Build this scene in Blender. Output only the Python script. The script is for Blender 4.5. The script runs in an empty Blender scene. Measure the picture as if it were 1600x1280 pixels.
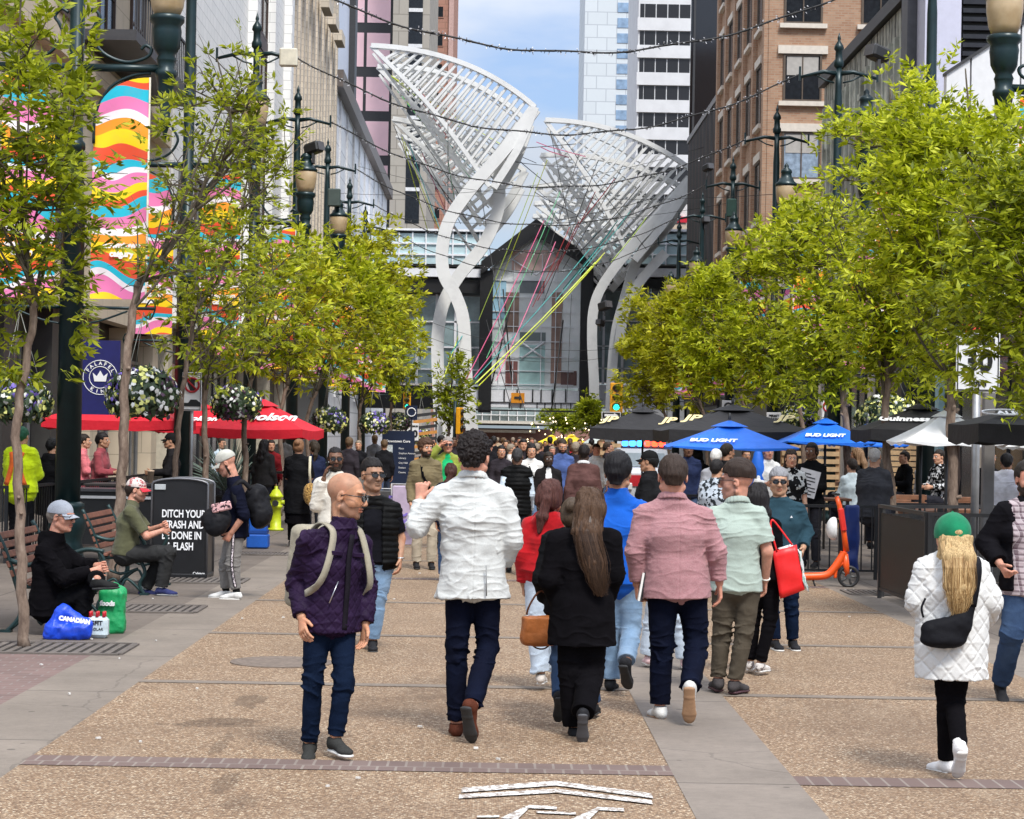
import bpy, math, random
import numpy as np
from mathutils import Vector, Matrix
R = math.radians
sc = bpy.context.scene
COL = sc.collection
# ------------------------------------------------------------------ camera
F_PX, HCAM, VPX, VPY, ROLL = 3300.0, 1.9, 775.0, 680.0, R(1.05)
cam_d = bpy.data.cameras.new('camera'); cam = bpy.data.objects.new('camera', cam_d); COL.objects.link(cam)
cam_d.sensor_width = 36; cam_d.lens = F_PX/1600*36; cam_d.clip_start = 0.5; cam_d.clip_end = 4000
# camera axes: forward such that +Y projects to (VPX, VPY), then roll
_cx, _cy = (VPX-800), -(VPY-640)
_v = Vector((_cx*math.cos(-ROLL)-_cy*math.sin(-ROLL), _cx*math.sin(-ROLL)+_cy*math.cos(-ROLL)))  # un-rolled offset of +Y
yaw = math.atan2(_v.x, F_PX); pit = -math.atan2(_v.y, F_PX)
_rot = Matrix.Rotation(yaw, 4, 'Z') @ Matrix.Rotation(R(90)+pit, 4, 'X') @ Matrix.Rotation(ROLL, 4, 'Z')
cam.matrix_world = Matrix.Translation((0, 0, HCAM)) @ _rot
sc.camera = cam
_ROT3 = _rot.to_3x3()
def ray(px, py):
    return _ROT3 @ Vector(((px-800)/F_PX, -(py-640)/F_PX, -1.0))
def at(px, py, d):
    "the world point at depth d (metres along the street) seen at that pixel of the photograph"
    r = ray(px, py); return Vector((r.x/r.y*d, d, HCAM + r.z/r.y*d))
def gnd(px, py, z=0.0):
    r = ray(px, py); t = (z-HCAM)/r.z; return Vector((r.x*t, r.y*t, z))
def gx(px, d, py=700):
    return at(px, py, d).x
# ------------------------------------------------------------------ light
sc.view_settings.view_transform = 'Standard'; sc.view_settings.look = 'None'
sc.view_settings.exposure = 0.58; sc.view_settings.gamma = 1.0
SUN_EL, SUN_AZ = R(55), R(160)
world = bpy.data.worlds.new('World'); sc.world = world; world.use_nodes = True
def build_world():
    nt = world.node_tree; nt.nodes.clear(); N = nt.nodes.new; L = nt.links.new
    out = N('ShaderNodeOutputWorld'); bg = N('ShaderNodeBackground'); bg.inputs[1].default_value = 0.12
    sky = N('ShaderNodeTexSky'); sky.sky_type = 'NISHITA'; sky.sun_disc = False
    sky.sun_elevation = SUN_EL; sky.sun_rotation = SUN_AZ; sky.air_density = 1.0; sky.dust_density = 1.5
    tc = N('ShaderNodeTexCoord'); mp = N('ShaderNodeMapping'); mp.inputs['Scale'].default_value = (1.6, 1.6, 5.0)
    mp.inputs['Location'].default_value = (3.1, 0.4, 0.2)
    L(tc.outputs['Generated'], mp.inputs[0])
    nz = N('ShaderNodeTexNoise'); nz.inputs['Scale'].default_value = 2.2; nz.inputs['Detail'].default_value = 7; nz.inputs['Roughness'].default_value = .52
    L(mp.outputs[0], nz.inputs[0])
    rp = N('ShaderNodeValToRGB'); rp.color_ramp.elements[0].position = .44; rp.color_ramp.elements[1].position = .64
    rp.color_ramp.elements[0].color = (0.26,0.26,0.26,1); rp.color_ramp.elements[1].color = (1,1,1,1)
    L(nz.outputs[0], rp.inputs[0])
    # clouds brighten towards the zenith, as an overcast sky does
    sx = N('ShaderNodeSeparateXYZ'); L(tc.outputs['Generated'], sx.inputs[0]); zr = N('ShaderNodeMapRange'); zr.inputs[1].default_value = .12; zr.inputs[2].default_value = .85; zr.inputs[3].default_value = .74; zr.inputs[4].default_value = 3.4; L(sx.outputs[2], zr.inputs[0])
    mx = N('ShaderNodeMixRGB'); cm = N('ShaderNodeMixRGB'); cm.blend_type = 'MULTIPLY'; cm.inputs[0].default_value = 1; cm.inputs[1].default_value = (5.2, 5.4, 5.75, 1); L(zr.outputs[0], cm.inputs[2]); L(cm.outputs[0], mx.inputs[2])
    sg = N('ShaderNodeMixRGB'); sg.blend_type = 'MULTIPLY'; sg.inputs[0].default_value = 1; sg.inputs[2].default_value = (.55, .72, .96, 1); L(sky.outputs[0], sg.inputs[1])
    L(rp.outputs[0], mx.inputs[0]); L(sg.outputs[0], mx.inputs[1]); L(mx.outputs[0], bg.inputs[0]); L(bg.outputs[0], out.inputs[0])
build_world()
sun_d = bpy.data.lights.new('sun', 'SUN'); sun = bpy.data.objects.new('sun', sun_d); COL.objects.link(sun)
sun_d.energy = 2.5; sun_d.angle = R(13); sun_d.color = (1.0, .96, .9)
sun.rotation_euler = (R(90)-SUN_EL, 0, R(180)-SUN_AZ)
sc.cycles.max_bounces = 6; sc.cycles.transparent_max_bounces = 12
sc.cycles.use_denoising = True
# ------------------------------------------------------------------ materials
MATS = {}
def _b(name):
    m = bpy.data.materials.new(name); m.use_nodes = True; nt = m.node_tree
    return m, nt, nt.nodes['Principled BSDF']
def setp(b, rough=.6, metal=0., spec=.5, **k):
    b.inputs['Roughness'].default_value = rough; b.inputs['Metallic'].default_value = metal
    b.inputs['Specular IOR Level'].default_value = spec
    for q, v in k.items(): b.inputs[q].default_value = v
def mix(nt, fac, a, b, typ='MIX'):
    n = nt.nodes.new('ShaderNodeMixRGB'); n.blend_type = typ
    for i, v in enumerate((fac, a, b)):
        if isinstance(v, bpy.types.NodeSocket): nt.links.new(v, n.inputs[i])
        elif i == 0: n.inputs[0].default_value = v
        else: n.inputs[i].default_value = (*v[:3], 1)
    return n.outputs[0]
def mth(nt, op, a, b=None, c=None):
    n = nt.nodes.new('ShaderNodeMath'); n.operation = op
    for i, v in enumerate((a, b, c)):
        if v is None: continue
        if isinstance(v, bpy.types.NodeSocket): nt.links.new(v, n.inputs[i])
        else: n.inputs[i].default_value = v
    return n.outputs[0]
def tco(nt, which='Object', scale=(1,1,1), rot=(0,0,0), loc=(0,0,0)):
    t = nt.nodes.new('ShaderNodeTexCoord'); m = nt.nodes.new('ShaderNodeMapping')
    m.inputs['Scale'].default_value = scale; m.inputs['Rotation'].default_value = rot; m.inputs['Location'].default_value = loc
    nt.links.new(t.outputs[which], m.inputs[0]); return m.outputs[0]
def noise(nt, vec, scale, detail=4, rough=.55, out=0):
    n = nt.nodes.new('ShaderNodeTexNoise'); n.inputs['Scale'].default_value = scale
    n.inputs['Detail'].default_value = detail; n.inputs['Roughness'].default_value = rough
    nt.links.new(vec, n.inputs[0]); return n.outputs[out]
def ramp(nt, fac, stops, const=False):
    n = nt.nodes.new('ShaderNodeValToRGB'); cr = n.color_ramp
    if const: cr.interpolation = 'CONSTANT'
    while len(cr.elements) < len(stops): cr.elements.new(.5)
    for e, (p, c) in zip(cr.elements, stops):
        e.position = p; e.color = (*c[:3], 1) if isinstance(c, (tuple, list)) else (c, c, c, 1)
    nt.links.new(fac, n.inputs[0]); return n.outputs[0]
def bump(nt, b, h, strength=.3, dist=.01):
    n = nt.nodes.new('ShaderNodeBump'); n.inputs['Strength'].default_value = strength; n.inputs['Distance'].default_value = dist
    nt.links.new(h, n.inputs['Height']); nt.links.new(n.outputs[0], b.inputs['Normal'])
def sep(nt, vec):
    n = nt.nodes.new('ShaderNodeSeparateXYZ'); nt.links.new(vec, n.inputs[0]); return n.outputs
def comb(nt, x, y, z):
    n = nt.nodes.new('ShaderNodeCombineXYZ')
    for i, v in enumerate((x, y, z)):
        if isinstance(v, bpy.types.NodeSocket): nt.links.new(v, n.inputs[i])
        else: n.inputs[i].default_value = v
    return n.outputs[0]
def M(name, col=(.5,.5,.5), rough=.6, metal=0., var=.15, vs=6., bs=0., bd=.004, bsc=60., spec=.5, dirt=0., **k):
    "painted / plain surface with slight colour variation"
    if name in MATS: return MATS[name]
    m, nt, b = _b(name); setp(b, rough, metal, spec, **k)
    v = tco(nt)
    n = noise(nt, v, vs, 5)
    lo = tuple(max(0, c*(1-var)) for c in col); hi = tuple(min(1, c*(1+var)) for c in col)
    c = ramp(nt, n, [(.3, lo), (.7, hi)])
    if dirt:
        n2 = noise(nt, v, vs*3.1, 6, .7)
        c = mix(nt, ramp(nt, n2, [(.5, 0), (.75, dirt)]), c, tuple(x*.35 for x in col))
    nt.links.new(c, b.inputs['Base Color'])
    if bs: bump(nt, b, noise(nt, v, bsc, 4), bs, bd)
    MATS[name] = m; return m
def emis(name, col, s):
    if name in MATS: return MATS[name]
    m, nt, b = _b(name); setp(b, .3); b.inputs['Base Color'].default_value = (*col, 1)
    b.inputs['Emission Color'].default_value = (*col, 1); b.inputs['Emission Strength'].default_value = s
    MATS[name] = m; return m
def cloth(name, col, kind='plain', col2=None, rough=.85, var=.2, wv=900., sc_=1.):
    if name in MATS: return MATS[name]
    m, nt, b = _b(name); setp(b, rough, 0, .05 if sum(col) < .2 else .2, **{'Sheen Weight': 0. if sum(col) < .2 else .1, 'Sheen Roughness': .5})
    v = tco(nt)
    n = noise(nt, v, 9, 4)
    lo = tuple(c*(1-var) for c in col); hi = tuple(min(1, c*(1+var)) for c in col)
    c = ramp(nt, n, [(.3, lo), (.7, hi)])
    h = noise(nt, v, 260, 2)
    if kind == 'linen':      # slubby cross weave
        s = sep(nt, v)
        a = noise(nt, comb(nt, mth(nt,'MULTIPLY',s[0],60), mth(nt,'MULTIPLY',s[1],60), mth(nt,'MULTIPLY',s[2],500)), 1, 3)
        a2 = noise(nt, comb(nt, mth(nt,'MULTIPLY',s[0],500), mth(nt,'MULTIPLY',s[1],500), mth(nt,'MULTIPLY',s[2],60)), 1, 3)
        w = mth(nt, 'ADD', a, a2)
        f = ramp(nt, mth(nt,'MULTIPLY',w,.5), [(.4, 0), (.6, 1)])
        c = mix(nt, mth(nt,'MULTIPLY',f,.55), c, col2 or tuple(x*.6 for x in col)); h = w
    elif kind == 'plaid':
        s = sep(nt, v); q = mth(nt,'ADD',mth(nt,'ADD',s[0],mth(nt,'MULTIPLY',s[1],.7)), mth(nt,'MULTIPLY',noise(nt,v,5,1),.03))
        def band(x, p, w): return mth(nt,'LESS_THAN', mth(nt,'FRACT', mth(nt,'MULTIPLY', mth(nt,'ADD',x,10.), 1/p)), w)
        p = .055*sc_
        a1 = band(q, p, .4); b1 = band(s[2], p, .4)
        c = mix(nt, mth(nt,'MULTIPLY',a1,.6), c, col2); c = mix(nt, mth(nt,'MULTIPLY',b1,.6), c, col2)
        c = mix(nt, mth(nt,'MULTIPLY',band(q,p,.06),.7), c, (.6,.55,.55)); c = mix(nt, mth(nt,'MULTIPLY',band(s[2],p,.06),.7), c, (.6,.55,.55))
    elif kind == 'denim':
        c = mix(nt, ramp(nt, noise(nt, v, 5, 3), [(.45, 0), (.7, .55)]), c, col2 or tuple(min(1, x*1.9+.03) for x in col))
        c = mix(nt, ramp(nt, noise(nt, v, 420, 2), [(.4, 0), (.7, .5)]), c, tuple(min(1, x*2.2+.004) for x in col))
    elif kind == 'pattern':
        c = mix(nt, ramp(nt, noise(nt, v, 26*sc_, 2), [(.5, 0), (.53, 1)], True), c, col2)
    elif kind == 'heather':
        c = mix(nt, ramp(nt, h, [(.4, 0), (.62, .6)]), c, col2 or tuple(min(1,x*1.6) for x in col))
    elif kind == 'leather':
        h = noise(nt, v, 150, 4); b.inputs['Sheen Weight'].default_value = 0
    nt.links.new(c, b.inputs['Base Color'])
    hh = mth(nt, 'ADD', mth(nt,'MULTIPLY',h,.25), noise(nt, v, 28, 4, .6)) if kind != 'leather' else h
    bump(nt, b, hh, .55 if kind != 'leather' else .3, .006)
    MATS[name] = m; return m
def skin(name, col):
    if name in MATS: return MATS[name]
    m, nt, b = _b(name); setp(b, .5, 0, .3, **{'Subsurface Weight': .1, 'Subsurface Scale': .01})
    b.inputs['Subsurface Radius'].default_value = (1, .35, .2)
    v = tco(nt); n = noise(nt, v, 22, 5)
    c = ramp(nt, n, [(.35, tuple(x*.82 for x in col)), (.65, tuple(min(1, x*1.12) for x in col))])
    c = mix(nt, ramp(nt, noise(nt, v, 9, 2), [(.5, 0), (.7, .35)]), c, (col[0]*1.05, col[1]*.72, col[2]*.66))
    nt.links.new(c, b.inputs['Base Color']); bump(nt, b, noise(nt, v, 300, 3), .25, .002)
    MATS[name] = m; return m
def hairm(name, col, col2=None, stretch=(90, 90, 5)):
    if name in MATS: return MATS[name]
    m, nt, b = _b(name); setp(b, .55, 0, .22)
    v = tco(nt, scale=stretch); n = noise(nt, v, 2.2, 4, .7)
    c = ramp(nt, n, [(.3, tuple(x*.55 for x in col)), (.7, col2 or tuple(min(1, x*1.5) for x in col))])
    nt.links.new(c, b.inputs['Base Color']); bump(nt, b, n, .8, .006)
    MATS[name] = m; return m
# ------------------------------------------------------------------ object helpers
def tag(o, label=None, cat=None, group=None, kind=None):
    if label: o['label'] = label
    if cat: o['category'] = cat
    if group: o['group'] = group
    if kind: o['kind'] = kind
    return o
def thing(name, label, cat, loc=(0,0,0), rz=0, group=None):
    o = bpy.data.objects.new(name, None); COL.objects.link(o); o.location = loc; o.rotation_euler = (0,0,rz)
    o.empty_display_size = .2
    return tag(o, label, cat, group)
def copy_tree(o, parent=None, loc=None, rz=None, label=None, group=None):
    c = o.copy(); COL.objects.link(c)
    if parent: c.parent = parent
    if loc is not None: c.location = loc
    if rz is not None: c.rotation_euler = (0,0,rz)
    if label: c['label'] = label
    if group: c['group'] = group
    for ch in list(o.children): copy_tree(ch, c)
    return c
def link(name, me, mats, parent=None, smooth=False):
    if not isinstance(mats, (list, tuple)): mats = [mats]
    for m in mats: me.materials.append(m)
    if smooth and len(me.polygons): me.polygons.foreach_set('use_smooth', np.ones(len(me.polygons), bool))
    o = bpy.data.objects.new(name, me); COL.objects.link(o)
    if parent: o.parent = parent
    return o
def np_mesh(name, V, Q, mi=None, T=None):
    "V (n,3); Q (m,4) quads; T (k,3) tris"
    me = bpy.data.meshes.new(name); V = np.asarray(V, np.float32)
    nq = len(Q) if Q is not None else 0; nt_ = len(T) if T is not None else 0
    me.vertices.add(len(V)); me.vertices.foreach_set('co', V.ravel())
    idx = np.concatenate([np.asarray(Q, np.int32).ravel() if nq else np.zeros(0, np.int32), np.asarray(T, np.int32).ravel() if nt_ else np.zeros(0, np.int32)])
    me.loops.add(len(idx)); me.loops.foreach_set('vertex_index', idx)
    st = np.concatenate([np.arange(nq)*4, nq*4 + np.arange(nt_)*3]).astype(np.int32)
    me.polygons.add(nq+nt_); me.polygons.foreach_set('loop_start', st)
    if mi is not None: me.polygons.foreach_set('material_index', np.asarray(mi, np.int32))
    me.update(calc_edges=True); return me
class MB:
    "collects boxes, tubes, lathes, prisms; build() links ONE mesh"
    def __init__(s): s.v = []; s.f = []; s.m = []; s.cur = 0; s.sm = []
    def mat(s, i): s.cur = i; return s
    def add(s, vs, fs, smooth=False):
        o = len(s.v); s.v += [tuple(v) for v in vs]
        for f in fs: s.f.append(tuple(i+o for i in f)); s.m.append(s.cur); s.sm.append(smooth)
        return s
    def box(s, c, sz, rz=0, rot=None, bev=0):
        hx, hy, hz = sz[0]/2, sz[1]/2, sz[2]/2
        Mx = rot if rot is not None else Matrix.Rotation(rz, 3, 'Z')
        c = Vector(c)
        if bev:
            b = min(bev, hx*.9, hy*.9, hz*.9); P = []
            for (a, bb, cc) in ((hx-b, hy-b, hz), (hx-b, hy, hz-b), (hx, hy-b, hz-b)):
                P.append((a, bb, cc))
            vs = []; 
            for sx in (-1,1):
                for sy in (-1,1):
                    for sz_ in (-1,1):
                        for p in P: vs.append(c + Mx @ Vector((p[0]*sx, p[1]*sy, p[2]*sz_)))
            def k(sx, sy, sz_, t): return (((sx>0)*2+(sy>0))*2+(sz_>0))*3+t
            fs = []
            for q in (-1,1):
                fs.append([k(-1,-1,q,0),k(1,-1,q,0),k(1,1,q,0),k(-1,1,q,0)][::q])
                fs.append([k(-1,q,-1,1),k(-1,q,1,1),k(1,q,1,1),k(1,q,-1,1)][::q])
                fs.append([k(q,-1,-1,2),k(q,1,-1,2),k(q,1,1,2),k(q,-1,1,2)][::q])
            for a in (-1,1):
                for e in (-1,1):
                    fs.append([k(-1,a,e,0),k(1,a,e,0),k(1,a,e,1),k(-1,a,e,1)])
                    fs.append([k(a,-1,e,0),k(a,1,e,0),k(a,1,e,2),k(a,-1,e,2)])
                    fs.append([k(a,e,-1,1),k(a,e,1,1),k(a,e,1,2),k(a,e,-1,2)])
                    for g in (-1,1): fs.append([k(a,e,g,0),k(a,e,g,1),k(a,e,g,2)])
            return s.add(vs, fs)
        vs = [c + Mx @ Vector((x, y, z)) for x in (-hx,hx) for y in (-hy,hy) for z in (-hz,hz)]
        return s.add(vs, [(0,1,3,2),(4,6,7,5),(0,4,5,1),(2,3,7,6),(0,2,6,4),(1,5,7,3)])
    def b2(s, lo, hi): return s.box([(a+b)/2 for a, b in zip(lo, hi)], [abs(b-a) for a, b in zip(lo, hi)])
    def tube(s, pts, r, n=8, caps=True, smooth=True):
        pts = [Vector(p) for p in pts]; k = len(pts)
        rs = r if isinstance(r, (list, tuple)) else [r]*k
        vs = []; up = None
        for i, p in enumerate(pts):
            t = (pts[min(i+1,k-1)]-pts[max(i-1,0)])
            t = t.normalized() if t.length > 1e-9 else Vector((0,0,1))
            if up is None:
                up = t.orthogonal().normalized()
            else:
                up = (up - t*up.dot(t)); up = up.normalized() if up.length > 1e-6 else t.orthogonal().normalized()
            w = t.cross(up)
            for j in range(n):
                a = 2*math.pi*j/n; vs.append(p + (up*math.cos(a)+w*math.sin(a))*rs[i])
        fs = [(i*n+j, i*n+(j+1)%n, (i+1)*n+(j+1)%n, (i+1)*n+j) for i in range(k-1) for j in range(n)]
        s.add(vs, fs, smooth)
        if caps:
            o = len(s.v)-len(vs)
            s.f += [tuple(range(o+n-1, o-1, -1)), tuple(range(o+(k-1)*n, o+k*n))]; s.m += [s.cur]*2; s.sm += [False]*2
        return s
    def lathe(s, prof, c=(0,0,0), n=16, smooth=True, sx=1, sy=1, flute=0, fr=(0,0)):
        vs = []
        for r, z in prof:
            for j in range(n):
                a = 2*math.pi*j/n; rr = r
                if flute and fr[0] <= z <= fr[1]: rr = r*(1 - (.08 if j % 2 else 0))
                vs.append((c[0]+rr*math.cos(a)*sx, c[1]+rr*math.sin(a)*sy, c[2]+z))
        k = len(prof)
        fs = [(i*n+j, i*n+(j+1)%n, (i+1)*n+(j+1)%n, (i+1)*n+j) for i in range(k-1) for j in range(n)]
        fs += [tuple(range(n-1,-1,-1)), tuple(range((k-1)*n, k*n))]
        return s.add(vs, fs, smooth)
    def prism(s, poly, t, plane='xz', off=(0,0,0)):
        "poly 2-D outline, thickness t along the third axis, centred"
        def P(a, b, c):
            v = {'xz': (a, c, b), 'xy': (a, b, c), 'yz': (c, a, b)}[plane]
            return (v[0]+off[0], v[1]+off[1], v[2]+off[2])
        n = len(poly); vs = [P(a, b, -t/2) for a, b in poly] + [P(a, b, t/2) for a, b in poly]
        fs = [tuple(range(n)), tuple(range(2*n-1, n-1, -1))] + [(i, (i+1)%n+0, (i+1)%n+n, i+n) for i in range(n)]
        return s.add(vs, fs)
    def quad(s, a, b, c, d): return s.add([a,b,c,d], [(0,1,2,3)])
    def build(s, name, mats, parent=None, fix=True):
        me = bpy.data.meshes.new(name); me.from_pydata(s.v, [], s.f); 
        me.polygons.foreach_set('material_index', s.m); me.polygons.foreach_set('use_smooth', s.sm)
        me.update()
        if fix:
            import bmesh
            bm = bmesh.new(); bm.from_mesh(me); bmesh.ops.recalc_face_normals(bm, faces=bm.faces); bm.to_mesh(me); bm.free()
        if not isinstance(mats, (list, tuple)): mats = [mats]
        for m in mats: me.materials.append(m)
        o = bpy.data.objects.new(name, me); COL.objects.link(o)
        if parent: o.parent = parent
        return o
def text(name, body, size, m, loc, rot=(R(90),0,0), parent=None, bold=.0, sx=1., align='CENTER', shear=0., ext=.002, kern=1.):
    cu = bpy.data.curves.new(name, 'FONT'); cu.body = body; cu.size = size; cu.align_x = align; cu.align_y = 'CENTER'
    cu.extrude = ext; cu.offset = bold; cu.shear = shear; cu.space_character = kern; cu.resolution_u = 3
    o = bpy.data.objects.new(name, cu); me = bpy.data.meshes.new_from_object(o); bpy.data.objects.remove(o)
    me.materials.append(m); ob = bpy.data.objects.new(name, me); COL.objects.link(ob)
    ob.location = loc; ob.rotation_euler = rot; ob.scale = (sx, 1, 1)
    if parent: ob.parent = parent
    return ob
# ================================================================== signed-distance figures
def nrm(v):
    v = np.asarray(v, float); l = np.linalg.norm(v); return v/l if l > 1e-9 else v
class SDF:
    def __init__(s): s.p = []; s.cuts = []
    def rc(s, a, b, ra, rb, k=.02, f0=0, f1=0, sub=False):
        s.p.append(('rc', np.array(a, float), np.array(b, float), ra, rb, k, f0, f1, sub)); return s
    def ec(s, a, b, wa, da, wb, db, side, k=.02, f0=0, f1=0):
        "elliptic cone: half width w along side, half depth d"
        s.p.append(('ec', np.array(a, float), np.array(b, float), (wa, da), (wb, db), k, f0, f1, nrm(side))); return s
    def el(s, c, A, r, k=.02, sub=False):
        "ellipsoid, A rows = unit axes"
        s.p.append(('el', np.array(c, float), np.array(A, float), np.array(r, float), k, sub)); return s
    def bx(s, c, A, h, rd, k=.01, sub=False):
        s.p.append(('bx', np.array(c, float), np.array(A, float), np.array(h, float), rd, k, sub)); return s
    def mesh(s, vox):
        lo = np.full(3, 1e9); hi = -lo; bb = []
        for q in s.p:
            if q[0] == 'rc': r = max(q[3], q[4]); l = np.minimum(q[1], q[2])-r; h = np.maximum(q[1], q[2])+r; k = q[5]; sub = q[8]
            elif q[0] == 'ec': r = max(*q[3], *q[4]); l = np.minimum(q[1], q[2])-r; h = np.maximum(q[1], q[2])+r; k = q[5]; sub = False
            elif q[0] == 'el': e = np.sqrt(((q[2]*q[3][:, None])**2).sum(0)); l = q[1]-e; h = q[1]+e; k = q[4]; sub = q[5]
            else: e = (np.abs(q[2])*(q[3]+q[4])[:, None]).sum(0); l = q[1]-e; h = q[1]+e; k = q[5]; sub = q[6]
            bb.append((l, h, k))
            if not sub: lo = np.minimum(lo, l); hi = np.maximum(hi, h)
        lo -= 3*vox; hi += 3*vox
        n = np.ceil((hi-lo)/vox).astype(int)+1
        F = np.full(n, 1.0, np.float32)
        for q, (l, h, k) in zip(s.p, bb):
            m = k + 2.5*vox
            i0 = np.clip(np.floor((l-m-lo)/vox).astype(int), 0, n-1); i1 = np.clip(np.ceil((h+m-lo)/vox).astype(int)+1, 1, n)
            if np.any(i1 <= i0): continue
            X = [(lo[a]+vox*np.arange(i0[a], i1[a])).astype(np.float32) for a in range(3)]
            x, y, z = X[0][:, None, None], X[1][None, :, None], X[2][None, None, :]
            if q[0] in ('rc', 'ec'):
                a, b = q[1], q[2]; ab = b-a; L2 = float(ab@ab)+1e-12; L = math.sqrt(L2)
                t0 = ((x-a[0])*ab[0]+(y-a[1])*ab[1]+(z-a[2])*ab[2])/L2
                t = np.clip(t0, 0, 1)
                qx, qy, qz = x-a[0]-t*ab[0], y-a[1]-t*ab[1], z-a[2]-t*ab[2]
                if q[0] == 'rc':
                    d = np.sqrt(qx*qx+qy*qy+qz*qz)-(q[3]+(q[4]-q[3])*t)
                else:
                    sd = q[8]; u = ab/L; sd = nrm(sd-u*(sd@u)); fr = np.cross(u, sd)
                    W = q[3][0]+(q[4][0]-q[3][0])*t; D = q[3][1]+(q[4][1]-q[3][1])*t
                    cs = qx*sd[0]+qy*sd[1]+qz*sd[2]; cf = qx*fr[0]+qy*fr[1]+qz*fr[2]; cu = qx*u[0]+qy*u[1]+qz*u[2]
                    mn = np.minimum(W, D)
                    e = np.sqrt((cs/W)**2+(cf/D)**2+(cu/mn)**2)
                    g = np.sqrt((cs/W**2)**2+(cf/D**2)**2+(cu/mn**2)**2)+1e-6
                    d = e*(e-1)/g
                if q[6]: d = np.maximum(d, -t0*L)
                if q[7]: d = np.maximum(d, (t0-1)*L)
                sub = q[8] if q[0] == 'rc' else False
            else:
                c, A = q[1], q[2]
                px, py, pz = x-c[0], y-c[1], z-c[2]
                u = [px*A[i, 0]+py*A[i, 1]+pz*A[i, 2] for i in range(3)]
                if q[0] == 'el':
                    r = q[3]; e = np.sqrt((u[0]/r[0])**2+(u[1]/r[1])**2+(u[2]/r[2])**2)
                    g = np.sqrt((u[0]/r[0]**2)**2+(u[1]/r[1]**2)**2+(u[2]/r[2]**2)**2)+1e-6
                    d = e*(e-1)/g; sub = q[5]
                else:
                    hh = q[3]; w = [np.abs(u[i])-hh[i] for i in range(3)]
                    d = np.sqrt(sum(np.maximum(w[i], 0)**2 for i in range(3)))+np.minimum(np.maximum(np.maximum(w[0], w[1]), w[2]), 0)-q[4]; sub = q[6]
            S = tuple(slice(a, b) for a, b in zip(i0, i1)); G = F[S]
            if sub:
                hh = np.clip(.5-.5*(G+d)/k, 0, 1); F[S] = G*(1-hh)-d*hh+k*hh*(1-hh)
            else:
                hh = np.clip(.5+.5*(d-G)/k, 0, 1); F[S] = d*(1-hh)+G*hh-k*hh*(1-hh)
        for pnt, nn in s.cuts:
            X = [(lo[a]+vox*np.arange(n[a])).astype(np.float32) for a in range(3)]
            d = (X[0][:, None, None]-pnt[0])*nn[0]+(X[1][None, :, None]-pnt[1])*nn[1]+(X[2][None, None, :]-pnt[2])*nn[2]
            F = np.maximum(F, d)
        return surf(F, lo, vox)
def surf(F, lo, vox):
    "surface nets"
    I = F < 0
    c = [I[i:I.shape[0]-1+i, j:I.shape[1]-1+j, k:I.shape[2]-1+k] for i in (0,1) for j in (0,1) for k in (0,1)]
    al = c[0].copy(); an = c[0].copy()
    for q in c[1:]: al &= q; an |= q
    act = an & ~al; ids = np.full(act.shape, -1, np.int32); idx = np.argwhere(act); ids[act] = np.arange(len(idx))
    if not len(idx): return np.zeros((0,3), np.float32), np.zeros((0,4), np.int32)
    ix, iy, iz = idx.T; acc = np.zeros((len(idx), 3), np.float32); cnt = np.zeros(len(idx), np.float32)
    cr = [(0,0,0),(1,0,0),(0,1,0),(0,0,1),(1,1,0),(1,0,1),(0,1,1),(1,1,1)]
    E = [(a, b) for a in cr for b in cr if a < b and sum(abs(p-q) for p, q in zip(a, b)) == 1]
    for a, b in E:
        fa = F[ix+a[0], iy+a[1], iz+a[2]]; fb = F[ix+b[0], iy+b[1], iz+b[2]]
        m = (fa < 0) != (fb < 0); t = np.where(m, fa/np.where(m, fa-fb, 1), 0)
        for d in range(3): acc[:, d] += np.where(m, a[d]+(b[d]-a[d])*t, 0)
        cnt += m
    V = (idx+acc/cnt[:, None])*vox+lo
    Q = []
    for ax in range(3):
        sl0 = [slice(1, -1)]*3; sl0[ax] = slice(0, -1); sl1 = list(sl0); sl1[ax] = slice(1, None)
        A = I[tuple(sl0)]; B = I[tuple(sl1)]
        ch = np.argwhere(A != B)
        if not len(ch): continue
        off = np.ones(3, int); off[ax] = 0; p = ch+off; o1, o2 = [q for q in range(3) if q != ax]
        def g(d1, d2):
            r = p.copy(); r[:, o1] -= d1; r[:, o2] -= d2; return ids[r[:, 0], r[:, 1], r[:, 2]]
        q = np.stack([g(0,0), g(1,0), g(1,1), g(0,1)], 1); ins = A[tuple(ch.T)]
        flip = ins if ax != 1 else ~ins
        q[~flip] = q[~flip][:, ::-1]; Q.append(q)
    Q = np.concatenate(Q); Q = Q[(Q >= 0).all(1)]
    return V.astype(np.float32), Q
def vnorm(V, Q):
    n = np.cross(V[Q[:, 2]]-V[Q[:, 0]], V[Q[:, 3]]-V[Q[:, 1]]); N = np.zeros_like(V)
    for i in range(4): np.add.at(N, Q[:, i], n)
    return N/(np.linalg.norm(N, axis=1, keepdims=True)+1e-12)
_rng = np.random.default_rng(5); _LAT = _rng.random((32, 32, 32)).astype(np.float32)
def vn(P):
    "value noise, -1..1"
    P = np.asarray(P, np.float32); i = np.floor(P).astype(int); f = P-i; f = f*f*(3-2*f); i &= 31; j = (i+1) & 31; r = 0
    for a in (0,1):
        for b in (0,1):
            for c in (0,1):
                w = (f[:, 0] if a else 1-f[:, 0])*(f[:, 1] if b else 1-f[:, 1])*(f[:, 2] if c else 1-f[:, 2])
                r = r+w*_LAT[(j if a else i)[:, 0], (j if b else i)[:, 1], (j if c else i)[:, 2]]
    return r*2-1
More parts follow.
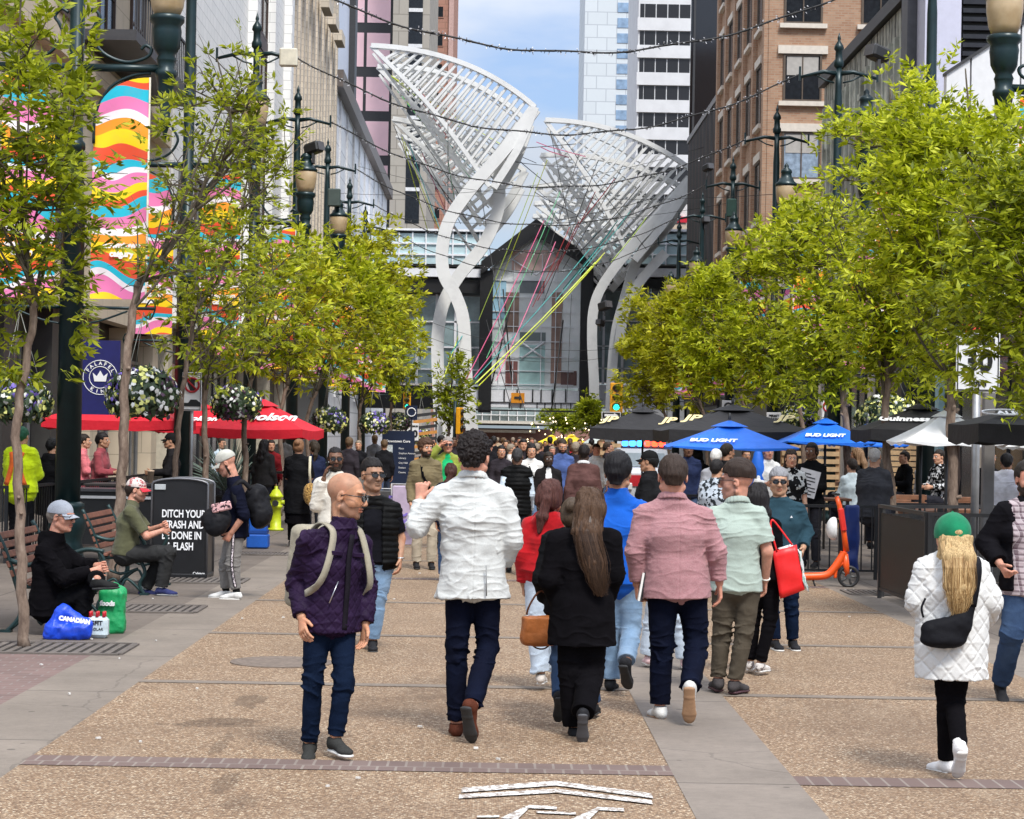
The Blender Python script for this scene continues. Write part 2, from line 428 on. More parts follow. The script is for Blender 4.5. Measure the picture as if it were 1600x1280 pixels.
def wrinkle(V, N, segs, amp, freq, base=.0025, win=None, seed=0., bunch_end=0.):
    "folds across limbs, strongest at the ends (joints) of each segment"
    D = base*(1.2*vn(V*9+seed)+.7*vn(V*22+seed*2))
    for si, (a, b, r) in enumerate(segs):
        a, b = np.asarray(a, float), np.asarray(b, float); ab = b-a; L = np.linalg.norm(ab)+1e-9; u = ab/L
        t = (V-a)@u; q = V-a-np.clip(t, 0, L)[:, None]*u; d = np.linalg.norm(q, axis=1)
        m = (d < r*2.2) & (t > -r) & (t < L+r)
        tt = np.clip(t/L, 0, 1); w = (.25+.6*np.abs(2*tt-1)**1.5)
        if bunch_end: w = w+bunch_end*np.clip((tt-.75)*4, 0, 1)
        Vz = V*np.array([1,1,2.2],np.float32); p = (t*freq + 1.5*vn(Vz*3.2+seed+si*3.3) + .55*vn(Vz*9+seed+si))*2*math.pi
        rid = 1-np.abs(np.sin(p*.5)); rid = rid**1.8-.35
        D += np.where(m, amp*w*rid*(.5+.9*np.clip(1.3*vn(V*6+seed+9+si)+.25, 0, 1)), 0)
    return V+N*np.maximum(D, -.0045)[:, None]
def rotm(yaw, pitch=0., roll=0.):
    "rows: right, forward, up; yaw 0 looks down the street (+Y), positive turns to the right (+X)"
    m = Matrix.Rotation(-yaw, 3, 'Z') @ Matrix.Rotation(pitch, 3, 'X') @ Matrix.Rotation(roll, 3, 'Y')
    return np.array(m).T
def fl(o): return np.array(o, float)
def foot_axes(dirv, pitch, roll=0.):
    f = nrm([dirv[0], dirv[1], 0]); up = np.array([0, 0, 1.]); r = np.cross(f, up)
    f2 = f*math.cos(pitch)+up*math.sin(pitch); u2 = np.cross(r, f2); return np.stack([r, f2, u2])
SK = {'warm': (.50,.25,.145), 'light': (.54,.29,.18), 'tan': (.40,.21,.125), 'brown': (.16,.08,.048), 'dark': (.06,.032,.022), 'pink': (.56,.27,.185), 'asian': (.44,.25,.155)}
def person(label, J, yaw, hyaw=None, hpitch=0., hroll=0., skn='light', sex='m', fat=1., vox=.008,
           top=None, bot=None, shoe=None, hair=None, cap=None, glasses=None, hands=(0.35, 0.35), handn=(None, None), foot=None,
           beard=None, belt=None, group=None, seat=False, parts=(), hs=1., seed=1., waist=1., hips=None):
    """J: joints in world coordinates (numpy). keys: head(centre), neck, shL, shR, elL, elR, wrL, wrR, hipL, hipR, knL, knR, anL, anR
    L/R are the figure's own left and right. top/bot/shoe/hair: dicts."""
    J = {k: fl(v) for k, v in J.items()}
    J['neck'] = J['neck']*.87+J['head']*.13; base = (J['anL']+J['anR'])/2; root_loc = np.array([(J['hipL'][0]+J['hipR'][0])/2, (J['hipL'][1]+J['hipR'][1])/2, J.get('z0', fl(0.)).item() if 'z0' in J else 0.])
    root = thing('person', label, 'person', tuple(root_loc), 0, group)
    S = J.get('S', fl(1.)).item() if 'S' in J else 1.
    B = rotm(yaw); side = nrm(J['shR']-J['shL']); fwd = nrm(np.cross([0, 0, 1.], side)) ; hipside = nrm(J['hipR']-J['hipL'])
    H = rotm(yaw if hyaw is None else hyaw, hpitch, hroll); hc = J['head']; hz = hs*S*.955
    hm = (J['hipL']+J['hipR'])/2; sm = (J['shL']+J['shR'])/2; nb = J['neck']
    fem = sex == 'f'
    hw = hips or (.165 if fem else .158); 
    shw = np.linalg.norm(J['shR']-J['shL'])/2
    chest = sm*.72+hm*.28; wst = sm*.38+hm*.62
    ud = nrm(sm-hm)
    wv = max(vox, .006); fine = min(vox, max(.0042, vox*.6))
    def put(name, V, Q, m, smooth=True, mi=None, par=root):
        o = link(name, np_mesh(name, V-root_loc, Q, mi), m, par, smooth); return o
    # ---------------- body
    def torso(s, o=0., k=.05, lowz=None, bulk=1., wk=1.):
        f2 = fat*bulk
        s.ec(hm-ud*.02*S, wst, (hw*S*f2+o)*.97, .112*S*f2+o, (.148 if not fem else .128)*S*f2*waist*wk+o, .1*S*f2*waist+o, side*.5+hipside*.5, k)
        s.ec(wst, chest, (.148 if not fem else .128)*S*f2*waist*wk+o, .1*S*f2*waist+o, (.168 if not fem else .145)*S*f2+o, .118*S*f2+o, side, k)
        s.ec(chest, sm-ud*.05*S, (.168 if not fem else .145)*S*f2+o, .118*S*f2+o, shw*.80+o*.5, .078*S*f2+o, side, k)
        s.rc(nb-ud*.03*S, J['shL']+[0,0,-.01], .058*S+o*.5, .045*S+o*.7, k); s.rc(nb-ud*.03*S, J['shR']+[0,0,-.01], .058*S+o*.5, .045*S+o*.7, k)
        if fem: 
            for sd in (-1, 1): s.el(chest+side*sd*.07*S+fwd*.085*S-ud*.0, np.eye(3), np.array([.055,.05,.055])*S+o*.5, k*.6)
    b = SDF(); torso(b, -.012)
    for s_ in 'LR':
        b.rc(J['sh'+s_], J['el'+s_], .052*S*fat, .041*S, .03); b.rc(J['el'+s_], J['wr'+s_], .041*S, .027*S, .015)
        b.rc(J['hip'+s_]+ud*.0, J['kn'+s_], .078*S*fat, .046*S, .04)
        c = J['kn'+s_]*.62+J['an'+s_]*.38; back = nrm(np.cross(hipside, nrm(J['an'+s_]-J['kn'+s_])))
        b.rc(J['kn'+s_], c, .044*S, .046*S, .02); b.rc(c, J['an'+s_], .046*S, .034*S, .02)
    b.rc(nb-ud*.04*S, hc-H[2]*.05*hz-H[1]*.015, .062*S*fat, .056*S, .03)
    Vb, Qb = b.mesh(wv if wv < .012 else wv)
    Vs = [Vb]; Qs = [Qb]; off = len(Vb)
    def addm(V, Q):
        nonlocal off
        Vs.append(V); Qs.append(Q+off); off += len(V)
    # ---------------- head
    h = SDF(); L = lambda r, f, u: hc+(H[0]*r+H[1]*f+H[2]*u)*hz
    h.el(L(0,-.014,.036), H, np.array([.077,.098,.086])*hz, .02)
    h.el(L(0,.028,-.026), H, np.array([.062,.068,.088])*hz, .03)
    h.el(L(0,.048,-.088), H, np.array([.040,.040,.028])*hz*(1 if not fem else .9), .03)
    for sd in (-1,1):
        h.el(L(sd*.043,.05,-.028), H, np.array([.022,.025,.022])*hz, .02)
        h.rc(L(sd*.055,.0,-.06), L(sd*.03,.045,-.09), .022*hz, .018*hz, .02)
    h.el(L(0,.083,.033), H, np.array([.055,.017,.011])*hz, .014)
    for sd in (-1,1): h.el(L(sd*.032,.106,.006), H, np.array([.021,.016,.013])*hz, .010, True)
    h.rc(L(0,.095,.016), L(0,.114,-.026), .009*hz, .013*hz, .010)
    for sd in (-1,1): h.el(L(sd*.0125,.107,-.031), H, np.array([.009,.011,.008])*hz, .006)
    h.el(L(0,.0935,-.056), H, np.array([.025,.013,.0065])*hz, .006); h.el(L(0,.0915,-.068), H, np.array([.021,.013,.0075])*hz, .006)
    h.el(L(0,.100,-.062), H, np.array([.024,.010,.0022])*hz, .003, True)
    h.el(L(0,.075,-.1), H, np.array([.022,.018,.016])*hz, .015)
    for sd in (-1,1):
        A = rotm(0); E_ = np.stack([H[0], nrm(H[1]*.95+H[2]*-.25), nrm(H[2]*.95+H[1]*.25)])
        h.el(L(sd*.079,-.008,-.004), E_, np.array([.009,.019,.031])*hz, .008)
        h.el(L(sd*.088,-.003,-.001), E_, np.array([.006,.010,.017])*hz, .004, True)
    h.rc(L(0,-.022,-.05), nb-ud*.02, .056*S*min(fat,1.08), .06*S*min(fat,1.1), .02)
    Vh, Qh = h.mesh(fine); addm(Vh, Qh); nh = len(Vh)
    if beard or (hair and hair.get('stub')): pass
    # ---------------- hands
    for i, s_ in enumerate('LR'):
        if hands[i] is None: continue
        w = J['wr'+s_]; e = J['el'+s_]; hd = nrm(w-e)
        if ('hd'+s_) in J: hd = nrm(J['hd'+s_])
        inward = side*(1 if s_ == 'L' else -1)                       # palm normal: towards the body
        pn = inward if handn[i] is None else fl(handn[i]); pn = nrm(pn-hd*(pn@hd)); sd_ = np.cross(hd, pn)
        thumb = sd_ if (sd_@fwd if handn[i] is None else (sd_@fl(J.get('th'+s_, fwd)))) > 0 else -sd_
        cu = hands[i]; q = SDF(); sh = S*(.93 if fem else 1.03)
        q.rc(e+(w-e)*.35, w, .036*S, .0265*S, .01); q.ec(w, w+hd*.09*sh, .026*sh, .017*sh, .040*sh, .014*sh, thumb, .012)
        for fi, (o_, ln) in enumerate(((.031,.074),(.0105,.083),(-.0105,.078),(-.031,.060))):
            p = w+hd*.088*sh+thumb*o_*sh; d = nrm(hd+thumb*o_*1.6); a = cu*(.8+.18*fi)
            for sg, fr_ in enumerate((.44,.31,.25)):
                d = nrm(d*math.cos(a)+np.cross(np.cross(d, pn)/max(1e-6, np.linalg.norm(np.cross(d, pn))), d)*-math.sin(a)) if False else nrm(d*math.cos(a)+nrm(pn-d*(pn@d)+1e-9)*math.sin(a))
                p2 = p+d*ln*fr_*sh; q.rc(p, p2, (.0092-.0008*sg)*sh, (.0084-.0008*sg)*sh, .003); p = p2; a = cu*(1.15-.2*sg)
        p = w+hd*.03*sh+thumb*.024*sh; d = nrm(hd*.75+thumb*.62+pn*.25)
        p2 = p+d*.042*sh; q.rc(p, p2, .0135*sh, .0105*sh, .008); d = nrm(d+hd*.6+pn*cu*.8); q.rc(p2, p2+d*.032*sh, .0105*sh, .0085*sh, .004)
        addm(*q.mesh(min(fine, .0045) if vox < .0085 else fine))
    V = np.concatenate(Vs); Q = np.concatenate(Qs)
    # colour regions of the head: 0 skin, 1 lips, 2 stubble / beard shade
    C = V[Q].mean(1)-hc; loc = np.stack([C@H[0], C@H[1], C@H[2]], 1)/hz
    mi = np.zeros(len(Q), int)
    lips = (np.abs(loc[:, 0]) < .024) & (loc[:, 1] > .088) & (np.abs(loc[:, 2]+.062) < .0125); mi[lips] = 1
    stub = None
    if beard:
        bz = (loc[:, 2] < -.042-.25*np.clip(np.abs(loc[:, 0])-.03, 0, 1)+ .9*np.clip(.045-loc[:, 1], 0, .05)) & (loc[:, 2] > -.13) & (loc[:, 1] > -.002) & ~lips & (np.linalg.norm(C, axis=1) < .16)
        mi[bz] = 2
    if hair and hair.get('stub') is not None:
        hl = loc[:, 2] > hair['stub'](loc) if callable(hair['stub']) else False
        mi[hl & (np.linalg.norm(C, axis=1) < .17)] = 3
    sm_ = skin('skin_'+skn, SK[skn]); scv = SK[skn]
    mats = [sm_, skin('lips_'+skn, (scv[0]*.85, scv[1]*.62, scv[2]*.62)), skin('stubble_%s_%s' % (skn, beard or 'x'), tuple(c*.45+.02 for c in scv) if beard != 'dark' else (.03,.02,.015)),
            skin('shaved_'+skn, tuple(c*.78+g for c, g in zip(scv, (.0,.01,.012))))]
    put('body', V, Q, mats, mi=mi)
    # ---------------- eyes and brows
    if vox <= .014 and not glasses:
        eo = MB()
        for sd in (-1,1):
            c = L(sd*.031,.0855,.007); 
            for ring, (rad, mt) in enumerate(((.0118,0),)):
                pass
            n = 10; vs = []; fs = []
            A = H
            for a_ in range(6):
                ph = a_/5*math.pi*.5
                for b_ in range(n):
                    th = b_/n*2*math.pi; v = c+(H[1]*math.cos(ph)+(H[0]*math.cos(th)+H[2]*math.sin(th))*math.sin(ph))*.0125*hz; vs.append(v-root_loc)
            for a_ in range(5):
                eo.cur = 1 if a_ < 2 else 0
                eo.add(vs if a_ == 0 else [], [])
                o_ = len(eo.v)-len(vs)
                for b_ in range(n): eo.f.append((o_+a_*n+b_, o_+a_*n+(b_+1)%n, o_+(a_+1)*n+(b_+1)%n, o_+(a_+1)*n+b_)); eo.m.append(eo.cur); eo.sm.append(True)
        eo.build('eyes', [M('eye_white', (.7,.68,.66), .2, var=.02), M('iris', (.03,.02,.015), .1, var=.02)], root, fix=False)
    if vox <= .011:
        q = SDF(); bc = hair['col'] if hair and 'col' in hair else (.05,.035,.025)
        for sd in (-1,1): q.rc(L(sd*.014,.1,.028), L(sd*.048,.086,.030), .0042*hz, .003*hz, .002)
        V, Q = q.mesh(.0032); 
        if len(V): put('eyebrows', V, Q, hairm('hair_%.3f_%.3f' % bc[:2], bc))
    # ---------------- glasses
    if glasses:
        g = MB(); gf = MB()
        for sd in (-1,1):
            c = L(sd*.033,.113,.006)
            for dz in (0, -.004):
                pass
            poly = [(.027*math.cos(a)*(1 if abs(math.cos(a)) < .9 else .97), .0195*math.sin(a)*(1 if math.sin(a) < 0 else .85)) for a in [i/12*2*math.pi for i in range(12)]]
            vs = []
            for dpt in (0, -.004):
                for (x, z) in poly: vs.append(c+(H[0]*x+H[2]*z+H[1]*(dpt-.22*abs(x*sd if x*sd > 0 else 0)))*hz-root_loc)
            g.add(vs, [tuple(range(12)), tuple(range(23, 11, -1))]+[(i, (i+1)%12, (i+1)%12+12, i+12) for i in range(12)])
            gf.tube([L(sd*.060,.104,.014)-root_loc, L(sd*.073,.094,.014)-root_loc, L(sd*.084,.02,.012)-root_loc, L(sd*.086,-.004,.004)-root_loc], .0028*hz, 6)
            ring = [c+(H[0]*x*1.04+H[2]*z*1.04+H[1]*(.001-.22*abs(x*sd if x*sd > 0 else 0)))*hz-root_loc for (x, z) in poly]
            gf.tube(ring+[ring[0]], .0022*hz, 5)
        gf.tube([L(-.008,.118,.012)-root_loc, L(.008,.118,.012)-root_loc], .003*hz, 6)
        gl = gf.build('sunglasses', M('glasses_frame', (.012,.011,.011), .2), root)
        g.build('lens', M('dark_lens', (.006,.006,.008), .06, spec=.8), gl)
    # ---------------- clothes
    def sleeves(s, o, to, k, flare=0., bulk=1.):
        for s_ in 'LR':
            a, e, w = J['sh'+s_], J['el'+s_], J['wr'+s_]
            ru = .047*S*fat*bulk+o; re = .043*S*bulk+o; rw = .030*S*bulk+o+flare
            if to <= 1: 
                p = a+(e-a)*to; s.rc(a, p, ru, ru+(re-ru)*to+flare, k, 0, 1)
            else:
                s.rc(a, e, ru, re, k); p = e+(w-e)*(to-1); s.rc(e, p, re, re+(rw-re)*(to-1), k*.8, 0, 1)
    tops = [top] if isinstance(top, dict) else (top or [])
    lastV = None
    for T in tops:
        s = SDF(); o = T.get('o', .014)*1.; k = T.get('k', .04); torso(s, o, .05, bulk=T.get('bulk', 1.), wk=T.get('wk', 1.))
        hem = T.get('hem', .04)      # metres below the hips centre
        fr = T.get('flare', .0)
        s.ec(hm+ud*.05*S, hm-np.array([0,0,1.])*hem+fwd*T.get('hx', 0.), hw*S*fat*1.03+o+.008, .118*S*fat+o+.006, hw*S*fat*1.03+o+.012+fr, .122*S*fat+o+.014+fr*.7, hipside, .04, 0, 1)
        if T.get('low'):
            for p_, w_, d_ in T['low']: pass
        sl = T.get('sleeve', 1.95)
        if sl: sleeves(s, T.get('so', o), sl, .03, T.get('cf', 0.), T.get('bulk', 1.))
        elif T.get('vest'): 
            for s_ in 'LR': s.rc(nb-ud*.04*S, J['sh'+s_]*.9+nb*.1, .07*S, .062*S+o*.6, .03)
        if T.get('collar', .0):
            cz = T['collar']; s.rc(nb-ud*.035*S, nb+nrm(hc-nb)*cz+0*ud, .072*S*fat**.5+o*.3, .064*S*fat**.5+o*.4, .015, 0, 1)
        if T.get('hood'):
            bk = -fwd; s.el(nb+bk*.075*S-ud*.055*S, np.stack([side, fwd, ud]), np.array([.12,.06,.085])*S, .03)
            s.rc(nb+side*.08*S-ud*.01, nb+bk*.09*S+side*.05*S, .032*S, .035*S, .02); s.rc(nb-side*.08*S-ud*.01, nb+bk*.09*S-side*.05*S, .032*S, .035*S, .02)
        # neck opening
        s.rc(nb+nrm(hc-nb)*.0+ud*.01, nb+nrm(hc-nb)*.14, (.057+T.get('neck', .0))*S*min(fat,1.1), (.075+T.get('neck', .0))*S*min(fat,1.1), .006, 0, 0, True)
        if T.get('vneck'):
            for dz_ in (0, .03): s.el(nb+fwd*(.075+dz_*.35)*S-ud*(.03+dz_)*S, np.stack([side, fwd, ud]), np.array([.03-dz_*.3,.05,.03])*S, .012, True)
        if T.get('open'):  # open front: a wedge taken away down the front
            s.bx(hm+fwd*.17*S+ud*.2*S, np.stack([side, fwd, ud]), np.array([T['open'],.085,.5]), .01, .02, True)
        V, Q = s.mesh(wv*.9); N = vnorm(V, Q)
        segs = [(hm-ud*T.get('hem', .04)*.8, chest+ud*.05, .17*S)]
        if sl: 
            for s_ in 'LR': segs += [(J['sh'+s_], J['el'+s_], .06*S), (J['el'+s_], J['wr'+s_], .05*S)]
        if T.get('quilt'):
            p = (V-root_loc); ax = (p@side); az = p[:, 2]; az = az+.0
            for s_ in 'LR': pass
            g = T['quilt']; u_, v_ = (ax*1.0+az*.8)/g, (ax*1.0-az*.8)/g
            w_ = np.minimum(np.abs(u_-np.round(u_)), np.abs(v_-np.round(v_)))
            V = V+N*(T.get('qd', .006)*(np.clip(w_*7., 0, 1)**.7-.7))[:, None]
        if T.get('crink'):
            rg_ = 1-np.abs(vn(V*np.array([5,5,24],np.float32)+3.1)); rg2 = 1-np.abs(vn(V*np.array([9,9,15],np.float32)+V[:, [2]]*6)); V = V+N*(T['crink']*(rg_**5+.5*rg2**6-.2)*np.clip(1.4*vn(V*3.7+5)+.55, .08, 1))[:, None]
        if T.get('seam'):
            p = V-root_loc; b_ = ((V-nb)@fwd) < 0; V = V-N*(.005*np.exp(-((p-(hm-root_loc))@side/.004)**2)*b_)[:, None]
        if T.get('puff'):
            g = T['puff']; az = V[:, 2]/g+.25*vn(V*3); w_ = np.abs(az-np.round(az)); V = V+N*(.012*(np.sqrt(np.clip(w_*2, 0, 1))-.6))[:, None]
        V = wrinkle(V, N, segs, T.get('fold', .008), T.get('freq', 9.), T.get('nz', .004), seed=seed+T.get('seed', 0))
        to_ = put(T.get('name', 'jacket'), V, Q, T['mat'])
        if T.get('label'): to_['label'] = T['label']
        T['obj'] = to_
        if T.get('lapel'):   # a folded collar round the neck
            q = SDF(); n_ = 16; pts = []
            for i in range(n_+1):
                a = -math.pi*.80+i/n_*math.pi*1.60; r_ = .080*S*fat**.5
                pts.append(nb-fwd*math.cos(a)*r_*.9-0*fwd+side*math.sin(a)*r_+ud*(.022*math.cos(a)-.004+(.0 if math.cos(a) > 0 else .05*math.cos(a)))*S)
            for a_, b_ in zip(pts, pts[1:]): q.ec(a_, b_, .022*S, .008*S, .022*S, .008*S, ud*.9+(a_-nb)*-4.5, .010)
            Vc, Qc = q.mesh(.005); cobj = put('collar', Vc, Qc, T.get('cmat', T['mat']), par=root)
    if bot:
        s = SDF(); o = bot.get('o', .012); wd = bot.get('w', (0., 0., 0.)); to = bot.get('to', .97)
        s.ec(hm+ud*.07*S, hm-ud*.03*S, hw*S*fat*.86+o, .092*S*fat+o, hw*S*fat*.97+o, .11*S*fat+o, hipside, .04, 1, 0)
        for s_ in 'LR':
            a, kn, an = hm+(J['hip'+s_]-hm)*.84, J['kn'+s_], J['an'+s_]
            s.rc(a-ud*.025, kn, .084*S*fat+o+wd[0], .053*S+o+wd[1], .03 if not seat else .04)
            p = kn+(an-kn)*to; s.rc(kn, p, .053*S+o+wd[1], .040*S+o+wd[2], .02, 0, 1)
        if bot.get('skirt'): s.ec(hm, (J['knL']+J['knR'])/2-np.array([0,0,bot['skirt']]), hw*S+o, .12*S+o, bot.get('sw', .24)*S, .2*S, hipside, .05, 0, 1)
        V, Q = s.mesh(wv*.9); N = vnorm(V, Q); segs = []
        for s_ in 'LR': segs += [(J['hip'+s_], J['kn'+s_], .085*S), (J['kn'+s_], J['an'+s_], .07*S)]
        V = wrinkle(V, N, segs, bot.get('fold', .010), bot.get('freq', 8.), bot.get('nz', .003), seed=seed+4, bunch_end=bot.get('bunch', .6))
        bo = put(bot.get('name', 'trousers'), V, Q, bot['mat'])
        if belt: pass
    # ---------------- shoes
    if shoe:
        for i, s_ in enumerate('LR'):
            fd, pt = foot[s_] if foot else (fwd, 0.)
            if isinstance(fd, (int, float)): fd = (math.sin(fd), math.cos(fd), 0)
            A = foot_axes(fd, pt); an = J['an'+s_]; fs = S*(.92 if fem else 1.); G = lambda r, f, u: an+(A[0]*r+A[1]*f+A[2]*u)*fs
            q = SDF(); hl = shoe.get('heel', 0.)
            q.el(G(0,-.03,-.045), A, np.array([.036,.042,.036])*fs, .02); q.rc(G(0,.0,-.03), G(0,.11,-.058), .041*fs, .028*fs, .02)
            q.el(G(.0,.125,-.062), A, np.array([.043,.062,.026])*fs, .02)
            if shoe.get('high'): q.rc(G(0,-.005,-.03), G(0,-.012,shoe['high']), .042*fs, .044*fs, .02, 0, 1)
            else: q.rc(G(0,-.012,-.03), G(0,-.015,.0), .040*fs, .040*fs, .015, 0, 1)
            V, Q = q.mesh(max(.005, vox*.8)); N = vnorm(V, Q); V = V+N*(.0015*vn(V*40))[:, None]
            so = put('shoe', V, Q, shoe['mat'] if not isinstance(shoe['mat'], tuple) else shoe['mat'][i])
            q = SDF(); 
            q.ec(G(0,-.035,-.081), G(0,.02,-.081), .036*fs, .013*fs, .034*fs, .013*fs, A[0], .01); q.ec(G(0,.02,-.081), G(0,.13,-.081), .034*fs, .013*fs, .044*fs, .013*fs, A[0], .01)
            q.el(G(0,.14,-.081), A, np.array([.042,.055,.013])*fs, .012)
            V, Q = q.mesh(max(.0045, vox*.7)); put('sole', V, Q, shoe['sole'], par=so)
            if shoe.get('lace') and vox < .01:
                lb = MB()
                for z in range(4): lb.tube([Vector(G(-.022,.045+z*.02,-.012-z*.009)-root_loc), Vector(G(0,.05+z*.02,-.005-z*.009)-root_loc), Vector(G(.022,.045+z*.02,-.012-z*.009)-root_loc)], .003, 5)
                lb.build('laces', M('lace_white', (.7,.7,.68)) if shoe['lace'] == 1 else M('lace_dark', (.03,.03,.03)), so)
            if shoe.get('sock'):
                q = SDF(); q.rc(G(0,-.01,-.02), J['an'+s_]+(J['kn'+s_]-J['an'+s_])*.22, .038*fs, .043*fs, .01, 0, 1); V, Q = q.mesh(max(.005, vox)); put('sock', V, Q, shoe['sock'])
    # ---------------- hair
    if hair and hair.get('kind'):
        kd = hair['kind']; q = SDF(); t = hair.get('t', .012); m = hairm(hair.get('name', 'hair_%.3f_%.3f' % hair['col'][:2]), hair['col'], hair.get('col2'))
        fh = hair.get('fh', .062)
        if kd in ('short', 'curly', 'pony', 'long', 'bun'):
            q.el(L(0,-.018,.040+hair.get('up', 0)), H, np.array([.077+t,.097+t,.087+t])*hz, .02)
            if kd in ('short', 'curly'): q.rc(L(0,-.07,.0), L(0,-.072,-.055), (.055+t*.5)*hz, (.035+t*.3)*hz, .03)
            else: q.el(L(0,-.05,-.01), H, np.array([.078+t,.07+t,.08])*hz, .03)
            if kd == 'curly': pass
        if kd == 'long':
            ln = hair['len']; p0 = L(0,-.085,.0); bo_ = hair.get('bk', .12); w_ = hair.get('w', .085); sw = hair.get('sway', 0.); z3 = np.array([0,0,1.])
            bk = -fwd; c1 = nb+bk*bo_*S+z3*.0; c2 = c1+bk*.025-z3*ln*.5+side*sw*.5; c3 = c1-z3*ln+side*sw+bk*.02
            q.ec(p0, c1, min(w_, .076), .06, w_, .045, side, .04); q.ec(c1, c2, w_+.005, .045, w_*.85, .035, side, .04); q.ec(c2, c3, w_*.85, .035, w_*.25, .014, side, .04)
            for sd in (-1,1): q.rc(L(sd*(.045 if cap else .06),-.03,-.03 if cap else .01), nb+side*sd*.07+bk*.04-z3*.02, .03, .035, .03)
            pts_long = (p0, c1, c2, c3, w_)
        if kd == 'pony':
            z3 = np.array([0,0,1.]); a = L(.0,-.125,.0); 
            q.rc(L(0,-.09,.01), a, .04, .022, .02); q.ec(a, a-z3*.13-fwd*.01+side*hair.get('sway', -.03), .03, .022, .045, .025, side, .02); q.ec(a-z3*.13-fwd*.01+side*hair.get('sway', -.03), a-z3*.25+side*hair.get('sway', -.03)*1.6, .045, .025, .015, .01, side, .02)
        if kd == 'bun': q.el(L(0,-.12,.07), H, np.array([.045,.045,.045])*hz, .01)
        if cap: q.cuts.append((L(0,0,cap.get('z', .028)+.012), H[2]))
        if kd in ('short', 'curly') and 'cutz' not in hair: q.cuts.append((L(0,0,-.062), -H[2]))
        # clear the face
        q.bx(L(0,.10,fh-.16), H, np.array([.062,.062,.15])*hz, .008, .012, True)
        q.bx(L(0,.12,.0), H, np.array([.3,.062,fh-.012])*hz, .003, .012, True)
        if kd in ('short', 'curly'):
            for sd in (-1,1): q.el(L(sd*.088,.012,-.022), H, np.array([.03,.05,.042])*hz, .008, True)
            q.bx(L(0,.02,-.14), H, np.array([.2,.06,.10])*hz, .01, .01, True)
            if hair.get('fade'): q.cuts.append((L(0,-.05,.028), -(H[2]*.96+H[1]*-.1)))
        if hair.get('cutz') is not None: q.cuts.append((L(0,0,hair['cutz']), -H[2]))
        V, Q = q.mesh(max(.0042, vox*.6))
        if len(V):
            N = vnorm(V, Q); lv = V-hc
            if kd == 'curly': V = V+N*(hair.get('amp', .016)*np.abs(vn(V*48))+.006*vn(V*110))[:, None]
            elif kd == 'long' or kd == 'pony':
                u_ = lv@side; st = vn(np.stack([u_*75+.8*vn(V*9), (lv@fwd)*60, V[:, 2]*3.5], 1)); V = V+N*(.010*st+.008*vn(V*np.array([16,16,5],np.float32)))[:, None]
            else:
                st = vn(np.stack([lv@H[0]*90, lv@H[1]*22, lv@H[2]*26], 1)); V = V+N*(.004*st+.004*vn(V*24))[:, None]
            ho = put('hair', V, Q, m)
            if kd == 'long' and vox < .0085:
                g = np.random.default_rng(int(seed)); mb = MB(); bk = -fwd
                for _ in range(560):
                    rx = g.uniform(-1, 1); dz = math.sqrt(max(0, 1-rx*rx)); ofs = .006*g.random(); e_ = g.uniform(.72, 1.06); j_ = lambda a: side*g.normal(0, a)
                    P_ = [L(rx*.03,-.03,.13+ofs), L(rx*(.070+t),-.04-.04*dz,.088+ofs), L(rx*(.074+t),-.03-(.075+t)*dz,.01 if not cap else .018), c1+side*rx*(w_+.004)+bk*(.050*dz+ofs)+j_(.004), c2+side*rx*(w_*.92)+bk*(.042*dz+ofs)+j_(.010), c2+(c3-c2)*e_*.6+side*rx*w_*.7+bk*(.036*dz+ofs)+j_(.012), c2+(c3-c2)*e_+side*rx*w_*.35+bk*(.02*dz)+j_(.012)]
                    if cap: P_ = P_[2:]
                    P_ = smoothpts([Vector(p-root_loc) for p in P_], 3); r_ = g.uniform(.0009,.0024); mb.tube(P_, [r_*(1-.8*i/len(P_)) for i in range(len(P_))], 4, smooth=False)
                nm_ = hair.get('name', 'h')+'_strands'
                if nm_ not in MATS:
                    mm, nt, b__ = _b(nm_); setp(b__, .45, 0, .3); ge = nt.nodes.new('ShaderNodeNewGeometry'); nt.links.new(ramp(nt, ge.outputs['Random Per Island'], [(0, tuple(c*.5 for c in hair['col'])), (.5, hair['col']), (1, hair.get('col2', hair['col']))]), b__.inputs['Base Color']); MATS[nm_] = mm
                mb.build('strands', MATS[nm_], ho, fix=False)
    if cap:
        q = SDF(); cz = .012
        q.el(*((L(0,-.014,.044), H, np.array([.088,.108,.094])*hz) if cap.get('z', 1) > .01 else (L(0,-.014,.028), H, np.array([.096,.118,.108])*hz)), .01); q.cuts.append((L(0,0,cap.get('z', .028)), -H[2]))
        V, Q = q.mesh(max(.0045, vox*.6)); N = vnorm(V, Q); V = V+N*(.003*vn(V*14))[:, None]
        co = put('cap', V, Q, cap['mat'])
        back = -1 if cap.get('back') else 1; bm_ = MB(); vs = []; n_ = 12
        for lay in (0, 1):
            for ir, rr in enumerate((0, .5, 1)):
                for i in range(n_+1):
                    a = -1.05+i/n_*2.1; x = math.sin(a)*(.080+.004*ir); f = math.cos(a)*.095+rr*.075*math.cos(a*.9)**1.0-.012; u = .036-.022*rr-.05*(x/.08)**2*rr*.5-lay*.004
                    vs.append(L(x, back*f, u)-root_loc)
        ro = n_+1; fs = []
        for lay in (0, 1):
            for ir in range(2):
                for i in range(n_): o_ = lay*3*ro+ir*ro+i; fs.append((o_, o_+1, o_+ro+1, o_+ro))
        for i in range(n_): fs.append((2*ro+i, 2*ro+i+1, 5*ro+i+1, 5*ro+i))
        bm_.add(vs, fs, True); bm_.build('brim', cap.get('brim', cap['mat']), co)
        bt = MB(); bt.lathe([(.001,.137),(.008,.1365),(.009,.1335)], (0,0,0), 8)
        if vox < .01: 
            c_ = L(0,-.014,.138)-root_loc; bt = MB(); bt.box(c_, (.014,.014,.008), bev=.003); bt.build('button', cap['mat'], co)
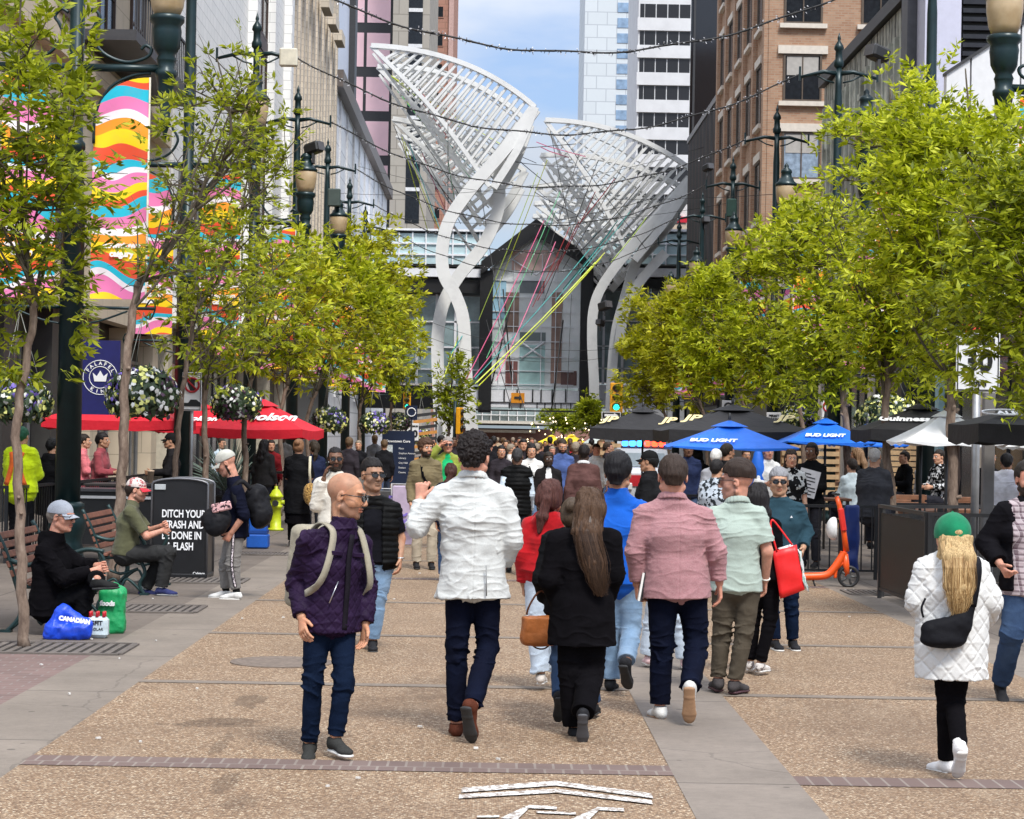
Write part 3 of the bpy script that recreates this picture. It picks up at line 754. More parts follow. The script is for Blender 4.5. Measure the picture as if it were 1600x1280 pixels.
    for p_ in parts: p_(root, root_loc, J, dict(L=L, H=H, S=S, hz=hz, hc=hc, nb=nb, sm=sm, hm=hm, chest=chest, side=side, fwd=fwd, ud=ud, put=put, wv=wv))
    return root
def JP(D, spec, S=1.):
    "joints given as photo pixels plus a depth offset from D"
    J = {k: np.array(at(v[0], v[1], D+(v[2] if len(v) > 2 else 0.))) for k, v in spec.items()}
    J['S'] = np.array(S); return J
# ================================================================== accessories
def bag_box(name, corners, depth, m, parent=None, bulge=.0):
    "soft bag from 4 front corners (world) pushed back by the vector depth"
    c = [Vector(p) for p in corners]; d = Vector(depth); mb = MB(); n = 7; vs = []; fs = []
    for lay in (0, 1):
        for i in range(n+1):
            for j in range(n+1):
                u, v = i/n, j/n; p = c[0]*(1-u)*(1-v)+c[1]*u*(1-v)+c[2]*u*v+c[3]*(1-u)*v
                b = bulge*math.sin(math.pi*u)*math.sin(math.pi*min(1, v*1.1))*(1-2*lay)*-1 + .006*math.sin(9*u+5*v)+.005*math.sin(13*v-4*u)
                vs.append(p+d*lay+d.normalized()*b)
    m_ = (n+1)**2
    for lay in (0, 1):
        for i in range(n):
            for j in range(n):
                a = lay*m_+i*(n+1)+j; fs.append((a, a+1, a+n+2, a+n+1) if lay else (a, a+n+1, a+n+2, a+1))
    for i in range(n):
        for e in (0, n):
            a = i*(n+1)+e; fs.append((a, a+n+1, a+n+1+m_, a+m_)); a = e*(n+1)+i; fs.append((a, a+1, a+1+m_, a+m_))
    mb.add(vs, fs, True); return mb.build(name, m, parent)
def strapf(pts, w, m, name='strap', th=.004, parent=None, nrmv=None):
    "flat strap through world points; w half width; nrmv outward direction"
    pts = [Vector(p) for p in pts]; mb = MB(); vs = []
    for i, p in enumerate(pts):
        t = (pts[min(i+1, len(pts)-1)]-pts[max(0, i-1)]).normalized(); nn = Vector(nrmv[i] if isinstance(nrmv, list) else nrmv or (0,-1,0)); sd = t.cross(nn).normalized()
        nn = sd.cross(t).normalized()
        vs += [p-sd*w-nn*th, p+sd*w-nn*th, p+sd*w+nn*th, p-sd*w+nn*th]
    k = len(pts); fs = [(i*4+j, i*4+(j+1)%4, i*4+4+(j+1)%4, i*4+4+j) for i in range(k-1) for j in range(4)]+[(0,1,2,3),(k*4-4,k*4-3,k*4-2,k*4-1)]
    mb.add(vs, fs, True); return mb.build(name, m, parent)
def smoothpts(pts, n=6):
    P = [Vector(p) for p in pts]; out = []
    for i in range(len(P)-1):
        a, b, c, d = P[max(i-1,0)], P[i], P[i+1], P[min(i+2, len(P)-1)]
        for j in range(n):
            t = j/n; out.append(.5*((2*b)+(c-a)*t+(2*a-5*b+4*c-d)*t*t+(3*b-a-3*c+d)*t**3))
    return out+[P[-1]]
def sdf_obj(name, q, vox, m, parent=None, disp=None):
    V, Q = q.mesh(vox); N = vnorm(V, Q)
    if disp is not None: V = V+N*disp(V)[:, None]
    c = V.mean(0) if parent is None else np.zeros(3)
    o = link(name, np_mesh(name, V-c, Q), m, parent, True); o.location = c if parent is None else (0,0,0); return o
def backpack_part(mat_, strap_m, size=(.15,.09,.22), drop=.02, xo=0., back=.16, front=True):
    def f(root, rl, J, K):
        side, fwd, ud, nb, S = K['side'], K['fwd'], K['ud'], K['nb'], K['S']
        c = nb*.3+K['chest']*.7-fwd*back*S-ud*drop+side*xo
        q = SDF(); A = np.stack([side, fwd, ud]); q.bx(c, A, np.array([size[0]-.06, size[1]-.05, size[2]-.07])*S, .055*S, .01); q.bx(c-fwd*.08*S-ud*.06, A, np.array([size[0]-.08, .012, size[2]*.4-.03])*S, .04*S, .02)
        V, Q = q.mesh(.009); N = vnorm(V, Q); V = V+N*(.007*vn(V*11)+.003*vn(V*30))[:, None]
        o = thing('backpack', 'beige canvas backpack worn over the purple quilted jacket', 'backpack', tuple(c)); 
        link('pack_body', np_mesh('pack_body', V-c, Q), mat_, o, True); BP.append(o)
        for s_, sg in (('L',-1),('R',1)):
            sh = J['sh'+s_]; top_ = nb*.42+sh*.58+ud*.066*S
            pts = [top_-fwd*.15*S-ud*.07, top_-fwd*.06*S-ud*.008, top_+fwd*.03*S-ud*.010, top_+fwd*.098*S-ud*.07*S, sh*.84+nb*.16+fwd*.14*S-ud*.16*S, sh+fwd*.115*S-ud*.25*S, sh-fwd*.01*S-ud*.31*S+side*sg*.0]
            nr = [-fwd, ud-fwd, ud, fwd+ud*.5, fwd, fwd, side*sg]
            P = smoothpts(pts, 5); NR = []
            for i in range(len(pts)-1):
                for j in range(5): NR.append(Vector(nr[i])*(1-j/5)+Vector(nr[i+1])*(j/5))
            NR.append(Vector(nr[-1]))
            so = strapf([p-Vector(c) for p in P], .020*S, strap_m, 'shoulder_strap', .005, o, NR)
    return f
BP = []
# cloth palette
C_ = {}
def cl(n, *a, **k): 
    if n not in C_: C_[n] = cloth('cloth_'+n, *a, **k)
    return C_[n]
sole_w = M('sole_white', (.62,.6,.56), .6, var=.1, dirt=.4); sole_b = M('sole_black', (.02,.02,.02), .7, var=.3); sole_g = M('sole_gum', (.3,.17,.09), .7, var=.2, dirt=.5)
sh_blk = cl('shoe_black', (.02,.02,.022), 'leather', rough=.55); sh_wht = cl('shoe_white', (.62,.61,.58), 'leather', rough=.55); sh_brn = cl('shoe_brown', (.09,.028,.016), 'leather', rough=.6)
sh_gry = cl('shoe_grey', (.3,.3,.3), 'heather', rough=.7)
navy = cl('navy_denim', (.0025,.0035,.010), 'denim', (.004,.007,.020)); ltjean = cl('light_denim', (.12,.19,.28), 'denim', (.26,.34,.43)); midjean = cl('mid_denim', (.025,.045,.09), 'denim', (.06,.10,.17)); dkblue = cl('dark_blue_denim', (.003,.007,.019), 'denim', (.006,.014,.034))
black = cl('black_cloth', (.0045,.004,.005), rough=.95)
def away(p): return (math.sin(p), math.cos(p), 0)
PI = math.pi
def std_foot(yl, yr, pl=0., pr=0.): return {'L': (yl, pl), 'R': (yr, pr)}
# ================================================================== the people in front
def cast_front():
    # --- bald man in the purple quilted jacket, coming towards the camera and looking to his left
    D = gnd(508, 1182).y
    J = JP(D, dict(head=(541,775), neck=(536,828), shR=(484,845,-.10), shL=(563,852,.12), elR=(465,908,.04), wrR=(471,964,-.10), elL=(572,915,.14), wrL=(570,975,.06),
                   hipR=(494,962,-.02), hipL=(538,962,.06), knR=(489,1065,-.05), knL=(537,1060,-.06), anR=(484,1160,.02), anL=(524,1152,-.06)), 1.0)
    purple = cl('purple_nylon', (.020,.010,.030), rough=.5, var=.3); dkp = cl('dark_jacket_trim', (.012,.01,.014), rough=.6)
    def zips(root, rl, J, K):
        f, sd, ud = K['fwd'], K['side'], K['ud']; c = K['chest']; mb = MB()
        P = [K['nb']+f*.10-ud*.05, c+f*.152+ud*.02, c+f*.158-ud*.12, K['hm']+f*.155+ud*.02, K['hm']+f*.155-ud*.07]
        strapf([Vector(p-rl) for p in smoothpts(P, 4)] if False else [Vector(p)-Vector(rl) for p in smoothpts(P, 4)], .016, dkp, 'zip_placket', .004, root, Vector(f))
        for sg in (-1, 1):
            c2 = c+f*.14+sd*sg*.075+ud*.06; mb.box(Vector(c2-rl), (.08,.010,.028), rot=Matrix(np.stack([sd,f,ud]).T.tolist()), bev=.005)
        mb.build('pocket_flap', purple, root)
        z = MB(); a = c+f*.14+sd*.055-ud*.10; b = a+sd*.055-ud*.13+f*.004; z.tube([Vector(a-rl), Vector(b-rl)], .004, 6); z.build('pocket_zip', M('zip_metal', (.5,.5,.52), .3, 1.), root)
    person('bald man in sunglasses and purple quilted jacket walking towards the camera', J, R(156), R(103), R(-9), 0, 'warm', vox=.0065, hs=1.14, fat=.98,
           top=[dict(mat=purple, o=.020, hem=.09, sleeve=1.97, quilt=.060, fold=.012, freq=9, collar=.05, bulk=1.02, cf=.004, name='quilted_jacket'),
                dict(mat=dkp, o=.012, hem=-.3, sleeve=0, vest=0, collar=.058, name='jacket_collar')][:1],
           bot=dict(mat=dkblue, o=.010, w=(-.008,-.003,.0), fold=.012, freq=7), shoe=dict(mat=cl('shoe_knit', (.03,.03,.028), 'heather'), sole=sole_w), foot=std_foot(R(148), R(178), R(-2), R(-4)),
           glasses=True, beard='grey', hair=dict(kind=None, col=(.2,.17,.14), stub=lambda l: .0+np.clip(l[:,1]-.0,-1,1)*1.05+.012), hands=(.3,.35),
           parts=(zips, backpack_part(cl('beige_canvas', (.28,.25,.18), 'heather', (.35,.31,.24)), cl('beige_strap', (.30,.27,.20)), size=(.17,.10,.26), back=.2, drop=.10)), seed=2)
    # --- man in the white linen blazer, back turned, left hand raised
    D = gnd(716, 1150).y
    J = JP(D, dict(head=(741,714), neck=(738,748), shL=(689,776), shR=(787,779), elL=(652,824,-.02), wrL=(656,782,.10), elR=(801,845,-.02), wrR=(786,884,.10),
                   hipL=(716,905), hipR=(762,905), knL=(714,1012,.0), knR=(762,1012,.02), anL=(713,1130,.0), anR=(738,1104,-.34)), 1.07)
    J['hdL'] = np.array([.12, .1, 1.]); J['thL'] = np.array([1., .1, 0.])
    linen = cl('white_linen', (.56,.565,.54), 'linen', (.37,.385,.375), rough=.9, var=.07)
    def vent(root, rl, J, K):
        a = K['hm']+K['side']*.085-K['fwd']*.176+K['ud']*.10; b = a-K['ud']*.19-K['fwd']*.012
        strapf([Vector(a-rl), Vector((a+b)/2-rl), Vector(b-rl)], .004, M('linen_shade', (.22,.225,.22)), 'vent', .004, root, Vector(-K['fwd']))
    person('man in white linen blazer seen from behind with his left hand raised', J, R(3), R(14), R(-2), 0, 'pink', vox=.0065, hs=1.12,
           top=dict(mat=linen, o=.019, hem=.115, sleeve=1.9, fold=.010, freq=13, lapel=True, nz=.006, flare=.03, bulk=1.02, wk=1.06, name='linen_blazer', so=.018, seed=5, crink=.0065, seam=1),
           bot=dict(mat=navy, o=.012, w=(0,.002,.006), fold=.012, freq=8), shoe=dict(mat=sh_brn, sole=sole_b), foot=std_foot(R(-3), R(24), 0, R(-66)),
           hair=dict(kind='curly', col=(.012,.008,.007), t=.008, up=.012, cutz=-.055), hands=(1.05, None), handn=((.2,.9,.1), None), seed=11, parts=(vent,))
    # --- long haired woman in the black coat
    D = gnd(903, 1150).y
    J = JP(D, dict(head=(921,797), neck=(915,832), shL=(874,845), shR=(953,845), elL=(860,905,-.03), wrL=(876,950,.12), elR=(958,898,0), wrR=(944,938,.16),
                   hipL=(891,958), hipR=(929,958), knL=(893,1052,.0), knR=(923,1050,.02), anL=(897,1136,.0), anR=(911,1116,-.28)), .97)
    person('woman with long brown hair in black coat and trousers walking away', J, R(4), R(0), R(-4), 0, 'light', 'f', vox=.0065, hs=1.16,
           top=dict(mat=black, o=.034, hem=.20, sleeve=1.93, fold=.008, freq=7, flare=.01, name='coat', bulk=1.0),
           bot=dict(mat=black, o=.02, w=(.0,.014,.016), to=.98), shoe=dict(mat=sh_blk, sole=M('sole_slate', (.05,.05,.055), .6)), foot=std_foot(R(0), R(4), 0, R(-68)),
           hair=dict(kind='long', col=(.045,.024,.014), col2=(.115,.062,.034), name='hair_long_brown', bk=.145, len=.40, w=.082, sway=.09, t=.012), hands=(.5,None), seed=21)
    # --- second woman in black, mostly hidden, carrying the tan bag
    D = gnd(903, 1150).y+.75
    J = JP(D, dict(head=(896,806), neck=(893,834), shL=(862,846), shR=(925,848), elL=(848,905,-.05), wrL=(853,938,.10), elR=(925,900,0), wrR=(915,935,.1),
                   hipL=(878,952), hipR=(912,952), knL=(874,1032,.0), knR=(920,1035,.05), anL=(873,1088,-.30), anR=(928,1100,.05)), .9)
    person('woman in black jacket and jeans half hidden behind the long haired woman', J, R(0), R(12), 0, 0, 'light', 'f', vox=.009, hs=1.05,
           top=dict(mat=cl('black_jersey', (.007,.007,.008)), o=.03, hem=.02, sleeve=1.9, name='jacket', hood=True), bot=dict(mat=midjean, o=.012), shoe=dict(mat=sh_blk, sole=sole_b), foot=std_foot(R(0), R(10), R(-62), 0),
           hair=dict(kind='bun', col=(.06,.04,.025), t=.012), hands=(.9,None), seed=31)
    # the tan bag hung from her forearm
    c = Vector(at(843, 978, D-.12)); leather = cl('tan_leather', (.36,.12,.035), 'leather', rough=.38, var=.25)
    t = thing('handbag', 'tan leather handbag with tassel hanging beside the black coat', 'handbag', c)
    q = SDF(); I3 = np.eye(3); cc = np.zeros(3)
    q.bx(cc+[0,0,-.02], rotm(R(-8)), np.array([.082,.025,.075]), .035, .02); q.el(cc+[0,0,-.07], rotm(R(-8)), np.array([.125,.06,.06]), .03); q.bx(cc+[-.0,0,.105], I3, np.array([.2,.2,.04]), .0, .02, True)
    sdf_obj('bag_body', q, .0065, leather, t, lambda V: .004*vn(V*18)+.002*vn(V*50))
    hb = MB(); hb.tube(smoothpts([(-.09,0,.05),(-.075,.0,.12),(-.02,.04,.21),(.03,.04,.22),(.085,.0,.12),(.095,0,.05)]), .007, 7); hb.tube(smoothpts([(-.06,0,-.115),(-.02,-.02,-.145),(.03,-.02,-.15),(.07,0,-.125)]), .006, 6); hb.build('handle', cl('dark_leather', (.08,.03,.015), 'leather', rough=.4), t)
    tb = MB(); tb.tube([(.102,-.05,.06),(.108,-.06,-.0)], .004, 5); tb.lathe([(.008,.0),(.018,-.02),(.02,-.09)], (.108,-.06,.0), 10); tb.build('tassel', leather, t)
    rg = MB(); 
    for x in (-.09,.092):
        rg.tube([(x+.014*math.cos(a), -.01, .055+.014*math.sin(a)) for a in [i/10*2*PI for i in range(11)]], .003, 5)
    for i in range(8): rg.lathe([(.001,-.006),(.006,0),(.001,.006)], (.095+.004*(i%2),-.04,.03+.016*i), 6)
    rg.build('metal_rings', M('ring_metal', (.6,.58,.55), .25, 1.), t)
    # --- woman in the red hooded sweater with a ponytail
    D = gnd(848, 1080).y
    J = JP(D, dict(head=(860,779), neck=(856,808), shL=(829,822), shR=(888,824), elL=(817,865,-.03), wrL=(818,912,.02), elR=(898,865,.05), wrR=(892,900,.15),
                   hipL=(836,893), hipR=(868,893), knL=(838,970,0), knR=(862,975,.12), anL=(845,1053,-.03), anR=(868,1050,.15)), .93)
    person('woman in red hooded sweater and light jeans with a clipped ponytail', J, R(8), R(14), 0, 0, 'tan', 'f', vox=.0075, hs=1.18,
           top=dict(mat=cl('red_fleece', (.36,.006,.010), rough=.95, var=.12), o=.027, hem=.0, sleeve=1.93, hood=True, name='hooded_sweater', fold=.008), bot=dict(mat=cl('pale_denim', (.36,.42,.5), 'denim', (.5,.54,.6)), o=.014, w=(0,.012,.02)),
           shoe=dict(mat=cl('shoe_cream', (.6,.55,.5)), sole=sole_w, lace=1), foot=std_foot(R(8), R(5)), hair=dict(kind='pony', col=(.045,.018,.014), col2=(.12,.045,.035), name='hair_auburn', t=.015), hands=(.5,None), seed=41,
           parts=(lambda root, rl, J, K: MB().box(Vector(K['L'](0,-.128,.01)-rl), (.035,.02,.022), bev=.006).build('hair_clip', M('clip_white', (.7,.68,.62), .4), root),))
    # --- man in the bright blue pullover
    D = gnd(958, 1082).y
    J = JP(D, dict(head=(966,740), neck=(965,776), shL=(925,795), shR=(1003,797), elL=(917,850,0), wrL=(925,895,.1), elR=(1012,852,0), wrR=(1008,895,.1),
                   hipL=(946,905), hipR=(988,905), knL=(958,985,.08), knR=(986,985,.0), anL=(954,1062,.08), anR=(979,1034,-.30)), 1.04)
    person('man in bright blue zip pullover and light jeans walking away', J, R(6), R(16), 0, 0, 'tan', vox=.0075, hs=1.17,
           top=dict(mat=cl('blue_fleece', (.005,.085,.42), rough=.9, var=.1), o=.024, hem=.03, sleeve=1.93, collar=.045, name='pullover', fold=.007), bot=dict(mat=ltjean, o=.013, w=(0,.008,.012)),
           shoe=dict(mat=sh_blk, sole=sole_b), foot=std_foot(R(12), R(20), 0, R(-50)), hair=dict(kind='short', col=(.008,.007,.008), t=.016, up=.006, cutz=-.07), hands=(.4,.4), seed=51)
    # --- man in the pink blazer
    D = gnd(1030, 1124).y
    J = JP(D, dict(head=(1051,745), neck=(1050,781), shL=(1006,806), shR=(1099,808), elL=(992,862,-.02), wrL=(995,912,.05), elR=(1121,862,-.02), wrR=(1124,910,.02),
                   hipL=(1032,908), hipR=(1083,908), knL=(1034,1010,0), knR=(1088,1004,.03), anL=(1031,1103,.0), anR=(1078,1076,-.34)), 1.08)
    pinkl = cl('pink_linen', (.30,.135,.145), 'linen', (.46,.29,.29), rough=.95, var=.1)
    person('broad man in dusty pink blazer and navy jeans seen from behind', J, R(-1), R(0), R(-3), 0, 'pink', vox=.0065, hs=1.14, fat=1.1,
           top=dict(mat=pinkl, o=.018, hem=.11, sleeve=1.9, fold=.009, freq=11, lapel=True, nz=.004, flare=.012, name='blazer', so=.018, seed=3, crink=.0035, seam=1), bot=dict(mat=navy, o=.014, w=(0,.008,.014), fold=.012),
           shoe=dict(mat=sh_wht, sole=sole_g), foot=std_foot(R(-12), R(8), 0, R(-72)), hair=dict(kind='short', col=(.035,.022,.016), t=.009, cutz=-.052), hands=(.75,.35), seed=61,
           parts=(lambda root, rl, J, K: MB().box(Vector(K['L'](-.03,-.07,.098)-rl), (.002,.002,.002)).build('hair_parting', M('x', (.3,.2,.15)), root),) [:0])
    b = thing('notebook', 'dark notebook with white page edge held in his left hand', 'notebook', at(1001, 916, D+.03))
    mm = Matrix.Rotation(R(9), 3, 'Y')
    MB().box((.012,0,0), (.016,.15,.20), rot=mm, bev=.003).build('cover', M('notebook_cover', (.02,.018,.02), .5), b); MB().box((-.001,-.0,0), (.014,.156,.19), rot=mm).build('pages', M('paper', (.8,.79,.75), .9, var=.03), b)
    # --- person hidden behind him: pale jeans, pink trainers
    D = gnd(1045, 1048).y
    J = JP(D, dict(head=(1048,782), neck=(1048,808), shL=(1018,820), shR=(1078,820), elL=(1014,865,0), wrL=(1018,905,.1), elR=(1082,865,0), wrR=(1078,905,.1),
                   hipL=(1032,898), hipR=(1062,898), knL=(1020,970,.1), knR=(1066,970,0), anL=(1013,1025,.12), anR=(1070,1030,0)), .9)
    person('walker in pale jeans and pink trainers hidden behind the pink blazer', J, 0, 0, 0, 0, 'light', 'f', vox=.010, hs=1.0, top=dict(mat=cl('grey_jersey', (.2,.2,.21)), o=.02, hem=.02, name='sweater'),
           bot=dict(mat=cl('pale_denim', ()) if False else C_['pale_denim'], o=.016, w=(0,.014,.022)), shoe=dict(mat=cl('shoe_pink', (.55,.38,.38), 'heather'), sole=sole_w), foot=std_foot(R(-5), R(5)),
           hair=dict(kind='long', col=(.05,.035,.025), len=.2, name='hair_plain_brown'), seed=71)
    # --- man in the mint green polo shirt looking left
    D = gnd(1140, 1086).y
    J = JP(D, dict(head=(1151,753), neck=(1152,787), shL=(1114,806), shR=(1184,804), elL=(1108,858,0), wrL=(1114,900,.12), elR=(1199,862,-.03), wrR=(1196,905,.06),
                   hipL=(1128,910), hipR=(1173,910), knL=(1128,988,.04), knR=(1163,988,-.02), anL=(1122,1060,.05), anR=(1148,1064,-.03)), 1.04)
    mint = cl('mint_jersey', (.33,.395,.34), 'heather', (.38,.44,.39), rough=.9, var=.06)
    def watch(root, rl, J, K):
        w = J['wrR']; d = nrm(w-J['elR']); m_ = MB(); u = Vector(d).orthogonal().normalized(); v = Vector(d).cross(u)
        m_.tube([Vector(w-d*.005-rl)+(u*math.cos(a)+v*math.sin(a))*.031 for a in [i/14*2*PI for i in range(15)]], .006, 6); m_.build('bracelet', M('bracelet_pale', (.7,.68,.62), .4), root)
    person('man in mint green polo shirt with faded dark hair looking left', J, R(-8), R(-76), R(-2), 0, 'pink', vox=.007, hs=1.14,
           top=dict(mat=mint, o=.012, hem=.06, sleeve=.78, crink=.003, fold=.009, freq=12, name='polo_shirt', lapel=True, cf=.012, so=.018), bot=dict(mat=cl('brown_trousers', (.075,.062,.045), rough=.9), o=.012, w=(0,.004,.004), fold=.014),
           shoe=dict(mat=cl('shoe_charcoal', (.05,.045,.045), 'heather'), sole=M('sole_maroon', (.05,.015,.02), .6)), foot=std_foot(R(-6), R(35)), glasses=True,
           hair=dict(kind='short', col=(.028,.017,.012), t=.016, up=.020, fade=1, stub=lambda l: np.where(l[:,1] < .012, l[:,2]+.062, l[:,2]-.02-.6*l[:,1]) + 0), beard='brown', hands=(.35,.45), seed=81, parts=(watch,))
    # --- woman in black with the red tote bag
    D = gnd(1183, 1056).y
    J = JP(D, dict(head=(1184,778), neck=(1184,806), shL=(1158,820), shR=(1208,822), elL=(1155,868,0), wrL=(1160,900,.1), elR=(1214,866,-.02), wrR=(1206,900,.1),
                   hipL=(1176,896), hipR=(1206,896), knL=(1178,965,.1), knR=(1204,965,0), anL=(1172,1033,.12), anR=(1188,1036,-.02)), .92)
    person('woman all in black with white trainers carrying the red tote', J, R(2), R(5), 0, 0, 'tan', 'f', vox=.009, hs=1.08, top=dict(mat=black, o=.022, hem=.05, name='sweater'), bot=dict(mat=black, o=.01),
           shoe=dict(mat=cl('shoe_white_knit', (.6,.56,.52), 'pattern', (.2,.17,.16)), sole=sole_w, lace=1), foot=std_foot(R(10), R(32)), hair=dict(kind='long', col=(.01,.008,.008), len=.18, name='hair_black'), seed=91)
    o = at(1207, 818, D-.13); t = thing('tote_bag', 'bright red tote bag hanging from a shoulder by two straps', 'tote bag', o)
    red = M('red_tote', (.72,.012,.012), .45, var=.08); W = lambda x, y, dd=0: Vector(at(x, y, D-.15+dd))-o
    bag_box('bag_body', [W(1207,862), W(1244,852), W(1257,922), W(1219,936)], (.02,.11,0), red, t, .012)
    for dd in (0, .1): 
        st = strapf(smoothpts([W(1214,862,dd), W(1205,828,dd), W(1205,815,dd), W(1211,816,dd), W(1238,852,dd)], 5), .007, red, 'handle', .002, t, (0,-1,0))
    MB().prism([(0,0)]*3, .01) if False else None
    bag_box('tissue_paper', [W(1215,857,.02), W(1238,850,.02), W(1248,905,.06), W(1240,880,.06)], (.01,.05,0), M('tissue_white', (.75,.74,.72), .8, var=.1), t, .01)
    bag_box('side_print', [W(1246,858,.0), W(1251,862,.1), W(1262,925,.1), W(1257.5,915,.0)], (.004,.0,0), cl('bag_side_print', (.6,.6,.58), 'pattern', (.2,.4,.33)), t, .0)
    # --- older man in the teal sweater facing the camera
    D = gnd(1215, 1016).y
    J = JP(D, dict(head=(1217,753), neck=(1219,784), shR=(1187,797), shL=(1247,797), elR=(1184,840,.03), wrR=(1192,872,-.05), elL=(1260,832,.03), wrL=(1255,856,-.12),
                   hipR=(1203,874), hipL=(1236,874), knR=(1206,942,0), knL=(1236,945,.05), anR=(1211,1000,.0), anL=(1239,1000,.08)), 1.0)
    teal = cl('teal_knit', (.020,.046,.062), 'heather', (.03,.065,.085), rough=.95)
    person('grey haired older man in sunglasses and teal polo sweater facing the camera', J, R(178), R(184), R(-2), 0, 'asian', vox=.0085, hs=1.08, fat=1.04,
           top=dict(mat=teal, o=.022, hem=.02, sleeve=1.9, lapel=True, cmat=cl('dark_collar', (.02,.022,.03)), name='sweater'), bot=dict(mat=dkblue, o=.014), shoe=dict(mat=sh_blk, sole=sole_w), foot=std_foot(R(175), R(170)),
           glasses=True, hair=dict(kind='short', col=(.22,.22,.23), t=.011, fh=.05), hands=(.3,.35), seed=101,
           parts=(lambda root, rl, J, K: MB().prism([(-.012,0),(.012,0),(0,.02)], .004, off=tuple(K['chest']+K['side']*-.09+K['fwd']*.155+K['ud']*.06-rl)).build('emblem', M('emblem_white', (.7,.7,.7)), root),))
    # --- woman in the green cap and white quilted coat
    D = gnd(1492, 1212).y
    J = JP(D, dict(head=(1487,840), neck=(1487,872), shL=(1451,893), shR=(1522,893), elL=(1437,938,.0), wrL=(1446,962,.18), elR=(1544,940,.0), wrR=(1536,968,.18),
                   hipL=(1469,985), hipR=(1506,985), knL=(1480,1092,.02), knR=(1491,1092,.04), anL=(1478,1188,.10), anR=(1499,1168,-.24)), .96)
    white_q = cl('white_quilt', (.60,.595,.57), rough=.9, var=.08)
    gcap = cl('green_cap', (.006,.17,.075), rough=.85)
    def cap_gap(root, rl, J, K):
        L, H = K['L'], K['H']; q = SDF(); q.el(L(0,-.112,.028), H, np.array([.036,.022,.028]), .01); q.cuts.append((L(0,0,.010), -H[2])); V, Q = q.mesh(.004); K['put']('hair_gap', V, Q, MATS['hair_blonde'])
        mb = MB(); mb.tube([Vector(L(.05*math.sin(a), -.014-.112*math.cos(a*.8), .006)-rl) for a in [-1+i/6*2 for i in range(7)]], .007, 6); mb.build('cap_strap', gcap, root)
    person('blonde woman in green backwards cap and white quilted coat with black leggings', J, R(-2), R(-5), R(-3), 0, 'light', 'f', vox=.0065, hs=1.16,
           top=dict(mat=white_q, o=.048, hem=.27, sleeve=1.9, quilt=.088, qd=.008, fold=.009, freq=6, flare=.0, name='quilted_coat', so=.04, bulk=1.05), bot=dict(mat=black, o=.010, fold=.003, w=(-.004,0,-.002)), hips=.15,
           shoe=dict(mat=cl('shoe_bright', (.72,.70,.68), 'leather', rough=.6), sole=sole_w, high=.04, sock=cl('white_sock', (.7,.7,.7))), foot=std_foot(R(-25), R(0), 0, R(-52)),
           hair=dict(kind='long', col=(.30,.17,.06), col2=(.72,.52,.26), name='hair_blonde', bk=.185, len=.33, w=.085, sway=-.0, t=.010), cap=dict(mat=gcap, back=False, z=-.005), hands=(.6,.6), seed=111, parts=(cap_gap,))
    # opening at the back of the cap: the strap gap with hair
    t = thing('crossbody_bag', 'black slouchy crossbody bag worn over the white quilted coat', 'bag', at(1478, 990, D-.24)); o = t.location.copy(); blk = cl('black_nylon', (.01,.01,.012), 'leather', rough=.6)
    q = SDF(); Z = lambda x, y, dd=-.2: np.array(at(x, y, D+dd))-np.array(o)
    q.ec(Z(1452,985), Z(1502,978), .055,.045,.075,.045, (0,0,1), .03); q.ec(Z(1502,975), Z(1522,935), .06,.035,.018,.015, (1,0,0), .03); q.el(Z(1474,1000), rotm(0), np.array([.13,.06,.05]), .03); q.bx(Z(1458,950), np.eye(3), np.array([.085,.2,.035]), .01, .02, True)
    sdf_obj('bag_body', q, .007, blk, t, lambda V: .004*vn(V*14)+.002*vn(V*40))
    P = [Z(1519,948,-.215), Z(1527,900,-.20), Z(1527,880,-.14), Z(1523,870,-.04), Z(1518,871,.06)]
    strapf(smoothpts([Vector(p) for p in P], 5), .024, blk, 'strap', .004, t, [Vector((0.15,-1,.1))]*10+[Vector((.2,-.3,1))]*11)
    strapf(smoothpts([Z(1443,965,-.18), Z(1440,950,-.17), Z(1446,935,-.16)], 4), .006, blk, 'buckle_strap', .003, t, Vector((0,-1,0)))
    # --- man at the right edge, plaid shirt under a black jacket with pale bands
    D = gnd(1565, 1100).y
    J = JP(D, dict(head=(1607,750), neck=(1607,785), shR=(1571,800), shL=(1645,800), elR=(1541,848,.04), wrR=(1563,882,-.12), elL=(1668,848,.04), wrL=(1650,880,-.12),
                   hipR=(1588,916), hipL=(1628,916), knR=(1582,990,-.05), knL=(1626,995,.03), anR=(1564,1066,.22), anL=(1625,1075,-.1)), 1.03)
    plaid = cl('plaid_flannel', (.42,.35,.36), 'plaid', (.06,.025,.04), rough=.95, sc_=.8)
    def bands(root, rl, J, K):
        a, e = J['shR'], J['elR']; u = nrm(e-a); q = SDF(); w = cl('pale_band', (.55,.55,.66), rough=.5)
        for (t0, t1) in ((.42,.92),): q.rc(a+(e-a)*t0, a+(e-a)*t1, .076, .072, .005, 1, 1)
        V, Q = q.mesh(.007); K['put']('sleeve_band', V, Q, w)
    person('man at the edge in plaid shirt and black jacket with pale sleeve bands', J, R(176), R(176), 0, 0, 'pink', vox=.0075, hs=1.1, fat=1.06,
           top=[dict(mat=plaid, o=.016, hem=.06, sleeve=0, vest=True, name='plaid_shirt', lapel=True), dict(mat=cl('black_wool', (.006,.0055,.007)), o=.032, hem=.02, sleeve=1.86, open=.13, name='open_jacket')],
           bot=dict(mat=midjean, o=.018, w=(0,.015,.015)), shoe=dict(mat=sh_blk, sole=sole_b, high=.04), foot=std_foot(R(178), R(180), 0, R(-30)), hair=dict(kind='short', col=(.02,.015,.012), t=.012), beard='dark', hands=(.4,.9), seed=121, parts=(bands,))
    # --- man in the black puffer vest
    D = gnd(583, 1016).y
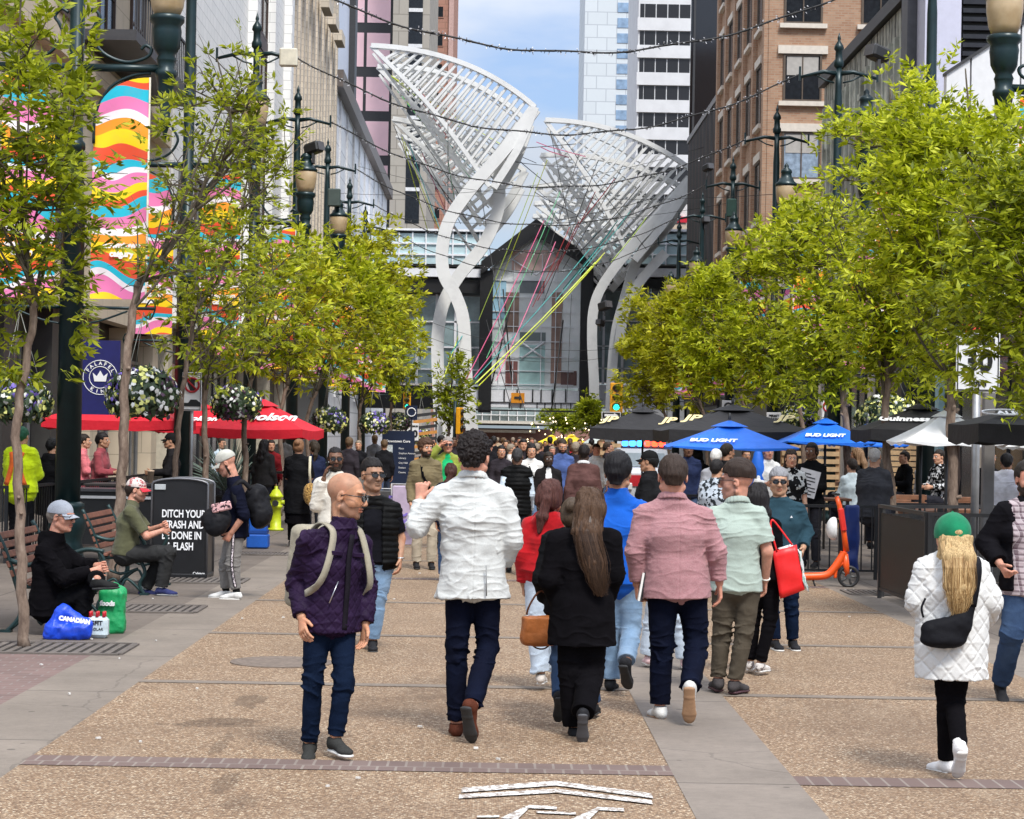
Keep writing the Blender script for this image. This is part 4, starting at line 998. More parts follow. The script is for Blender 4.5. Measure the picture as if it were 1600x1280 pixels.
    J = JP(D, dict(head=(582,744), neck=(584,784), shR=(552,799), shL=(615,799), elR=(547,845,.03), wrR=(552,880,-.05), elL=(626,842,.02), wrL=(625,872,-.06),
                   hipR=(567,872), hipL=(602,872), knR=(568,935,.1), knL=(590,935,-.04), anR=(572,985,.2), anL=(582,1000,-.02)), 1.05)
    person('stocky man in sunglasses, black polo and puffer vest with light jeans', J, R(172), R(150), R(2), 0, 'tan', vox=.0085, hs=1.14, fat=1.08,
           top=[dict(mat=cl('black_polo', (.006,.006,.008)), o=.014, hem=.03, sleeve=.8, name='polo_shirt', lapel=True), dict(mat=cl('black_puffer', (.006,.006,.006), rough=.5), o=.036, hem=.05, sleeve=0, vest=True, puff=.05, open=.07, name='puffer_vest')],
           bot=dict(mat=ltjean, o=.014, w=(0,.008,.01)), shoe=dict(mat=sh_blk, sole=sole_b), foot=std_foot(R(175), R(170)), glasses=True, hair=dict(kind='short', col=(.012,.01,.01), t=.005, up=.018, fh=.07, fade=1, stub=lambda l: np.where(l[:,1] < .03, l[:,2]+.04, -1.)), hands=(.4,.3), seed=131,
           parts=(lambda root, rl, J, K: MB().tube([Vector(J['wrL']-rl)+Vector((.032*math.cos(a),.032*math.sin(a),.0)) for a in [i/12*2*PI for i in range(13)]], .008, 6).build('watch', M('ring_metal', ()) if False else MATS['ring_metal'], root),))
    # --- man in the cream jacket on the phone
    D = 23.0
    J = JP(D, dict(head=(524,718), neck=(525,744), shR=(500,757), shL=(550,757), elR=(494,790,-.05), wrR=(506,748,-.12), elL=(556,795,.02), wrL=(552,825,-.08),
                   hipR=(512,822), hipL=(538,822), knR=(512,880,0), knL=(540,880,-.1), anR=(512,935,.05), anL=(541,935,-.08)), 1.0)
    J['hdR'] = np.array([.25, .1, 1.])
    person('bearded man in cream jacket and sunglasses holding a phone to his ear', J, R(174), R(170), 0, 0, 'brown', vox=.010, hs=1.08, top=dict(mat=cl('cream_twill', (.62,.58,.50), rough=.9, var=.08), o=.028, hem=.08, sleeve=1.92, open=.035, name='jacket', lapel=True),
           bot=dict(mat=cl('cream_trousers', (.5,.47,.41)), o=.015), shoe=dict(mat=sh_wht, sole=sole_w), glasses=True, beard='dark', hair=dict(kind='short', col=(.01,.008,.008), t=.006, fh=.07), hands=(1.,.4), seed=141)
    p = thing('phone', 'dark phone held against the ear of the man in cream', 'phone', at(512, 722, D-.04)); MB().box((0,0,0), (.012,.07,.14), rot=Matrix.Rotation(R(-12), 3, 'Y'), bev=.006).build('phone_case', M('phone_black', (.01,.01,.012), .3), p)
    # --- man in the pale cap looking down, standing by the litter bin
    D = gnd(362, 936).y
    J = JP(D, dict(head=(353,724), neck=(368,752), shL=(371,767,-.20), shR=(365,766,.18), elL=(381,806,-.24), wrL=(362,832,-.22), elR=(352,800,.16), wrR=(338,806,.0),
                   hipL=(367,830,-.09), hipR=(367,830,.09), knL=(364,882,-.10), knR=(353,882,.10), anL=(369,925,-.10), anR=(352,923,.12)), 1.03)
    def tape(root, rl, J, K):
        a, k, n_ = J['hipL'], J['knL'], J['anL']; P = [a-np.array([0,.115,.02]), (a+k)/2-np.array([0,.105,0]), k-np.array([0,.095,0]), (k+n_)/2-np.array([0,.08,0]), n_-np.array([0,.066,-.06])]
        strapf(smoothpts([Vector(p-rl) for p in P], 4), .017, M('tape_black', (.02,.015,.018)), 'side_stripe', .003, root, Vector((0,-1,0)))
        strapf(smoothpts([Vector(p-rl-np.array([0,.0045,0])) for p in P], 4), .009, cl('tape_letters', (.7,.62,.64), 'pattern', (.03,.02,.03), sc_=3), 'stripe_print', .002, root, Vector((0,-1,0)))
    person('man in pale cap and dark shirt looking down beside the litter bin', J, R(-84), R(-92), R(-28), 0, 'pink', vox=.009, hs=1.13,
           top=dict(mat=cl('navy_shirt', (.006,.007,.016)), o=.022, hem=.06, sleeve=1.05, collar=.03, name='shirt'), bot=dict(mat=cl('grey_track', (.16,.15,.14), 'heather'), o=.016, w=(0,.01,.0), to=.9),
           shoe=dict(mat=sh_wht, sole=sole_w, sock=cl('black_cuff', (.012,.012,.012))), foot=std_foot(R(-80), R(-88)), cap=dict(mat=cl('stone_cap', (.42,.41,.36))), beard='dark', hair=dict(kind=None, col=(.1,.08,.06), stub=lambda l: l[:,2]+.05-0*l[:,1]-np.where(l[:,1] > .02, 1, 0)),
           hands=(.8,.8), seed=151, parts=(tape, backpack_part(cl('black_pack', (.012,.012,.014), 'leather', rough=.45), cl('black_pack', ()) if False else C_['black_pack'], size=(.17,.13,.25), back=.27, drop=.06)) if False else (tape,))
    c = at(402, 790, D); t = thing('backpack', 'bulky black backpack on the man in the pale cap', 'backpack', c)
    q = SDF(); A = rotm(R(-90), R(6)); q.el([-.02,0,.06], rotm(R(-84), R(14)), np.array([.16,.15,.19]), .02); q.el([.05,-.04,-.10], A, np.array([.15,.13,.16]), .06)
    sdf_obj('pack_body', q, .010, cl('black_pack', (.014,.014,.016), 'leather', rough=.45), t, lambda V: .014*vn(V*9)+.006*vn(V*24))
    strapf(smoothpts([Vector(at(392,765,D-.2))-c, Vector(at(378,752,D-.21))-c, Vector(at(366,762,D-.235))-c, Vector(at(368,785,D-.27))-c, Vector(at(384,806,D-.22))-c], 5), .024, C_['black_pack'], 'shoulder_strap', .006, t, Vector((-.3,-1,.3)))
    c = at(338, 812, D-.28); t = thing('shoulder_bag', 'round black bag held in front of the man in the pale cap', 'bag', c); q = SDF(); q.el([0,0,0], rotm(R(-80)), np.array([.13,.17,.15]), .02); q.el([.0,-.05,-.08], rotm(0), np.array([.12,.1,.1]), .05)
    sdf_obj('bag_body', q, .010, C_['black_pack'], t, lambda V: .010*vn(V*12)+.005*vn(V*30))
    pk = thing('pouch', 'pink floral pouch lying on the round black bag', 'pouch', at(346, 792, D-.40)); MB().box((0,0,0), (.22,.03,.10), rot=Matrix.Rotation(R(-14), 3, 'Y'), bev=.02).build('pouch_body', cl('pink_floral', (.62,.36,.36), 'pattern', (.03,.015,.02), sc_=1.4), pk)
    # --- seated man in the olive T-shirt
    D = gnd(255, 930).y
    J = JP(D, dict(head=(214,766), neck=(207,786), shR=(203,800,-.19), shL=(207,800,.19), elR=(229,838,-.22), wrR=(252,830,-.10), elL=(232,830,.16), wrL=(252,822,.03),
                   hipR=(196,862,-.10), hipL=(196,862,.10), knR=(263,864,-.10), knL=(256,866,.12), anR=(252,918,-.10), anL=(226,920,.12)), 1.03)
    person('man in olive T-shirt and red and white cap seated on the farther bench', J, R(94), R(92), R(-6), 0, 'pink', vox=.009, hs=1.08, fat=1.06, seat=True,
           top=dict(mat=cl('olive_jersey', (.085,.085,.045), rough=.95), o=.016, hem=.03, sleeve=.85, name='t_shirt', so=.024), bot=dict(mat=cl('black_cargo', (.03,.03,.03)), o=.02, w=(0,.015,.01)), shoe=dict(mat=cl('shoe_navy', (.03,.035,.10), 'heather'), sole=M('sole_grey', (.22,.22,.22)), sock=C_['white_sock']),
           foot=std_foot(R(95), R(98)), cap=dict(mat=cl('camo_cap', (.6,.52,.48), 'pattern', (.35,.1,.1)), brim=cl('red_brim', (.6,.03,.05))), hair=dict(kind='short', col=(.035,.025,.02), t=.012, cutz=-.08), beard='brown', hands=(.8,.8), seed=161)
    # --- seated man in the black hooded coat
    D = gnd(122, 992).y
    J = JP(D, dict(head=(96,808), neck=(84,840), shR=(68,862,-.18), shL=(98,862,.16), elR=(98,905,-.22), wrR=(146,892,-.16), elL=(124,884,.08), wrL=(152,884,-.04),
                   hipR=(72,945,-.09), hipL=(76,943,.10), knR=(133,925,-.06), knL=(140,908,.05), anR=(124,978,-.06), anL=(154,906,-.08)), 1.05)
    J['knL'] = np.array(at(146, 915, D+.05)); J['anL'] = np.array(at(150, 912, D-.22))
    J['knL'] = np.array(at(140, 905, D+.02)); J['anL'] = np.array(at(152, 905, D-.24))
    person('man in grey cap and black hooded coat seated cross-legged on the near bench', J, R(98), R(108), R(-4), 0, 'pink', vox=.0085, hs=1.12, seat=True,
           top=dict(mat=black, o=.034, hem=.10, sleeve=1.9, hood=True, collar=.03, name='hooded_coat', so=.028, fold=.010), bot=dict(mat=cl('black_track', (.005,.005,.006)), o=.02, w=(0,.012,.01)),
           shoe=dict(mat=cl('slide_black', (.02,.02,.02)), sole=sole_b, sock=C_['white_sock']), foot={'L': (R(96), R(4)), 'R': (R(100), 0)}, cap=dict(mat=cl('grey_cap', (.33,.35,.39), 'heather')), glasses=True, hair=dict(kind='short', col=(.2,.17,.15), t=.004, cutz=-.06), hands=(.6,.7), seed=171)
# ================================================================== materials of the place
def brickmat(name, c1, c2, mortar, bw=.215, bh=.075, axis='xz', bstr=.4, msize=.012, var=.5, rough=.85):
    if name in MATS: return MATS[name]
    m, nt, b = _b(name); setp(b, rough, 0, .3)
    s = sep(nt, tco(nt)); 
    if axis == 'xz': u, v = mth(nt, 'ADD', s[0], s[1]), s[2]
    elif axis == 'xy': u, v = s[0], s[1]
    br = nt.nodes.new('ShaderNodeTexBrick'); br.inputs['Scale'].default_value = 1; br.inputs['Brick Width'].default_value = bw; br.inputs['Row Height'].default_value = bh
    br.inputs['Mortar Size'].default_value = msize; br.inputs['Mortar Smooth'].default_value = .2; br.inputs['Bias'].default_value = 0
    br.inputs['Color1'].default_value = (*c1, 1); br.inputs['Color2'].default_value = (*c2, 1); br.inputs['Mortar'].default_value = (*mortar, 1)
    nt.links.new(comb(nt, u, v, 0.), br.inputs[0])
    n = noise(nt, tco(nt), 1.3, 6, .65); c = mix(nt, ramp(nt, n, [(.35, 0), (.7, var)]), br.outputs[0], tuple(x*.6 for x in c1))
    nt.links.new(c, b.inputs['Base Color']); bump(nt, b, br.outputs[1], -bstr, .01)
    MATS[name] = m; return m
def aggregate():
    m, nt, b = _b('exposed_aggregate'); setp(b, .8, 0, .35)
    v = tco(nt)
    vo = nt.nodes.new('ShaderNodeTexVoronoi'); vo.inputs['Scale'].default_value = 82; nt.links.new(v, vo.inputs[0])
    c = ramp(nt, sep(nt, vo.outputs['Color'])[0], [(0, (.06,.031,.015)), (.3, (.18,.10,.052)), (.55, (.29,.18,.098)), (.78, (.40,.275,.165)), (.93, (.57,.44,.30)), (1, (.78,.68,.50))])
    edge = ramp(nt, vo.outputs['Distance'], [(.25, 0), (.7, .75)]); c = mix(nt, edge, c, (.17,.12,.08))
    n = noise(nt, v, .55, 6, .62); c = mix(nt, ramp(nt, n, [(.3, .4), (.62, 0)]), c, (.13,.085,.055))
    n3 = noise(nt, tco(nt, scale=(1,.35,1)), 2.4, 5, .7); c = mix(nt, ramp(nt, n3, [(.55, 0), (.8, .35)]), c, (.42,.33,.23))
    # spilt-drink stain
    s = sep(nt, v)
    def blob(cx, cy, rx, ry, st):
        d = mth(nt,'ADD', mth(nt,'POWER', mth(nt,'DIVIDE', mth(nt,'SUBTRACT', s[0], cx), rx), 2.), mth(nt,'POWER', mth(nt,'DIVIDE', mth(nt,'SUBTRACT', s[1], cy), ry), 2.))
        d = mth(nt,'SUBTRACT', d, mth(nt,'MULTIPLY', mth(nt,'SUBTRACT', noise(nt, tco(nt, scale=(1.,.45,1)), 7.5, 7, .75), .36), 7.)); d = mth(nt,'ADD', d, .25); return ramp(nt, d, [(0, st), (.7, 0)])
    for (px, py, rx, ry, st) in ((352,1128,.2,.16,.55),(392,1096,.09,.35,.5),(330,1134,.3,.08,.5),(345,1165,.04,.4,.4),(352,1225,.06,.4,.4),(372,1255,.10,.2,.35),(700,1075,.3,.8,.25),(1350,1130,.5,1.2,.18),(620,1105,.5,.6,.25)):
        p = gnd(px, py); c = mix(nt, blob(p.x, p.y, rx, ry, st), c, (.055,.033,.020))
    nt.links.new(c, b.inputs['Base Color']); bump(nt, b, vo.outputs['Distance'], -.5, .01)
    return m
def concrete(name, col, joint=None, var=.22, js=(2., 2.), off=(0,0)):
    if name in MATS: return MATS[name]
    m, nt, b = _b(name); setp(b, .85, 0, .3); v = tco(nt)
    n = noise(nt, v, .9, 7, .65); c = ramp(nt, n, [(.3, tuple(x*(1-var) for x in col)), (.7, tuple(x*(1+var) for x in col))])
    n2 = noise(nt, v, 16, 6, .7); c = mix(nt, ramp(nt, n2, [(.45, .0), (.75, .35)]), c, tuple(x*.5 for x in col))
    n3 = noise(nt, v, 90, 3); c = mix(nt, ramp(nt, n3, [(.55, 0), (.8, .4)]), c, tuple(min(1, x*1.5) for x in col))
    if joint:
        s = sep(nt, v)
        for a in (0, 1):
            f = mth(nt,'FRACT', mth(nt,'DIVIDE', mth(nt,'ADD', s[a], 100.+off[a]), js[a])); g = mth(nt,'LESS_THAN', f, .018/js[a]); c = mix(nt, mth(nt,'MULTIPLY', g, .75), c, (.03,.027,.024))
    vg = nt.nodes.new('ShaderNodeTexVoronoi'); vg.inputs['Scale'].default_value = 3.1; nt.links.new(v, vg.inputs[0]); c = mix(nt, mth(nt,'MULTIPLY', mth(nt,'LESS_THAN', vg.outputs['Distance'], .085), .6), c, (.05,.042,.038))
    vc = nt.nodes.new('ShaderNodeTexVoronoi'); vc.feature = 'DISTANCE_TO_EDGE'; vc.inputs['Scale'].default_value = .45; nt.links.new(mix(nt, .12, v, noise(nt, v, 3, 4, .6, 1)), vc.inputs[0]); c = mix(nt, mth(nt,'MULTIPLY', mth(nt,'LESS_THAN', vc.outputs['Distance'], .003), .28), c, (.04,.034,.03))
    nt.links.new(c, b.inputs['Base Color']); bump(nt, b, n2, .25, .006)
    MATS[name] = m; return m
def sheet(name, poly, z, m, kind='structure'):
    mb = MB(); mb.add([(x, y, z) for x, y in poly], [tuple(range(len(poly)))]); o = mb.build(name, m, fix=False)
    if o.data.polygons[0].normal.z < 0: o.data.flip_normals()
    if kind: o['kind'] = kind
    return o
def build_ground():
    g = sheet('ground', [(-600,-60),(600,-60),(600,1600),(-600,1600)], 0., concrete('pavement_concrete', (.145,.12,.10), True, js=(1.5,1.5)))
    L0 = (gnd(0,1214).x+gnd(406,936).x)/2; LO = (gnd(0,1102).x+gnd(341,916).x)/2
    RS0 = gnd(1040,1190).x; RS1 = gnd(1211,1184).x; RK = (gnd(1297,922).x+gnd(1432,982).x)/2
    sheet('roadway', [(L0,-2),(RK,-2),(RK,97),(L0,97)], .004, aggregate())
    sheet('kerb_band', [(LO,-2),(L0,-2),(L0,97),(LO,97)], .004, concrete('band_concrete', (.20,.168,.138), True, js=(30.,2.4)))
    sheet('kerb_band', [(RK,-2),(RK+.55,-2),(RK+.55,97),(RK,97)], .004, concrete('band_concrete', ()))
    sheet('centre_strip', [(RS0,-2),(RS1,-2),(RS1,97),(RS0,97)], .008, concrete('strip_concrete', (.205,.172,.143), True, js=(30.,3.6)))
    bk = brickmat('paver_brick', (.175,.125,.108), (.145,.10,.088), (.25,.21,.18), bw=.105, bh=.6, axis='xy', msize=.008)
    d0 = gnd(500,1198).y
    dg = concrete('joint_concrete', (.19,.155,.125))
    for i in range(0, 22):
        y = d0+3.87*i; a, w = (bk, .30) if i % 4 == 0 else (dg, .16)
        if i == 0: sheet('brick_band', [(L0,y-.15),(RS0,y-.15),(RS0,y+.2),(L0,y+.2)], .008, bk)
        else: sheet('cross_joint', [(L0,y-w/2),(RS0,y-w/2),(RS0,y+w/2),(L0,y+w/2)], .008, a)
        yr = y-.25; sheet('cross_joint', [(RS1,yr-w/2),(RK,yr-w/2),(RK,yr+w/2),(RS1,yr+w/2)], .008, bk if i % 4 == 0 else dg)
    rb = brickmat('paver_red', (.20,.13,.115), (.15,.10,.09), (.22,.19,.17), bw=.22, bh=.11, axis='xy', msize=.008)
    sheet('brick_pavement', [(LO-3.2,8),(LO,8),(LO,gnd(60,1022).y),(LO-3.2,gnd(60,1022).y)], .004, rb)
    sheet('asphalt_road', [(-200,97),(200,97),(200,112),(-200,112)], .004, concrete('asphalt', (.055,.055,.058)))
    for k in range(9): 
        x = -4+k*1.0; o = sheet('crosswalk_marking', [(x,98),(x+.5,98),(x+.5,101),(x,101)], .008, M('road_paint', (.7,.7,.68), .7, var=.15, vs=8, dirt=.5))
    # painted chevrons and the bicycle symbol below them
    paint, nt, b_ = _b('marking_paint'); setp(b_, .75, 0, .3); v = tco(nt); nt.links.new(mix(nt, ramp(nt, noise(nt, v, 34, 6, .7), [(.45, 0), (.55, .85)]), mix(nt, ramp(nt, noise(nt, v, 5, 4), [(.4, 0), (.7, .35)]), (.72,.71,.68), (.4,.34,.28)), (.16,.11,.075)), b_.inputs['Base Color'])
    def line(pts, w, nm='chevron_marking'):
        P = [gnd(*p) for p in pts]; mb = MB(); vs = []
        for i, p in enumerate(P):
            t = (P[min(i+1,len(P)-1)]-P[max(0,i-1)]); t.normalize(); q = Vector((-t.y, t.x, 0)); 
            if abs(t.x) > .5: q = Vector((0,1,0))
            vs += [(p+q*w/2+Vector((0,0,.012)))[:], (p-q*w/2+Vector((0,0,.012)))[:]]
        mb.add(vs, [(2*i, 2*i+1, 2*i+3, 2*i+2) for i in range(len(P)-1)]); o = mb.build(nm, paint, fix=False); o['kind'] = 'structure'
        for pl in o.data.polygons:
            if pl.normal.z < 0: pl.flip()
    line([(721,1238),(868,1227),(1019,1247)], .15); line([(717,1248),(868,1239),(1019,1257)], .12)
    line([(795,1283),(826,1264),(870,1266)], .09, 'bicycle_marking'); line([(838,1272),(900,1275)], .06, 'bicycle_marking'); line([(905,1285),(935,1267),(975,1269)], .09, 'bicycle_marking'); line([(745,1280),(780,1279)], .05, 'bicycle_marking')
    # manhole, grates
    c = gnd(440,1036); t = thing('manhole_cover', 'round iron cover set flush in the tan aggregate', 'manhole cover', c)
    mb = MB(); mb.lathe([(.42,.004),(.42,.012),(.36,.014),(.35,.010),(.001,.010)], n=32, smooth=False); mb.build('cover', M('old_iron', (.15,.115,.09), .8, 0., var=.3, vs=20), t)
    iron = M('grate_iron', (.13,.11,.095), .7, .1, var=.3)
    for (px, py, w, l) in ((62,1014,1.5,.9),(215,952,1.3,.9),(300,908,1.3,.9),(405,866,.9,.7),(1392,928,1.1,.8)):
        c = gnd(px, py); t = thing('tree_grate', {62:'iron tree grate round the nearest trunk at the left',215:'iron tree grate beneath the farther bench',300:'iron tree grate in front of the litter bin',405:'iron tree grate beside the blue plastic bollard',1392:'iron tree grate below the dark mesh screen'}[px], 'tree grate', c)
        mb = MB(); 
        for s_ in (-1,1): mb.box((0, s_*l/2, .01), (w,.06,.02)); mb.box((s_*w/2, 0, .01), (.06,l-.06,.02))
        n = 15
        for i in range(n): mb.box((-w/2+.06+(w-.12)*(i+.5)/n, 0, .008), (w/n*.55, l-.08, .014))
        mb.build('grate', iron, t); MB().box((0,0,.003),(w,l,.004)).build('pit', M('pit_soil', (.02,.016,.013), .95), t)
    rnd = random.Random(4)
    mb = MB()
    for i in range(90):
        x = rnd.uniform(-6, 6.5); y = rnd.uniform(11, 30); mb.box((x, y, .018), (rnd.uniform(.008,.03), rnd.uniform(.008,.03), .01), rz=rnd.uniform(0,3))
    o = mb.build('litter', M('litter_pale', (.6,.58,.54), .8)); tag(o, 'pale specks of litter and petals strewn over the paving', 'litter', None, 'stuff')
# ================================================================== buildings
glassd = M('window_dark', (.015,.018,.022), .15, var=.3, spec=.35); glassb = M('window_blue', (.22,.32,.45), .1, var=.3, vs=1., spec=.8)
frame_w = M('frame_white', (.6,.6,.6), .5); frame_d = M('frame_dark', (.03,.03,.032), .5)
def vol(name, m, lo, hi, par): return MB().b2(lo, hi).build(name, m, par)
def window(par, c, w, h, nx, m=None, fm=None, sill=None, fr=.09, mull=(1,1), dep=.12):
    "a window on a wall; nx: 'x+','x-','y-' = the way it faces; the wall plane passes through c"
    m = m or glassd; fm = fm or frame_w; c = Vector(c); U = {'x+': (0,1,0), 'x-': (0,-1,0), 'y-': (1,0,0)}[nx]; Nn = {'x+': (1,0,0), 'x-': (-1,0,0), 'y-': (0,-1,0)}[nx]
    rt = Matrix((U, (-Vector(Nn)), (0,0,1))).transposed()
    f = MB(); 
    for s_ in (-1,1): f.box(c+Vector(U)*s_*(w/2+fr/2)+Vector(Nn)*.02, (fr, dep, h+2*fr), rot=rt); f.box(c+Vector((0,0,s_*(h/2+fr/2)))+Vector(Nn)*.02, (w, dep, fr), rot=rt)
    for i in range(1, mull[0]): f.box(c+Vector(U)*(-w/2+w*i/mull[0])+Vector(Nn)*.025, (fr*.6, dep*.7, h), rot=rt)
    for i in range(1, mull[1]): f.box(c+Vector((0,0,-h/2+h*i/mull[1]))+Vector(Nn)*.023, (w, dep*.6, fr*.6), rot=rt)
    wo = f.build('window', fm, par); p = MB().box(c+Vector(Nn)*.012, (w, .03, h), rot=rt); p.build('pane', m, wo)
    if sill: 
        MB().box(c+Vector((0,0,-h/2-fr-.09))+Vector(Nn)*.07, (w+.5, .22, .18), rot=rt).build('sill', sill, wo); MB().box(c+Vector((0,0,h/2+fr+.16))+Vector(Nn)*.05, (w+.6, .16, .32), rot=rt).build('lintel', sill, wo)
    return wo
XL, XR = -9.8, 10.5
def build_left():
    tile = brickmat('glazed_tile', (.84,.83,.80), (.78,.78,.75), (.42,.42,.41), bw=.75, bh=.42, bstr=.15, msize=.012, var=.15, rough=.45)
    cream = brickmat('cream_stone', (.60,.50,.37), (.54,.45,.34), (.32,.27,.2), bw=1.2, bh=.6, bstr=.2, var=.3)
    tan_b = brickmat('buff_brick', (.66,.58,.47), (.56,.49,.40), (.3,.26,.2), bw=.9, bh=.3, bstr=.3, var=.3)
    dark = M('shopfront_black', (.012,.012,.014), .4); brownw = M('bronze_frame', (.06,.035,.025), .5)
    # nearest: cream stone with balconies
    b = thing('stone_building', 'cream stone building with dark balconies behind the nearest tree', 'building', (XL-8, 50, 0)); o = Vector(b.location)
    P = lambda x, y, z: (x-o.x, y-o.y, z)
    vol('walls', cream, P(XL-16, 26, 4.6), P(XL, 61, 30), b); vol('shopfront', dark, P(XL-16, 26, 0), P(XL-.3, 61, 4.6), b)
    vol('cornice', cream, P(XL, 26, 4.5), P(XL+.35, 61, 5.1), b)
    vol('string_course', cream, P(XL, 26, 10.0), P(XL+.3, 61, 10.5), b)
    for i, y in enumerate((38.5, 43, 47.5, 52, 56.5)):
        for z in (7.4, 12.6, 17.): window(b, P(XL, y, z), 1.9, 2.9, 'x+', fm=brownw, mull=(2,2))
    for y in (42, 46.5, 51, 55.5, 60): vol('pier', cream if y > 50 else M('pier_grey_shaded', (.035,.033,.03), .6), P(XL-.3, y-.45, 0), P(XL+.12, y+.45, 4.49), b)  # nearer piers coloured almost black to stand in for the patio shade
    mb = MB(); mb.b2(P(XL, 49, 10.9), P(XL+1.3, 59, 11.15))
    for k in range(34): mb.box(P(XL+1.25, 49.1+k*.3, 11.7), (.03,.03,1.1))
    mb.box(P(XL+1.25, 54, 12.28), (.06,10,.06)); mb.b2(P(XL, 49, 15.6), P(XL+1.5, 59.5, 16.6)); mb.build('balcony', M('balcony_dark', (.05,.05,.055), .5), b)
    for i, y in enumerate((44.2, 48.8, 53.4, 58)): window(b, P(XL-.3, y, 2.1), 2.6, 3.1, 'x+', m=glassd, fm=M('shop_frame_steel', (.3,.3,.3), .4, .6), mull=(3,1))
    # white glazed tile
    b = thing('tile_building', 'white glazed tile building with tall bronze windows', 'building', (XL-8, 78, 0)); o = Vector(b.location)
    P = lambda x, y, z: (x-o.x, y-o.y, z)
    vol('walls', tile, P(XL-16, 61.05, 5), P(XL, 96, 34), b); vol('shopfront', M('shopfront_cream_shaded', (.10,.085,.065), .6), P(XL-16, 61.05, 0), P(XL-.15, 96, 5), b)  # shopfront colour darkened to imitate the shade along the storefronts
    for y in (61.6, 81.8, 88.4, 95.3): vol('pilaster', tile, P(XL, y-.5, 5.01), P(XL+.35, y+.5, 34), b); vol('base_pier', M('pier_cream', (.5,.45,.35), .6), P(XL-.15, y-.4, 0), P(XL+.3, y+.4, 4.9), b)
    for y in (85.1,): 
        for z in (7.6, 11.6, 15.6, 19.6, 23.6): window(b, P(XL, y, z), 4.6, 3.1, 'x+', fm=brownw, mull=(3,2))
        for z in (9.6, 13.6, 17.6, 21.6): vol('spandrel', brownw, P(XL, y-2.3, z-.3), P(XL+.1, y+2.3, z+.3), b)
    for y in (64, 69, 74, 79):
        window(b, P(XL, y, 8.2), 2.2, 3.4, 'x+', fm=brownw, mull=(2,2)); window(b, P(XL-.15, y, 2.3), 3.2, 3.2, 'x+', m=glassd, fm=frame_d, mull=(2,1))
    vol('cornice', tile, P(XL, 61.05, 4.95), P(XL+.6, 96, 5.6), b)
    # buff brick with pilaster ribs
    b = thing('buff_building', 'buff brick building with narrow vertical ribs', 'building', (XL-8, 110, 0)); o = Vector(b.location)
    P = lambda x, y, z: (x-o.x, y-o.y, z)
    vol('walls', tan_b, P(XL-16, 96.05, 4.5), P(XL+.02, 124, 30), b); vol('shopfront', dark, P(XL-16, 96.05, 0), P(XL-.2, 124, 4.5), b)
    for k in range(15): vol('rib', tan_b, P(XL+.02, 97+k*1.9, 4.51), P(XL+.14, 97.75+k*1.9, 29), b)
    for k in range(6): vol('ledge', tan_b, P(XL+.3, 96.05+k*4.6, 24+0*k), P(XL+.75, 98.5+k*4.6, 24.6), b)
    vol('parapet', tan_b, P(XL, 96.05, 30), P(XL+.8, 124, 31), b)
    # white panel and glass building beyond
    b = thing('panel_building', 'low pale panel building with a raking roofline beyond the buff one', 'building', (XL-8, 150, 0)); o = Vector(b.location)
    P = lambda x, y, z: (x-o.x, y-o.y, z); wp = brickmat('white_panel', (.80,.82,.86), (.74,.77,.83), (.35,.37,.42), bw=2.4, bh=1.6, bstr=.1, msize=.05, var=.1, rough=.3)
    vol('walls', wp, P(XL-16, 124.05, 0), P(XL, 184, 22.2), b); vol('roof_edge', M('edge_brown', (.12,.10,.09), .5), P(XL-16, 124.05, 22.2), P(XL+.5, 184, 23.2), b)
    vol('stair_tower', M('lilac_panel', (.60,.63,.72), .35, var=.08), P(XL-10, 125, 23.2), P(XL-.3, 139, 60), b); vol('dark_fin', frame_d, P(XL-.3, 139, 23.2), P(XL+.1, 141, 34), b)
    for k in range(9): vol('mullion', frame_w, P(XL, 128+k*6, 4), P(XL+.12, 128.3+k*6, 22), b)
    # towers far behind
    def fx(px, d): return at(px, 640, d).x
    def fz(py, d): return at(700, py, d).z
    d = 210.; b = thing('pink_glass_tower', 'tower of pink reflecting glass with dark floor bands', 'tower', (fx(571,d), d, 0)); o = Vector(b.location); P = lambda x, y, z: (x-o.x, y-o.y, z)
    x0, x1 = fx(512,d), fx(602,d); vol('walls', frame_d, P(x0, d, 0), P(x1, d+25, 75), b)
    pk = M('pink_glass', (.90,.58,.62), .3, var=.12, vs=.25, spec=.8); xs = [fx(q, d) for q in (514,539,560,601)]
    for r in range(9):
        z0, z1 = fz(254-70*r+40*0+28-70*0-0, d), 0
        zb = fz(38+69*5-69*r+0, d); zt = fz(38+69*5-69*(r)-53, d)
        for i in range(3): MB().b2(P(xs[i]+.15, d-.05, zb), P(xs[i+1]-.15, d+.05, zt)).build('pane', pk, b)
    d = 200.; b = thing('concrete_tower', 'buff concrete tower with one dark glazed strip', 'tower', (fx(630,d), d, 0)); o = Vector(b.location); P = lambda x, y, z: (x-o.x, y-o.y, z)
    cb = brickmat('precast_panel', (.36,.33,.28), (.33,.30,.26), (.22,.2,.17), bw=2.2, bh=1.6, bstr=.1, msize=.05, var=.2)
    vol('walls', cb, P(fx(602.5,d), d, 0), P(fx(660,d), d+26, 80), b)
    for r in range(8):
        zb = fz(350-56*r, d); zt = fz(350-56*r-50, d); MB().b2(P(fx(627,d), d-.05, zb), P(fx(649,d), d+.05, zt)).build('pane', glassd, b)
        MB().b2(P(fx(627,d), d-.12, zt), P(fx(649,d), d+.02, zt+.35)).build('transom', frame_w, b)
    d = 245.; b = thing('terracotta_tower', 'reddish brick tower with small square windows beside the sky', 'tower', (fx(675,d), d, 0)); o = Vector(b.location); P = lambda x, y, z: (x-o.x, y-o.y, z)
    tb = brickmat('terracotta', (.42,.22,.16), (.38,.20,.15), (.3,.17,.12), bw=1.4, bh=.7, bstr=.1, msize=.05, var=.2)
